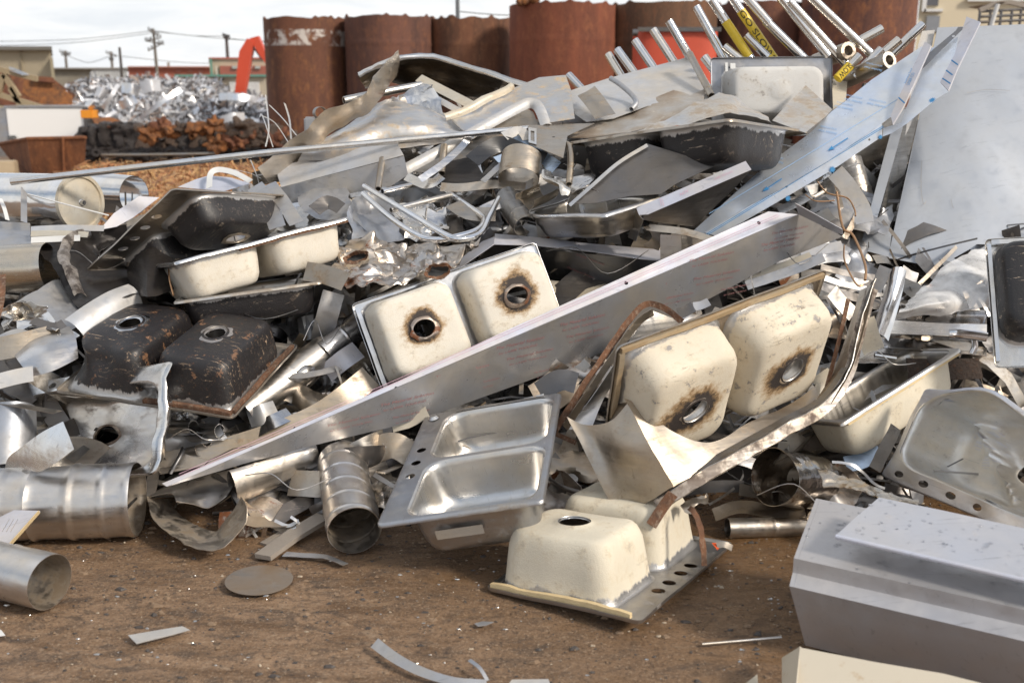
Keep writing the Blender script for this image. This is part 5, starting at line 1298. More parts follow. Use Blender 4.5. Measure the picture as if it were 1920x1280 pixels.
tube('drilled_hole', None, None, [G(142, 936, .17) + V((0, -.03, 0)), G(142, 936, .17) + V((0, .02, 0))], .009, M['blackhole'], parent=r, hollow=0, sub=1)  # solid black plug standing in for the dark inside a hole
duct('round_duct', 'small round duct with open end towards the viewer at the bottom left edge', 'duct', G(-70, 1050, .10), G(94, 1091, .096), .094, M['duct'], seams=(.55,), inner=M['duct_dirty'], roll=0, dent=.004)
duct('spiral_duct', 'upright spiral-seamed duct left of the clean double-bowl sink, open end down towards the viewer', 'duct', P(641, 866, 3.98), G(664, 994, .102), .100, M['duct'], spiral=5.0, inner=M['duct_dirty'], dent=.005, seamh=.0045, L=150)
duct('flattened_duct', 'flattened duct with dark oval mouth just left of the upright spiral duct', 'duct', P(436, 915, 3.72), P(592, 852, 4.0), .078, M['duct'], r1=.055, flat=.45, roll=25, inner=M['steel_dark'], spiral=3, dent=.008)
tag(sheet('duct_offcut', 'seamed duct offcut bent over, lying left of the flattened duct', 'metal sheet', [[P(279, 932, 3.72), P(310, 912, 3.9), P(370, 895, 3.95), P(437, 880, 3.95)], [P(320, 925, 3.68), P(350, 920, 3.74), P(395, 912, 3.76), P(440, 905, 3.78)], [P(330, 940, 3.60), P(360, 945, 3.62), P(392, 952, 3.63), P(425, 930, 3.66)]], M['duct']))
tag(sheet('curled_offcut', 'curled ribbed offcut rocking on the dirt below the flattened duct', 'metal sheet', [[P(276, 930, 3.72), P(287, 972, 3.58), P(328, 1008, 3.45), P(385, 1032, 3.38), P(420, 1024, 3.38), P(461, 978, 3.46), P(463, 948, 3.5)], [P(314, 936, 3.84), P(334, 960, 3.74), P(365, 982, 3.64), P(397, 994, 3.58), P(414, 984, 3.58), P(444, 944, 3.62), P(450, 930, 3.64)]], M['duct_dirty'], cr_=.006, cf=14, back=M['duct']))
duct('tapered_duct', 'two-seamed round duct slanting up under the right bowl of the black sink', 'duct', P(455, 772, 4.15), P(612, 655, 4.5), .062, M['duct'], r1=.075, seams=(.15, .55, .95), dent=.006)
duct('tapered_duct', 'short duct piece joining below the left rim of the scorched drain sink', 'duct', P(605, 662, 4.45), P(680, 604, 4.6), .06, M['duct'], seams=(.5,), dent=.006)
duct('duct_ring', 'short polished ring of duct lying open at the foot of the leaning rail', 'duct', P(1452, 893, 3.62), P(1528, 905, 3.82), .108, M['steel_dark_polish'], roll=10, dent=.012, df=7, inner=M['steel_dark_polish'])
duct('thin_duct', 'horizontal thin duct low in the dark gap between the crumpled strip and the dirt', 'duct', P(1364, 990, 3.62), P(1532, 986, 3.66), .040, M['steel_brown'], seams=(.5,))
duct('half_duct', 'half-round duct piece with bright lip left of the steel hood', 'duct', P(1528, 975, 3.62), P(1612, 948, 3.75), .04, M['steel_brown'], arc=(0, 230), roll=200)
duct('ribbed_elbow', 'ribbed flexible duct just left of the slotted galvanised channel', 'duct', P(1588, 305, 5.75), P(1618, 400, 5.6), .085, M['duct'], seams=(.2, .4, .6, .8), dent=.01)
duct('dark_duct', 'wide dark brown duct in the gap behind the slotted channel', 'duct', P(1560, 310, 6.0), P(1700, 250, 6.1), .17, M['steel_brown'], dent=.01)
duct('dark_duct', 'shadowed upright duct below the tangled copper wires', 'duct', P(1600, 395, 5.5), P(1612, 500, 5.35), .10, M['steel_brown'], seams=(.3, .7), dent=.02)
duct('dark_duct', 'dented duct mouth left of the tangled copper wires', 'duct', P(1560, 350, 5.6), P(1575, 455, 5.35), .08, M['steel_dark'], dent=.02)
duct('metal_ring', 'thin ring standing in the small stainless basin', 'ring', P(1100, 392, 4.88), P(1122, 384, 5.05), .105, M['steel'], inner=M['steel_in'], L=8)
duct('band_ring', 'wide curved steel band under the blue strip at upper middle', 'ring', P(978, 292, 5.2), P(972, 336, 5.1), .095, M['steel_brown'], dent=.01, flat=1.1)
duct('curled_duct', 'torn duct curl right of the chrome tube frame', 'duct', P(948, 366, 5.1), P(985, 425, 4.9), .06, M['steel_dark'], arc=(40, 300), seams=(.7,), dent=.02)
duct('curled_duct', 'short half-round curl above the small stainless basin left corner', 'duct', P(985, 372, 4.95), P(1030, 352, 5.1), .06, M['steel_brown'], arc=(0, 200), roll=180, dent=.01)
r = root_at('polished_tank', 'mirror-polished cylinder with dished beige end cap at the left edge', 'tank', P(60, 430, 5.3))
duct('shell', None, None, P(-90, 372, 5.55), P(150, 380, 5.12), .145, M['chrome'], seams=(.88, .93), parent=r, seamh=.002)
p0, p1 = P(150, 380, 5.12), P(-90, 372, 5.55); ax = (p0 - p1).normalized()
for nm, prof_, mt in (('end_cap', [(.0, .012), (.05, .014), (.10, .010), (.125, .004), (.128, .014), (.145, .014), (.147, -.006)], 'beigeplate'), ('boss', [(.0, .03), (.012, .03), (.014, .014), (.02, .012)], 'steel_bright')):
    z_ = V((0, 0, 1)); z_ = (z_ - ax * z_.dot(ax)).normalized(); x_ = z_.cross(ax); vs = []; fs = []; n_ = 48
    for (q, h) in prof_:
        for i in range(n_): a = 2 * PI * i / n_; vs.append(p0 + ax * h + (x_ * math.cos(a) + z_ * math.sin(a)) * q)
    for j in range(len(prof_) - 1):
        for i in range(n_): fs.append((j * n_ + i, (j + 1) * n_ + i, (j + 1) * n_ + (i + 1) % n_, j * n_ + (i + 1) % n_))
    mesh(nm, vs, fs, M[mt], r)
tag(duct('polished_tank', None, None, P(170, 362, 5.9), P(252, 366, 5.75), .125, M['chrome'], r1=.11), 'second polished cylinder just behind the beige end cap', 'tank')
duct('large_duct', 'big smooth duct at the left edge below the grey flat box', 'duct', P(-90, 512, 4.7), P(92, 500, 4.72), .115, M['steel_brown2'], dent=.004)
duct('grey_canister', 'dull grey canister at the left edge above the wide round duct', 'duct', P(22, 765, 4.0), P(20, 880, 3.85), .095, M['galv'], dent=.006)
strip('rim_strip', 'flat rim strip resting on the dull grey canister', 'metal strip', [P(-5, 752, 3.95), P(50, 762, 3.9), P(108, 772, 3.85)], .05, M['steel_brown'], roll=70)
tag(sheet('ridged_sheet', 'broad curved sheet with fine ridges left of the black overturned sink', 'metal sheet', [[Q(22, 656, .42), Q(60, 630, .45), Q(130, 612, .42)], [Q(34, 676, .5), Q(80, 652, .55), Q(142, 634, .5)], [Q(58, 706, .45), Q(98, 696, .5), Q(146, 672, .45)]], M['duct']))
# rolled strips under the pink-lined channel
for i, (u, v, w_) in enumerate(((318, 805, 70), (345, 828, 66), (325, 845, 80), (372, 812, 60))):
    duct('rolled_strip', ['flattened steel loop just under the rusty rim of the black sink', 'flattened steel loop in the middle of the stack of loops', 'lowest flattened loop, beside the crumpled sink rim', 'rightmost flattened loop of the small stack'][i], 'metal loop', P(u - w_ / 2, v, 4.1), P(u + w_ / 2 + 10, v - 4, 4.0), .045, M['steel'], flat=1, roll=0, r1=.03, arc=(0, 330), L=8)
# ---- sheets and bands of the upper left
strip('twisted_ribbon', 'broad tan steel ribbon twisting down from the crest at upper left', 'metal strip', [Q(748, 118, .5), Q(722, 153, .62), Q(693, 195, .68), Q(650, 216, .66), Q(613, 235, .62), Q(590, 262, .52), Q(548, 285, .42), Q(500, 330, .3)], .15, M['tan_steel'], roll=60, roll2=20, w2=.12, cr_=.02, cf=4, cup=.08)
tag(sheet('curved_sheet', 'dark shiny arched sheet forming the crest of the heap on the left', 'metal sheet', [[Q(669, 142, .2), Q(715, 122, .3), Q(757, 108, .35), Q(824, 109, .3), Q(911, 135, .3), Q(990, 160, .3)], [Q(680, 156, .05), Q(720, 138, .0), Q(765, 132, -.2), Q(830, 140, -.3), Q(905, 158, -.2), Q(975, 168, .1)],
    [Q(690, 168, .2), Q(725, 152, .1), Q(770, 165, -.1), Q(820, 178, -.2), Q(890, 195, .0), Q(955, 172, .25)]], M['steel_brown'], cr_=.03, cf=4, back=M['steel_brown']))
strip('bright_strip', 'bright rolled strip along the arched crest sheet', 'metal strip', [Q(672, 140, .3), Q(715, 119, .4), Q(757, 107, .45), Q(824, 108, .4), Q(911, 134, .4), Q(990, 160, .4)], .035, M['steel_bright'], roll=20, cup=.25, cr_=.01)
tag(sheet('crumpled_foil', 'small crumpled silver foil under the arched crest sheet', 'metal foil', [[Q(735, 188, .35), Q(775, 172, .35), Q(812, 160, .35)], [Q(760, 205, .4), Q(800, 195, .4), Q(830, 190, .4)], [Q(790, 222, .4), Q(815, 215, .4), Q(838, 212, .4)]], M['steel_bright'], cr_=.05, cf=7))
strip('channel_bar', 'beige channel bar sloping down beneath the arched crest sheet', 'metal strip', [Q(785, 146, .3), Q(886, 198, .3)], .06, M['beigeplate'], roll=30)
strip('channel_bar', 'second narrower bar parallel to the beige channel bar', 'metal strip', [Q(795, 172, .35), Q(868, 212, .35)], .04, M['galv_light'], roll=30)
tag(sheet('domed_sheet', 'large pale domed sheet with rusty spots above the long conduit', 'metal sheet', [[Q(585, 270, .35), Q(645, 236, .35), Q(715, 194, .3), Q(775, 189, .25), Q(832, 215, .25), Q(868, 244, .3)], [Q(575, 285, .45), Q(645, 262, .55), Q(715, 232, .6), Q(775, 225, .6), Q(832, 240, .5), Q(880, 255, .45)], [Q(560, 305, .35), Q(640, 298, .4), Q(715, 285, .4), Q(775, 275, .4), Q(832, 270, .4), Q(890, 268, .4)]], M['dome_steel'], cr_=.02, cf=3))
pl_ = Plane(Q(840, 215, .45), Q(1058, 138, .5), Q(1025, 232, .6))
tag(poly('bent_sheet', 'pale blue-grey sheet with a ragged brown top edge in the upper middle', 'metal sheet', pl_, [(836, 217), (910, 186), (979, 160), (1008, 146), (1058, 138), (1068, 165), (1078, 224), (1028, 233), (1010, 205), (985, 195), (892, 241), (868, 245)], M['dome_steel'], cr_=.02, cf=4))
strip('rolled_edge', 'dirty rolled edge along the left of the pale blue-grey sheet', 'metal strip', [Q(836, 218, .55), Q(880, 202, .55), Q(935, 174, .55), Q(965, 160, .55)], .045, M['beigeplate'], roll=10, cup=.3, cr_=.01)
strip('board_rim', 'long pressed cream rim with rounded corner crossing below the conduit', 'metal strip', [Q(757, 318, .42), Q(850, 268, .5), Q(895, 243, .55), Q(975, 199, .65), Q(998, 193, .66), Q(1012, 203, .66), Q(1024, 232, .62)], .06, M['galv_light'], roll=15, cup=.2)
tag(poly('draining_board', 'dull draining board inside the pressed cream rim', 'metal sheet', Plane(Q(780, 318, .3), Q(980, 205, .5), Q(900, 300, .35)), [(770, 322), (895, 252), (985, 204), (1003, 212), (1012, 238), (985, 262), (900, 300), (830, 330)], M['steel_brown'], cr_=.02))
for i, (pth, w_, lb) in enumerate((([(498, 178), (504, 240), (498, 275)], .014, 'upright white plastic band in front of the first tank'), ([(487, 220), (492, 217), (512, 276)], .010, 'thin bent white band furthest left before the first tank'), ([(488, 216), (515, 230), (540, 266)], .010, 'thin white band curving right before the first tank'), ([(505, 197), (530, 222), (556, 254)], .014, 'straight slanting white band before the first tank'), ([(534, 194), (543, 225), (546, 262)], .030, 'broad white band nearest the tan ribbon'), ([(470, 300), (482, 330), (487, 350)], .02, 'short white band hanging below the long conduit'), ([(440, 318), (470, 325), (490, 335)], .016, 'small white band under the long conduit end'))):
    strip('packing_band', lb, 'packing band', [Q(*p, .2) for p in pth], w_ * .6, M['galv_light'], roll=20 + 10 * i, t=.001)
duct('small_ring', 'small dark ring standing left of the tan ribbon', 'ring', Q(597, 212, .3), Q(602, 212, .36), .035, M['steel_dark'], L=4, n=24)
box('motor_block', 'small pale block under the dark ring by the tan ribbon', 'box', Q(583, 236, .25), (.07, .06, .10), M['galv'], bev=.01)
pl_ = Plane(Q(1064, 172, .35), Q(1295, 105, .35), Q(1150, 222, .55))
tag(poly('large_plate', 'large flat pale plate lying in front of the upright rods', 'metal sheet', pl_, [(1064, 172), (1145, 145), (1276, 112), (1296, 104), (1318, 145), (1340, 182), (1322, 190), (1213, 200), (1150, 222), (1100, 228), (1078, 214)], M['galv_light'], cr_=.008, cf=2, t=.003))
tag(sheet('curved_offcut', 'small dark curved offcut lying on the large pale plate', 'metal sheet', [[Q(1083, 180, .62), Q(1100, 172, .66), Q(1115, 162, .64)], [Q(1098, 198, .66), Q(1116, 190, .7), Q(1133, 184, .68)], [Q(1116, 224, .62), Q(1135, 218, .66), Q(1154, 214, .64)]], M['steel_brown']))
pl_ = Plane(Q(1060, 256, .45), Q(1320, 165, .62), Q(1190, 250, .65))
tag(poly('mottled_sheet', 'brown mottled sheet with wavy top edge above the dark double sink', 'metal sheet', pl_, [(1057, 256), (1115, 228), (1213, 192), (1268, 170), (1297, 173), (1321, 163), (1324, 186), (1300, 205), (1241, 233), (1186, 250), (1060, 264)], M['mottled'], cr_=.03, cf=6))
tag(sheet('peaked_sheet', 'pale folded sheet peaking above the dark double sink', 'metal sheet', [[Q(1186, 252, .72), Q(1260, 220, .74), Q(1350, 178, .74), Q(1400, 200, .7), Q(1440, 222, .66)], [Q(1200, 258, .8), Q(1270, 235, .82), Q(1350, 214, .86), Q(1400, 218, .82), Q(1450, 236, .76)]], M['mottled2'], cr_=.02, cf=7))
pl_ = Plane(Q(1449, 224, .85), Q(1511, 161, .7), Q(1561, 206, .8))
tag(poly('triangular_sheet', 'grey triangular sheet corner in front of the upright pale-backed sink', 'metal sheet', pl_, [(1447, 226), (1511, 160), (1561, 206), (1553, 214), (1509, 250)], M['mottled2'], cr_=.008))
tag(poly('cream_sheet', 'narrow cream sheet standing right of the upright pale-backed sink', 'metal sheet', Plane(Q(1560, 150, .5), Q(1590, 152, .5), Q(1565, 205, .6)), [(1560, 148), (1589, 153), (1586, 188), (1562, 206)], M['creamflat']))
pl_ = Plane(Q(992, 236, .6), Q(1115, 232, .6), Q(1006, 275, .68))
r = root_at('junction_plate', 'flat brown-grey plate with small framed slot above the blue strip', 'metal sheet', pl_.hit(1000, 275))
poly('plate', None, None, pl_, [(990, 235), (1115, 231), (1064, 255), (1056, 296), (1006, 276), (992, 270)], M['steel_brown'], parent=r, holes=[(1038, 257, .008)])
poly('slot_frame', None, None, pl_, [(991, 241), (1006, 243), (1006, 273), (991, 269)], M['steel_bright'], parent=r, lift=.006, slots=[[(995, 247), (1002, 248), (1002, 268), (995, 265)]])
for i, (pth, w_, mt, ro, lb) in enumerate((([(958, 262), (1000, 288), (1042, 316)], .085, 'bluesheen', 10, 'broad sky-blue strip under the brown-grey plate'), ([(930, 300), (955, 288), (985, 262)], .05, 'bluesheen', 40, 'narrow blue strip crossing behind the broad blue strip'), ([(886, 302), (912, 280), (945, 270), (985, 286), (1020, 300)], .085, 'blackstrip', 15, 'black curved strip with small holes left of the blue strip'),
        ([(788, 337), (843, 297), (884, 253)], .035, 'steel_bright', 10, 'clear bright strip slanting across the brown dirty box'), ([(905, 340), (930, 318), (950, 302)], .03, 'steel', 30, 'short steel bar below the black curved strip'), ([(945, 255), (975, 245), (990, 262)], .06, 'galv_light', 35, 'pale torn corner above the blue strip'))):
    strip('flat_strip', lb, 'metal strip', [Q(*p, .5 + .02 * i) for p in pth], w_, M[mt], roll=ro, cr_=.004)
tag(poly('burnt_box_side', 'brown-black burnt sink side poking up above the tube frame', 'metal sheet', Plane(Q(835, 303, .35), Q(886, 293, .4), Q(911, 338, .45)), [(833, 304), (887, 292), (912, 338), (880, 345), (830, 340), (770, 352), (800, 322)], M['burnt'], cr_=.02, cf=5))
tag(sheet('twisted_foil', 'twisted bright foil below the bent upright pipe', 'metal foil', [[Q(1012, 304, .6), Q(1040, 322, .6), Q(1075, 335, .55), Q(1112, 326, .5)], [Q(1018, 330, .66), Q(1045, 345, .68), Q(1080, 352, .62), Q(1105, 345, .55)], [Q(1035, 358, .6), Q(1058, 368, .62), Q(1080, 362, .6), Q(1100, 352, .5)]], M['steel_bright'], cr_=.04, cf=6))
# middle: crumpled things round the tube frame
tag(sheet('rusty_foil', 'crumpled rust-stained sheet between the side-on cream sink and the scorched drain sink', 'metal foil', [[Q(640, 458, .3), Q(700, 447, .35), Q(745, 454, .35), Q(800, 457, .4), Q(850, 450, .4), Q(905, 444, .4)], [Q(640, 485, .35), Q(700, 480, .4), Q(750, 476, .35), Q(800, 482, .45), Q(850, 478, .4), Q(895, 465, .4)], [Q(620, 505, .35), Q(690, 510, .45), Q(750, 505, .4), Q(800, 505, .5), Q(850, 498, .4), Q(880, 482, .4)], [Q(585, 518, .35), Q(640, 530, .4), Q(695, 541, .45), Q(760, 532, .45), Q(820, 516, .4), Q(862, 498, .35)]], M['rustfoil'], cr_=.055, cf=8, sub=14, sharp=30))
for (u, v, a_, b_, lb) in ((668, 482, .055, .018, 'rusted-out oval hole at the left of the crumpled sheet'), (822, 508, .05, .028, 'rusted-out round hole at the right of the crumpled sheet')):
    r = root_at('rusted_opening', lb, 'scrap', Q(u, v, .5)); c_ = Q(u, v, .52); ps = [c_ + V((a_ * math.cos(t * PI / 6), -.015 * math.sin(t), b_ * math.sin(t * PI / 6) + a_ * .2 * math.cos(t * PI / 6))) for t in range(13)]
    strip('torn_lip', None, None, ps, .018, M['rust_rail'], roll=45, parent=r, cr_=.012, cf=20)
    mesh('dark_inside', [c_ + V((0, .02, 0))] + [p + V((0, .012, 0)) for p in ps[:12]], [(0, 1 + i, 1 + (i + 1) % 12) for i in range(12)], M['blackhole'], r)  # black disc painting the shade inside the opening
strip('bent_strip', 'tarnished flat strip under the crumpled rust-stained sheet', 'metal strip', [Q(572, 508, .42), Q(610, 515, .44), Q(648, 528, .48)], .09, M['steel_brown'], roll=10)
tag(sheet('crinkled_sheet', 'crinkled silver sheet right behind the chrome tube frame', 'metal foil', [[Q(745, 372, .3), Q(790, 378, .3), Q(835, 388, .3)], [Q(750, 410, .35), Q(800, 415, .35), Q(840, 420, .35)], [Q(760, 445, .35), Q(800, 450, .35), Q(838, 445, .35)]], M['steel_bright'], cr_=.06, cf=7))
tag(sheet('crinkled_sheet', 'grey pressed bowl-like sheet left of the chrome tube frame', 'metal foil', [[Q(668, 368, .3), Q(700, 352, .3), Q(740, 372, .3)], [Q(655, 410, .35), Q(700, 400, .2), Q(745, 410, .3)], [Q(650, 450, .35), Q(700, 445, .35), Q(750, 452, .35)]], M['galv'], cr_=.05, cf=5))
tag(sheet('blue_grey_fold', 'blue-grey folded sheet right above the end of the side-on cream sink', 'metal sheet', [[Q(560, 372, .2), Q(600, 352, .2), Q(652, 342, .25)], [Q(575, 400, .3), Q(615, 385, .3), Q(660, 380, .3)], [Q(640, 412, .3), Q(668, 420, .3), Q(688, 440, .35)]], M['galv'], cr_=.03, cf=5))
for i, (pth, w_, mt, ro, lb) in enumerate((([(478, 348), (500, 380), (520, 425)], .085, 'galv', 5, 'pale flat bar sloping down under the folded grey sheet'), ([(505, 345), (530, 378), (556, 418)], .07, 'galv', 15, 'second pale flat bar beside the first under the folded grey sheet'), ([(826, 350), (870, 352), (930, 345), (985, 350)], .05, 'steel_brown', 30, 'wavy tarnished strip right of the tube frame'), ([(905, 395), (950, 372), (1000, 345), (1022, 335)], .06, 'steel', 25, 'bent strip rising right from the tube frame'),
        ([(850, 380), (880, 400), (930, 402)], .09, 'steel_brown', 40, 'dark curved sheet inside the tube frame loop'), ([(760, 330), (800, 345), (828, 330)], .05, 'steel_bright', 30, 'bright curl above the tube frame crossbar'), ([(590, 395), (615, 378), (640, 390)], .07, 'steel_dark3', 20, 'dark arched offcut under the folded grey sheet'))):
    strip('flat_strip', lb, 'metal strip', [Q(*p, .42 + .02 * (i % 3)) for p in pth], w_, M[mt], roll=ro, cr_=.006)
# ---- left edge
tag(poly('flat_box', 'grey flat box end jutting in at the left edge under the polished cylinder', 'metal box', Plane(Q(0, 415, .3), Q(56, 418, .3), Q(57, 463, .36)), [(-60, 412), (56, 418), (58, 463), (-60, 465)], M['galv'], t=.12))
for i, (pth, w_, mt, ro, lb) in enumerate((([(58, 430), (120, 427), (195, 428)], .03, 'galv_light', 20, 'uppermost thin pale bar right of the grey flat box'), ([(58, 438), (110, 437), (165, 440)], .03, 'beigeplate', 25, 'middle thin bar right of the grey flat box'), ([(58, 450), (100, 448), (150, 446)], .03, 'label', 20, 'lowest white bar right of the grey flat box'), ([(45, 352), (45, 416)], .03, 'galv', 20, 'short upright bar before the polished cylinder'),
        ([(0, 372), (8, 390), (14, 412)], .02, 'label', 30, 'small slanted white strip at the left edge by the cylinder'))):
    strip('flat_bar', lb, 'metal strip', [Q(*p, .42) for p in pth], w_, M[mt], roll=ro)
tube('wire', 'straight pale wire crossing in front of the beige end cap', 'wire', [Q(52, 364, .75), Q(130, 385, .75), Q(204, 404, .65)], .0035, M['label'], hollow=0, n=6)
tag(poly('white_sheet', 'white bent sheet sticking out left of the dark propped sink', 'metal sheet', Plane(Q(187, 430, .2), Q(262, 368, .2), Q(298, 372, .1)), [(187, 430), (215, 400), (262, 368), (300, 370), (252, 408), (220, 425)], M['panelwhite'], cr_=.01))
tag(poly('white_sheet', 'white sheet standing behind the dark propped sink top edge', 'metal sheet', Plane(Q(332, 349, -.1), Q(390, 327, -.1), Q(391, 352, -.1)), [(332, 351), (365, 335), (390, 328), (432, 330), (470, 345), (420, 358)], M['panelwhite'], cr_=.02))
strip('white_band', 'bent white band arching above the dark propped sink', 'packing band', [Q(392, 352, .0), Q(395, 326, .0), Q(410, 318, .0), Q(440, 324, .0), Q(470, 340, 0)], .035, M['label'], roll=30)
sheet('crushed_sink', 'burnt black crushed sink shell under the dark propped sink at left', 'sink', [[Q(60, 458, .3), Q(105, 440, .25), Q(150, 430, .2), Q(235, 424, .1)], [Q(95, 500, .35), Q(125, 478, .3), Q(170, 472, .0), Q(240, 468, -.1)], [Q(118, 540, .35), Q(150, 525, .3), Q(190, 515, .1), Q(245, 512, .1)], [Q(152, 575, .35), Q(180, 562, .4), Q(230, 560, .45), Q(262, 552, .4)]], M['burnt'], cr_=.02, cf=5, sub=10)
strip('torn_edge', 'pale curled torn edge on the crushed black sink', 'metal strip', [Q(170, 438, .35), Q(135, 450, .42), Q(125, 478, .45), Q(138, 512, .45), Q(155, 548, .42)], .06, M['burnt2'], roll=30, cup=.3, cr_=.015, cf=9)
sheet('black_bowl', 'round-cornered black bowl below the dark propped sink at left', 'sink bowl', [[Q(250, 445, .1), Q(285, 440, .35), Q(318, 450, .3)], [Q(238, 500, .2), Q(275, 505, .5), Q(325, 500, .35)], [Q(245, 545, .25), Q(280, 560, .5), Q(330, 540, .3)]], M['burnt'], cr_=.012)
tag(sheet('grey_sheet', 'grey bent sheet at left behind the dented black bowl', 'metal sheet', [[Q(30, 566, .35), Q(70, 545, .35), Q(108, 526, .3), Q(165, 560, .25)], [Q(60, 600, .4), Q(100, 590, .4), Q(130, 585, .35), Q(175, 575, .3)], [Q(90, 620, .35), Q(115, 622, .4), Q(140, 615, .4), Q(190, 590, .3)]], M['galv'], cr_=.01))
strip('white_edge', 'white rounded board edge just above the dented black bowl', 'metal strip', [Q(140, 610, .5), Q(175, 585, .5), Q(215, 562, .48), Q(258, 546, .42)], .11, M['galv_light'], roll=20, cup=.2)
tag(sheet('crumpled_bowl', 'crumpled shiny bowl piece at the left edge beside the grey bent sheet', 'metal foil', [[Q(5, 570, .45), Q(45, 566, .5), Q(90, 572, .5)], [Q(15, 592, .4), Q(50, 590, .35), Q(98, 595, .45)], [Q(28, 618, .45), Q(60, 614, .5), Q(102, 618, .5)]], M['steel_bright'], cr_=.05, cf=7))
strip('dark_strip', 'dark curved strip above the ridged half-round sheet', 'metal strip', [Q(-10, 655, .5), Q(40, 645, .5), Q(116, 626, .45)], .11, M['steel_brown'], roll=30)
for i, (pth, w_, mt, ro, lb) in enumerate((([(-5, 715), (30, 706), (62, 700)], .07, 'galv_light', 30, 'white edge of a panel under the ridged half-round sheet'), ([(-8, 600), (2, 560), (4, 515)], .03, 'rust_rail', 20, 'upright rusty strip at the left edge'), ([(-5, 640), (30, 625), (60, 632)], .05, 'steel', 40, 'steel strip below the crumpled shiny bowl piece'), ([(60, 600), (100, 612), (120, 605)], .04, 'steel_dark3', 30, 'small dark strip left of the dented black bowl'))):
    strip('flat_strip', lb, 'metal strip', [Q(*p, .5) for p in pth], w_, M[mt], roll=ro)
r = root_at('vent_grille', 'pale blue-white grille plate with three slots at the left edge, above the small duct', 'grille', P(30, 1040, 3.45))
gp = Plane(P(0, 955, 3.50), P(74, 958, 3.42), P(0, 1040, 3.28))
poly('plate', None, None, gp, [(-60, 953), (74, 957), (0, 1040), (-60, 1100)], M['panelwhite'], parent=r, t=.006, slots=[[(16, 973), (18, 973), (4, 997), (2, 997)], [(24, 973), (26, 973), (12, 997), (10, 997)], [(32, 973), (34, 973), (20, 997), (18, 997)]])
strip('edge', None, None, [gp.hit(74, 959), gp.hit(0, 1042), gp.hit(-30, 1072)], .02, M['wood'], roll=60, parent=r)
# ---- low centre
strip('curved_band', 'long curved tan band following under the pink-lined channel to the left', 'metal strip', [P(285, 872, 3.95), P(380, 852, 4.0), P(460, 830, 4.05), P(540, 803, 4.1), P(600, 776, 4.15), P(650, 742, 4.2), P(695, 705, 4.3)], .09, M['tan_steel'], roll=5, w2=.11)
for i, (a, b, w_, mt, ro, Y, lb) in enumerate((((612, 700), (672, 655), .09, 'panelwhite', 10, 4.4, 'white-faced strip below the short duct piece'), ((626, 548), (602, 640), .10, 'galv', 5, 4.5, 'flat grey strip standing upright left of the scorched drain sink'), ((585, 590), (598, 650), .10, 'galv_light', 10, 4.62, 'pale strip behind the upright grey strip'), ((522, 762), (622, 740), .03, 'panelwhite', 10, 4.35, 'narrow white strip with bolt hole in the dark gap left of the drain sink'), ((468, 790), (520, 770), .10, 'galv_light', 10, 4.12, 'white triangular offcut under the tapered duct'), ((470, 812), (545, 775), .07, 'steel_bright', 30, 4.1, 'bright offcut above the long tan band'),
        ((520, 790), (590, 775), .04, 'steel', 20, 4.25, 'small steel strip behind the long tan band'), ((640, 770), (690, 725), .03, 'steel_dark3', 30, 4.45, 'dark strip next to the upper end of the tan band'), ((560, 620), (600, 610), .12, 'galv', 20, 4.6, 'pale plate between the black sinks and the scorched drain sink'))):
    strip('flat_strip', lb, 'metal strip', [P(*a, Y), P((a[0] + b[0]) / 2, (a[1] + b[1]) / 2 - 2, Y - .02), P(*b, Y + .05)], w_, M[mt], roll=ro)
strip('flat_bar', 'dusty brown flat bar lying on the dirt left of the spiral duct', 'flat bar', [G(492, 1040, .03), G(548, 1000, .04), G(606, 965, .06)], .075, M['woodgrey'], roll=55, t=.018, lin=True)
strip('flat_bar', 'second darker flat bar half hidden beneath the first', 'flat bar', [G(500, 1020, .012), G(560, 985, .02)], .07, M['woodgrey'], roll=55, t=.01, lin=True)
strip('torn_strip', 'small torn grey strip lying on the dirt by the end of the brown bar', 'metal strip', [G(534, 1038, .015), G(585, 1041, .02), G(612, 1044, .02), G(648, 1058, .015)], .04, M['galv'], roll=65, w2=.03, cr_=.005)
r = root_at('low_channel', 'pale double-flanged channel lying low behind the brown flat bar', 'metal channel', G(540, 985))
poly('face', None, None, Plane(P(460, 945, 3.95), P(605, 957, 3.95), P(520, 975, 3.85)), [(455, 943), (605, 952), (605, 965), (455, 958)], M['panelwhite'], parent=r)
poly('face', None, None, Plane(P(460, 965, 3.88), P(605, 975, 3.88), P(520, 985, 3.80)), [(390, 960), (605, 969), (605, 978), (400, 975)], M['panelwhite'], parent=r)
wpl = Plane(P(460, 905, 4.05), P(605, 900, 4.05), P(520, 945, 3.95)); poly('web', None, None, wpl, [(460, 940), (470, 905), (560, 890), (605, 895), (605, 948)], M['galv_light'], parent=r)
writing('The Material Solution', wpl, (515, 930), (560, 948), .014, M['redink'], r, shear=.2, width=.12)
writing('NOV', wpl, (548, 945), (575, 950), .016, M['pinkink'], r, shear=.2)
tag(poly('perforated_sheet', 'tan perforated sheet with curled edge below the flattened duct', 'metal sheet', Plane(P(455, 940, 3.72), P(545, 988, 3.6), P(460, 985, 3.55)), [(452, 930), (475, 950), (505, 975), (545, 988), (520, 990), (478, 991), (455, 985), (446, 960)], M['tan_steel'],
    holes=[(462 + 9 * i + 4 * (j % 2), 958 + 9 * j, .005) for j in range(3) for i in range(1 + j * 2, 4 + j) if 462 + 9 * i < 500], cr_=.01))
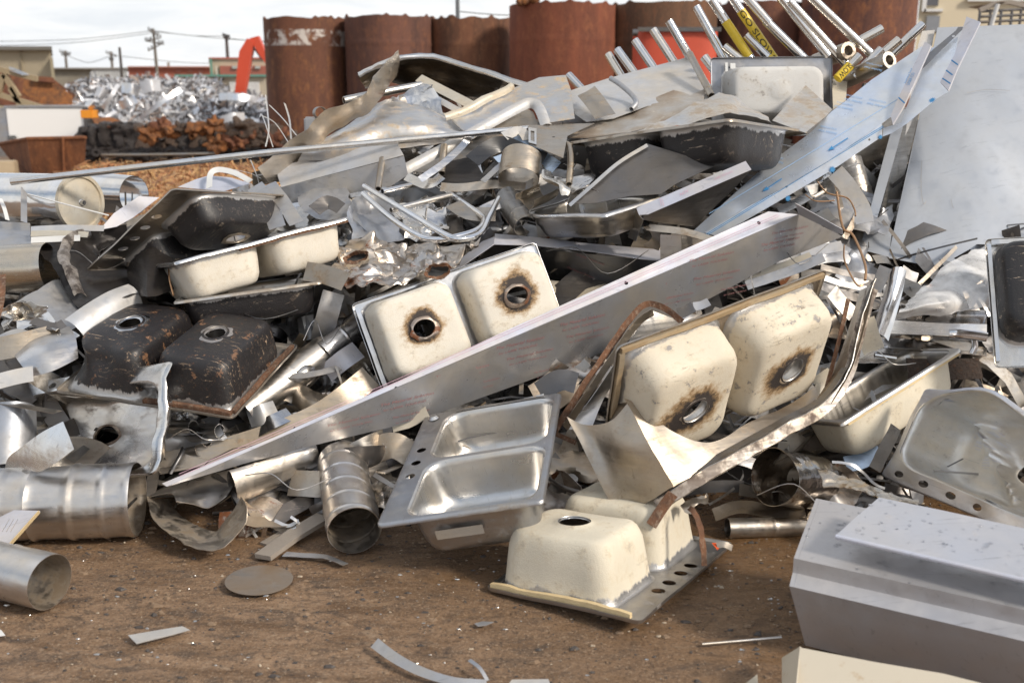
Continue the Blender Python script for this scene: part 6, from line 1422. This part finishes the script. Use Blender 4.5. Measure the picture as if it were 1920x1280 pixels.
for i, (pth, w_) in enumerate((([(470, 990), (482, 1008), (490, 1018)], .012), ([(492, 1016), (495, 1000), (498, 985)], .02), ([(510, 985), (530, 992), (555, 985)], .02), ([(515, 975), (540, 985), (560, 975)], .014), ([(545, 968), (555, 975), (562, 982)], .012))):
    strip('wire_scrap', ['thin bright shred hanging from the perforated sheet', 'upright bright shred right of the perforated sheet', 'flattened shred touching the brown flat bar', 'upper shred touching the brown flat bar', 'tiny shred above the brown flat bar'][i], 'metal shred', [P(u, v, 3.6) for u, v in pth], w_, M['steel_bright'], roll=30)
# ground pieces
def disc(name, label, cat, c, rad, mat, t=.004):
    vs = [V((c.x, c.y, c.z + t))]; n = 48
    for q in (rad, rad): vs += [V((c.x + q * math.cos(2 * PI * i / n), c.y + q * math.sin(2 * PI * i / n), c.z + (t if len(vs) < n + 1 else 0) + .006 * math.cos(2 * PI * i / n + 2.5))) for i in range(n)]
    fs = [(0, 1 + i, 1 + (i + 1) % n) for i in range(n)] + [(1 + i, 1 + n + i, 1 + n + (i + 1) % n, 1 + (i + 1) % n) for i in range(n)]
    return tag(mesh(name, vs, fs, mat), label, cat)
disc('metal_disc', 'thin dusty metal disc lying flat on the dirt', 'disc', G(486, 1087, .012), .118, M['discmat'], t=.002)
gp0 = Plane(G(240, 1190, .02), G(355, 1180, .02), G(300, 1210, .012))
tag(poly('metal_strip', 'small pale parallelogram strip lying flat on the dirt at left', 'metal strip', gp0, [(240, 1190), (298, 1180), (342, 1173), (356, 1180), (320, 1190), (256, 1206)], M['galv_light']))
strip('curled_strip', 'long curved thin strip standing on edge in the dirt at the bottom', 'metal strip', [G(702, 1204, .03), G(740, 1232, .03), G(790, 1258, .025), G(850, 1276, .02), G(912, 1280, .02)], .035, M['galv'], roll=5, w2=.02)
strip('bent_strip', 'small V-bent sliver beside the end of the long curved strip', 'metal strip', [G(880, 1236, .03), G(900, 1252, .03), G(914, 1275, .01)], .012, M['galv'], roll=30)
tag(poly('metal_chip', 'white flat chip cut by the bottom frame edge near the middle', 'metal strip', Plane(G(955, 1278, .01), G(1030, 1278, .01), G(990, 1270, .012)), [(955, 1279), (960, 1273), (1028, 1272), (1035, 1290), (950, 1290)], M['galv_light']))
tag(poly('metal_chip', 'small cream triangle sticking up at the bottom frame edge', 'metal strip', Plane(G(1390, 1278, .01), G(1420, 1278, .01), P(1420, 1263, 2.66)), [(1385, 1290), (1420, 1263), (1422, 1290)], M['creamflat']))
tag(poly('metal_chip', 'tiny white chip at the left frame edge on the dirt', 'metal strip', Plane(G(0, 1190, .01), G(10, 1190, .01), G(0, 1180, .012)), [(-5, 1178), (2, 1180), (10, 1190), (-5, 1192)], M['label']))
tag(poly('metal_chip', 'pale chip lying between the long curved strip and the overturned cream sink', 'metal strip', Plane(G(890, 1170, .01), G(925, 1166, .01), G(900, 1172, .01)), [(889, 1168), (905, 1164), (926, 1165), (912, 1171), (896, 1173)], M['galv']))
# ---- sheet bracket and the leaning rail, right of centre
r = root_at('folded_sheet', 'tan dented sheet fold leaning against the scraped rail in front of the big cream sink', 'metal sheet', P(1150, 950, 3.5))
sheet('left_face', None, None, [[P(1063, 783, 3.62), P(1095, 797, 3.60), P(1142, 790, 3.52), P(1178, 755, 3.50)], [P(1088, 835, 3.56), P(1122, 842, 3.54), P(1165, 832, 3.44), P(1208, 815, 3.42)], [P(1120, 893, 3.50), P(1152, 893, 3.48), P(1195, 882, 3.42), P(1238, 866, 3.38)], [P(1153, 957, 3.46), P(1185, 955, 3.44), P(1225, 938, 3.38), P(1265, 912, 3.34)]], M['tan_steel'], parent=r, cr_=.008, cf=4)
sheet('curl', None, None, [[P(1140, 790, 3.60), P(1150, 756, 3.62), P(1172, 747, 3.6)], [P(1162, 800, 3.50), P(1168, 775, 3.5), P(1180, 758, 3.5)]], M['tan_steel'], parent=r)
sheet('right_face', None, None, [[P(1170, 747, 3.52), P(1205, 763, 3.52), P(1254, 803, 3.50), P(1309, 825, 3.50), P(1352, 823, 3.54), P(1405, 793, 3.64), P(1470, 765, 3.78), P(1530, 725, 3.9)], [P(1262, 914, 3.34), P(1278, 903, 3.36), P(1302, 889, 3.40), P(1332, 872, 3.44), P(1372, 850, 3.5), P(1422, 822, 3.58), P(1482, 785, 3.7), P(1535, 745, 3.85)]], M['tan_steel'], parent=r, cr_=.008, cf=3)
r = root_at('bent_rail', 'long scraped rail bending up to the right past the big cream sink', 'metal rail', P(1400, 845, 3.5))
path = [P(1232, 948, 3.36), P(1310, 897, 3.40), P(1400, 847, 3.50), P(1480, 802, 3.62), P(1548, 762, 3.75), P(1590, 705, 3.85), P(1612, 620, 3.98), P(1637, 540, 4.12)]
strip('flange', None, None, path, .045, M['oldrail'], roll=-10, cr_=.006, cf=14, parent=r, t=.004)
strip('web', None, None, [p + V((.0, .012, .028)) for p in path], .035, M['steel_dark'], roll=70, cr_=.005, cf=14, parent=r, t=.003)
strip('scrap_edge', None, None, [p + V((.004, -.004, -.022)) for p in path], .012, M['steel_brown'], roll=60, cr_=.006, cf=20, parent=r, t=.003)
strip('dark_lip', None, None, [p + V((-.01, .02, .03)) for p in path[1:6]], .03, M['steel_dark'], roll=50, parent=r)
sheet('upper_plate', None, None, [[P(1612, 545, 4.12), P(1596, 600, 4.06), P(1565, 690, 3.96), P(1530, 750, 3.88)], [P(1640, 530, 4.12), P(1625, 600, 4.0), P(1598, 690, 3.86), P(1560, 755, 3.76)]], M['steel_brown'], parent=r)
strip('end_tab', None, None, [P(1262, 925, 3.33), P(1240, 955, 3.32), P(1221, 985, 3.3)], .04, M['rust_rail'], roll=10, parent=r, t=.003)
strip('wood_strip', 'thin reddish wooden strip between the big cream sink and the bent rail', 'strip', [P(1591, 560, 4.1), P(1573, 640, 4.0), P(1548, 735, 3.9)], .016, M['rust_rail'], roll=20, t=.006)
strip('cream_flap', 'torn cream flap behind the upper plate of the bent rail', 'metal strip', [P(1535, 700, 4.0), P(1550, 720, 3.95), P(1535, 752, 3.9)], .09, M['creamflat'], roll=20, cr_=.01)
# rusty rimmed sink behind the big cream one
r = root_at('rusty_rimmed_sink', 'rust-edged sink rim slanting behind the left side of the big cream sink', 'sink', P(1100, 800, 4.1))
strip('rim', None, None, [P(1280, 603, 4.2), P(1248, 580, 4.25), P(1212, 571, 4.25), P(1180, 600, 4.2), P(1110, 700, 4.05), P(1048, 795, 3.92), P(1040, 812, 3.9)], .028, M['rust_rail'], roll=10, parent=r, cr_=.004, cf=14)
strip('inner_rim', None, None, [P(1225, 585, 4.22), P(1190, 612, 4.18), P(1125, 705, 4.04), P(1060, 802, 3.92)], .04, M['steel_brown'], roll=45, parent=r)
sheet('bowl_side', None, None, [[P(1222, 582, 4.3), P(1180, 640, 4.2), P(1120, 730, 4.1), P(1065, 805, 3.98)], [P(1285, 605, 4.35), P(1240, 650, 4.3), P(1150, 720, 4.2), P(1110, 800, 4.0)]], M['steel'], parent=r)
strip('bottom_rail', None, None, [P(1040, 812, 3.9), P(1080, 830, 3.88)], .02, M['rust_rail'], roll=10, parent=r)
strip('rusty_strap', 'rusty flaking strap curving down onto the ledge of the overturned cream sink', 'metal strap', [P(1292, 950, 3.35), P(1304, 962, 3.30), P(1313, 992, 3.26), P(1320, 1035, 3.22), P(1322, 1058, 3.2)], .020, M['rust_rail'], roll=15, cr_=.006, cf=15, t=.004)
strip('torn_tip', 'torn silver tip at the head of the rusty flaking strap', 'metal shred', [P(1288, 955, 3.38), P(1305, 940, 3.4), P(1330, 932, 3.4)], .04, M['steel_brown'], roll=30, cr_=.02, cf=14)
tag(poly('orange_tag', 'small bright orange tag beside the ledge of the overturned cream sink', 'tag', Plane(P(1335, 1018, 3.3), P(1370, 1025, 3.3), P(1345, 1030, 3.25)), [(1335, 1017), (1345, 1017), (1352, 1023), (1345, 1030)], plain('orange_tape', (.85, .12, .03), .5)))
strip('curled_lip', 'tan curled lip holding the orange tag', 'metal strip', [P(1344, 1022, 3.28), P(1358, 1020, 3.28), P(1373, 1027, 3.28)], .025, M['tan_steel'], roll=30)
tag(sheet('crumpled_strip', 'crumpled bright strip running right from the duct ring to the hood', 'metal strip', [[P(1532, 880, 3.62), P(1562, 888, 3.6), P(1600, 896, 3.56), P(1660, 918, 3.48), P(1728, 934, 3.4)], [P(1545, 915, 3.52), P(1572, 920, 3.5), P(1610, 926, 3.46), P(1660, 942, 3.4), P(1722, 945, 3.36)]], M['tan_bright'], cr_=.025, cf=9, sub=8))
for i, (pth, w_, mt, ro, Y, lb) in enumerate((([(1340, 965), (1390, 950), (1450, 958), (1510, 962)], .08, 'steel_brown', 50, 3.7, 'dim flat sheet above the thin horizontal duct'), ([(1560, 865), (1600, 872), (1640, 905), (1660, 915)], .012, 'steel', 30, 3.8, 'thin wiry strip curving under the tipped cream sink'), ([(1585, 868), (1620, 860), (1650, 845)], .07, 'bluesheen', 20, 3.95, 'blue-grey sliver under the tipped cream sink'), ([(1385, 915), (1440, 925), (1500, 930)], .05, 'steel_dark', 20, 3.85, 'dark strip behind the duct ring'), ([(1640, 880), (1660, 840), (1680, 800)], .05, 'steel_dark', 20, 3.7, 'dark strip left of the big right-hand sink'),
        ([(1035, 905), (1060, 930), (1045, 960)], .12, 'steel_dark3', 15, 3.85, 'dark sheet corner right of the clean double-bowl sink'), ([(1030, 860), (1052, 880), (1085, 885)], .08, 'steel_dark', 30, 3.95, 'dark tube-like strip right of the clean double-bowl sink'), ([(735, 802), (770, 790), (800, 772)], .05, 'creamflat', 20, 4.1, 'white rounded plastic strip above the tap holes of the clean sink'), ([(1050, 712), (1080, 700), (1102, 678)], .045, 'galv_light', 15, 4.35, 'pale looped strip under the pink-lined channel'), ([(1010, 735), (1050, 712), (1080, 718)], .10, 'steel_dark3', 20, 4.2, 'dark crumpled strip below the pale looped strip'),
        ([(690, 850), (735, 835), (770, 850)], .12, 'tan_steel', 25, 4.0, 'tan bent sheet between the spiral duct and the clean sink'), ([(700, 865), (722, 910), (735, 945)], .09, 'steel_brown', 10, 3.95, 'curved wall of a split duct right of the spiral duct'), ([(690, 830), (720, 815), (745, 820)], .07, 'steel_dark3', 20, 4.1, 'dark curl above the tan bent sheet'), ([(760, 818), (735, 860)], .06, 'steel', 25, 4.05, 'steel strip tucked behind the tap-hole ledge'))):
    strip('flat_strip', lb, 'metal strip', [P(u, v, Y - .01 * j) for j, (u, v) in enumerate(pth)], w_, M[mt], roll=ro, cr_=.006)
# ---- right side
r = root_at('chrome_dispenser', 'bright chrome dispenser casing lying beside the black-bottomed sink', 'dispenser', P(1740, 660, 4.4))
strip('left_post', None, None, [P(1686, 500, 4.62), P(1676, 545, 4.55), P(1661, 595, 4.48), P(1650, 626, 4.42)], .07, M['chrome'], roll=0, cup=.35, parent=r, w2=.09)
sheet('recess', None, None, [[P(1690, 570, 4.6), P(1760, 578, 4.6), P(1850, 582, 4.6)], [P(1685, 585, 4.66), P(1760, 590, 4.68), P(1850, 592, 4.68)], [P(1678, 600, 4.52), P(1760, 606, 4.52), P(1850, 608, 4.52)]], M['chrome'], parent=r)
sheet('front_band', None, None, [[P(1672, 600, 4.5), P(1760, 606, 4.5), P(1850, 608, 4.5)], [P(1645, 625, 4.45), P(1760, 629, 4.45), P(1850, 633, 4.45)]], M['steel_bright'], parent=r)
sheet('tray', None, None, [[P(1652, 632, 4.5), P(1740, 640, 4.5), P(1850, 652, 4.5)], [P(1648, 652, 4.36), P(1740, 657, 4.36), P(1850, 668, 4.36)]], M['chrome'], parent=r)
tube('handle', None, None, [P(1780, 626, 4.35), P(1800, 626, 4.34), P(1850, 632, 4.34)], .022, M['chrome'], parent=r, flat=.4, hollow=0)
tube('neck', None, None, [P(1826, 632, 4.36), P(1828, 648, 4.36), P(1822, 662, 4.36)], .014, M['chrome'], parent=r, hollow=0)
tube('bolt', None, None, [P(1640, 665, 4.4), P(1680, 672, 4.38)], .016, M['chrome'], parent=r)
sheet('plastic_film', 'crumpled clear plastic film heaped on the chrome dispenser', 'plastic film', [[Q(1700, 565, .5), Q(1745, 520, .5), Q(1822, 468, .45), Q(1860, 480, .45)], [Q(1695, 578, .55), Q(1760, 550, .6), Q(1820, 515, .55), Q(1860, 520, .5)], [Q(1690, 590, .6), Q(1765, 575, .65), Q(1815, 555, .6), Q(1860, 555, .55)], [Q(1682, 602, .5), Q(1760, 598, .55), Q(1800, 588, .55), Q(1860, 585, .5)]], M['plastic'], cr_=.035, cf=4, sub=10, t=.0008)
for i, (pth, r_, lb) in enumerate((([(1533, 341), (1552, 362), (1588, 371), (1602, 392), (1604, 405)], .004, 'copper-coloured wire looping left of the ribbed duct'), ([(1569, 360), (1580, 425), (1600, 442), (1622, 495), (1622, 525)], .006, 'stout copper wire hanging down left of the slotted channel'), ([(1583, 460), (1584, 490), (1605, 532), (1618, 535)], .004, 'thin wire below the stout copper wire'), ([(1510, 365), (1530, 377), (1565, 376)], .003, 'thin grey wire above the end of the pink-lined channel'), ([(1400, 300), (1405, 310)], .002, 'tiny wire end near the film panel'), ([(316, 498), (318, 525), (325, 553)], .004, 'thin rusty wire hanging under the side-on cream sink'))):
    if i == 4: continue
    tube('wire', lb, 'wire', [Q(u, v, .55 if i != 5 else .5) for u, v in pth], r_, M['copper'], hollow=0, n=7)
strip('flat_bar', 'grey flat bar bending down left of the ribbed duct', 'metal strip', [P(1566, 322, 5.2), P(1590, 350, 5.18), P(1614, 388, 5.15), P(1622, 418, 5.1)], .09, M['galv'], roll=10)
for i, (a, b, w_, mt, ro, Y, lb) in enumerate((((1400, 535), (1545, 482), .05, 'galv', 20, 4.75, 'white bar just under the right end of the pink-lined channel'), ((1395, 520), (1520, 478), .04, 'beigeplate', 40, 4.82, 'beige bar behind the white bar right of the pink-lined channel'), ((1540, 500), (1640, 520), .03, 'steel_dark3', 20, 4.75, 'pale bar right of the big cream sink top corner'), ((1545, 520), (1640, 545), .03, 'galv', 30, 4.65, 'bright bar under the pale bar right of the cream sink corner'), ((1540, 535), (1615, 560), .04, 'steel_dark3', 20, 4.55, 'grey bar reaching the head of the bent rail'),
        ((1640, 545), (1660, 500), .06, 'galv', 20, 4.5, 'short bar leaning below the slotted channel'), ((1690, 505), (1720, 520), .05, 'galv', 20, 4.75, 'white offcut under the tall leaning sheet'), ((1560, 545), (1600, 590), .07, 'steel', 30, 4.35, 'steel offcut between the cream sink and the bent rail'), ((1440, 468), (1490, 452), .05, 'steel_bright', 30, 4.95, 'bright sliver behind the pink-lined channel end'), ((1270, 588), (1300, 575), .05, 'steel_dark3', 20, 4.35, 'dark louvred sliver above the top rim of the big cream sink'), ((1300, 575), (1330, 565), .04, 'galv', 20, 4.35, 'small grey sliver above the top rim of the big cream sink'),
        ((1620, 600), (1640, 660), .10, 'beigeplate', 20, 4.3, 'tan plate between the bent rail and the chrome dispenser'), ((1460, 440), (1560, 400), .08, 'steel_dark', 30, 5.1, 'dark strip in the gap under the film panel'), ((1500, 470), (1580, 460), .06, 'galv', 30, 5.0, 'grey strip in the gap right of the pink-lined channel'), ((1700, 690), (1840, 690), .10, 'tar2', 20, 4.3, 'dark oily bar under the chrome dispenser'), ((1460, 395), (1520, 365), .05, 'steel', 30, 5.15, 'steel strip peeking under the film panel'))):
    strip('flat_strip', lb, 'metal strip', [P(*a, Y), P((a[0] + b[0]) / 2, (a[1] + b[1]) / 2 + 2, Y), P(*b, Y)], w_, M[mt], roll=ro, cr_=.004)
# label and sticker details
s = S['s14']
# ================================================================ smaller loose pieces in the gaps
rf_ = random.Random(42)
ZONES = [((300, 790, 450, 850), 'left of the long tan band', 4), ((540, 690, 650, 780), 'between the tapered duct and the tan band', 6), ((1390, 890, 1680, 985), 'in the dark gap below the tipped cream sink', 8), ((1040, 870, 1130, 950), 'behind the foot of the tan sheet fold', 4),
 ((560, 580, 650, 690), 'between the black sinks and the scorched drain sink', 5), ((1020, 660, 1130, 760), 'below the pink-lined channel, above the clean sink corner', 6), ((1400, 430, 1570, 520), 'under the right end of the pink-lined channel', 6), ((1490, 330, 1620, 480), 'around the copper wires', 7),
 ((620, 250, 760, 330), 'beneath the domed sheet', 4), ((900, 310, 1080, 440), 'in the middle of the heap by the small stainless basin', 10), ((0, 560, 130, 720), 'at the left edge among the bent sheets', 8), ((760, 320, 930, 440), 'inside the chrome tube frame', 7),
 ((1600, 640, 1730, 720), 'beneath the chrome dispenser', 5), ((680, 820, 790, 960), 'between the spiral duct and the clean sink', 6), ((440, 860, 640, 960), 'behind the flattened duct', 7), ((1150, 570, 1300, 650), 'above the rusty rim behind the big cream sink', 4),
 ((60, 410, 300, 560), 'around the crushed black sink', 7), ((420, 330, 560, 420), 'behind the dark propped sink', 6), ((1000, 440, 1240, 540), 'behind the pink-lined channel in the middle', 5), ((1550, 500, 1700, 620), 'at the head of the bent rail', 7), ((560, 440, 720, 560), 'around the crumpled rust-stained sheet', 6), ((1090, 150, 1320, 230), 'behind the large pale plate', 3), ((300, 560, 640, 620), 'beneath the upright black sink', 5), ((1690, 500, 1850, 600), 'under the clear plastic film', 5)]
KD = []
for wd, ww in (('narrow', .02), ('slim', .035), ('broad', .07), ('wide', .11)):
    for sh, bend in (('straight', .0), ('curved', .35), ('kinked', .6)):
        for mm, mk in (('bright', 'steel'), ('dull grey', 'galv'), ('dark', 'steel_dark3'), ('tan', 'steel_brown'), ('rust-flecked', 'steel_rust')): KD.append((wd, ww, sh, bend, mm, mk))
for (u0, v0, u1, v1), ph, n in ZONES:
    ks = rf_.sample(KD, n)
    for (wd, ww, sh, bend, mm, mk) in ks:
        u, v = rf_.uniform(u0, u1), rf_.uniform(v0, v1); L_ = rf_.uniform(70, 170) * (1 if ww < .05 else .7); a = rf_.gauss(-.25, .55); o_ = rf_.uniform(-.2, .02)
        du, dv_ = math.cos(a) * L_ / 2, math.sin(a) * L_ / 2
        ps = [(u - du, v - dv_, o_), (u - du * .3 - dv_ * bend * .5, v - dv_ * .3 + du * bend * .5, o_ + .03), (u + du * .4 - dv_ * bend * .5, v + dv_ * .4 + du * bend * .4, o_ + .02), (u + du, v + dv_, o_ - .03)]
        strip('metal_offcut', '%s %s %s offcut %s' % (wd, sh, mm, ph), 'offcut', ps, ww, M[mk], roll=rf_.uniform(-50, 50), roll2=rf_.uniform(-60, 60), lin=(sh == 'kinked'), cup=rf_.choice((0, 0, .15, .3)), group='loose strips in the heap', cr_=.003, seed=len(ph), sub=5)
AD = ['small torn', 'crumpled', 'bent', 'ragged-edged', 'dented', 'folded', 'twisted', 'scuffed']
for q_, ((u0, v0, u1, v1), ph, n) in enumerate(ZONES):
    for j in range(2 if n < 7 else 4):
        u, v = rf_.uniform(u0, u1), rf_.uniform(v0, v1); w_, h_ = rf_.uniform(32, 78), rf_.uniform(18, 44); a = rf_.gauss(-.3, .5); o_ = rf_.uniform(-.2, .0); ca, sa = math.cos(a), math.sin(a)
        rows = [[(u + (x * ca - y * sa) , v + (x * sa + y * ca), o_ + rf_.uniform(-.05, .07)) for x in (-w_ + rf_.uniform(-9, 9), -w_ * .3, w_ * .4, w_ + rf_.uniform(-9, 9))] for y in (-h_, 0, h_)]
        mm, mk = rf_.choice((('bright', 'steel_bright'), ('grey', 'galv'), ('dark', 'steel_dark3'), ('tan', 'tan_steel'), ('stained', 'steel_rust')))
        tag(sheet('sheet_scrap', '%s %s sheet %s' % (AD[(q_ + j * 3) % 8], mm, ph), 'scrap', rows, M[mk], cr_=rf_.choice((.012, .03, .045)), cf=6, seed=q_ + j, sub=5, lin=(rf_.random() < .4, False)), group='loose sheets in the heap')
for q_, ((u0, v0, u1, v1), ph, n) in enumerate(ZONES[::2]):
    u, v = (u0 + u1) / 2, (v0 + v1) / 2; w_ = (u1 - u0) * .4
    tube('wire', 'thin loose wire %s' % ph, 'wire', [(u - w_, v + rf_.uniform(-20, 20), .22), (u - w_ * .4, v - rf_.uniform(10, 35), .28), (u + w_ * .2, v + rf_.uniform(0, 25), .3), (u + w_, v - rf_.uniform(-10, 30), .22)], .0022, M[rf_.choice(('steel', 'copper', 'steel_dark'))], hollow=0, n=6)
# stickers, bolt and label
s = S['s14']
def plate_on(parent, pts3, mat, name, t=.0006):
    vs, fs, mi = shell([V(p) for p in pts3], [(0, 1, 2, 3)], t); return mesh(name, vs, fs, M[mat], parent, world=False, smooth=False)
x_ = -.42 + .028 + .009 - .014
plate_on(s, [(x_, .10, -.075), (x_, -.06, -.075), (x_ + .003, -.06, -.115), (x_ + .003, .10, -.115)], 'sticker', 'sticker')
bm = bmesh.new(); bmesh.ops.create_cone(bm, segments=20, radius1=.024, radius2=.014, depth=.012, cap_ends=True); vs = [v.co + V((.37, .235, .006)) for v in bm.verts]; bm.verts.index_update(); fs = [tuple(x.index for x in f.verts) for f in bm.faces]; bm.free(); b_ = mesh('bolt', vs, fs, M['steel_bright'], s, world=False)
s = S['s33']
plate_on(s, [(-.275, -.215, -.024), (-.26, -.215, -.024), (-.26, -.16, -.024), (-.275, -.16, -.024)], 'label', 'sticker'); plate_on(s, [(-.245, -.21, -.024), (-.215, -.21, -.024), (-.215, -.175, -.024), (-.245, -.175, -.024)], 'label', 'sticker')
# ================================================================ light, sky, camera
w = bpy.data.worlds.new('World'); sc.world = w; w.use_nodes = True
nt = w.node_tree; nt.nodes.clear(); k = NB(nt)
SUN_AZ, SUN_EL = R(122), R(36)           # clockwise from +Y, height
out = nt.nodes.new('ShaderNodeOutputWorld'); bg = nt.nodes.new('ShaderNodeBackground'); nt.links.new(bg.outputs[0], out.inputs[0])
sky = k.n('TexSky', sky_type='NISHITA'); sky.sun_disc = False; sky.sun_elevation = SUN_EL; sky.sun_rotation = SUN_AZ; sky.air_density = 1.2; sky.dust_density = 2
tc = k.n('TexCoord'); g = tc.outputs['Generated']
sep = k.n('SeparateXYZ', {0: g}); zz = k.math('ADD', k.math('MAXIMUM', sep.outputs[2], 0.0), .16)
dv = k.n('CombineXYZ', {0: k.math('DIVIDE', sep.outputs[0], zz), 1: k.math('DIVIDE', sep.outputs[1], zz), 2: 0.0}).outputs[0]
n1 = k.noise(.9, 7, .58, dv, .3); n2 = k.noise(2.2, 6, .6, dv, .5)
cover = k.math('MAXIMUM', k.step(n1, .34, .56), k.step(sep.outputs[2], .34, .12))
ccol = k.mix(k.step(n2, .3, .7), (7.3, 7.6, 8.0), (9.3, 9.25, 9.15))
colr = k.mix(k.math('MULTIPLY', cover, .93), sky.outputs[0], ccol)
low = k.step(sep.outputs[2], -.02, .0)
colr = k.mix(low, (2.2, 1.9, 1.6), colr)
nt.links.new(colr, bg.inputs[0]); bg.inputs[1].default_value = .1
L = bpy.data.lights.new('sun', 'SUN'); L.energy = 2.8; L.angle = R(10); L.color = (1, .91, .79)
lo = bpy.data.objects.new('sun', L); COL.objects.link(lo)
sd = V((math.sin(SUN_AZ) * math.cos(SUN_EL), math.cos(SUN_AZ) * math.cos(SUN_EL), math.sin(SUN_EL)))
lo.rotation_euler = sd.to_track_quat('Z', 'Y').to_euler(); lo.location = (3, -3, 8)
cd = bpy.data.cameras.new('camera'); co_ = bpy.data.objects.new('camera', cd); COL.objects.link(co_); sc.camera = co_
co_.location = CAM; co_.rotation_euler = (R(90) - PITCH, 0, 0)
cd.sensor_width = 36; cd.sensor_fit = 'HORIZONTAL'; cd.lens = F * 36 / 1920; cd.clip_start = .05; cd.clip_end = 2000
cd.dof.use_dof = True; cd.dof.focus_distance = 4.4; cd.dof.aperture_fstop = 2.6
vs_ = sc.view_settings; vs_.view_transform = 'Standard'; vs_.look = 'None'; vs_.gamma = 1; vs_.exposure = .3
sc.cycles.max_bounces = 8; sc.cycles.glossy_bounces = 5; sc.cycles.diffuse_bounces = 3; sc.cycles.transparent_max_bounces = 12
sc.cycles.use_denoising = True; sc.cycles.sample_clamp_indirect = 8
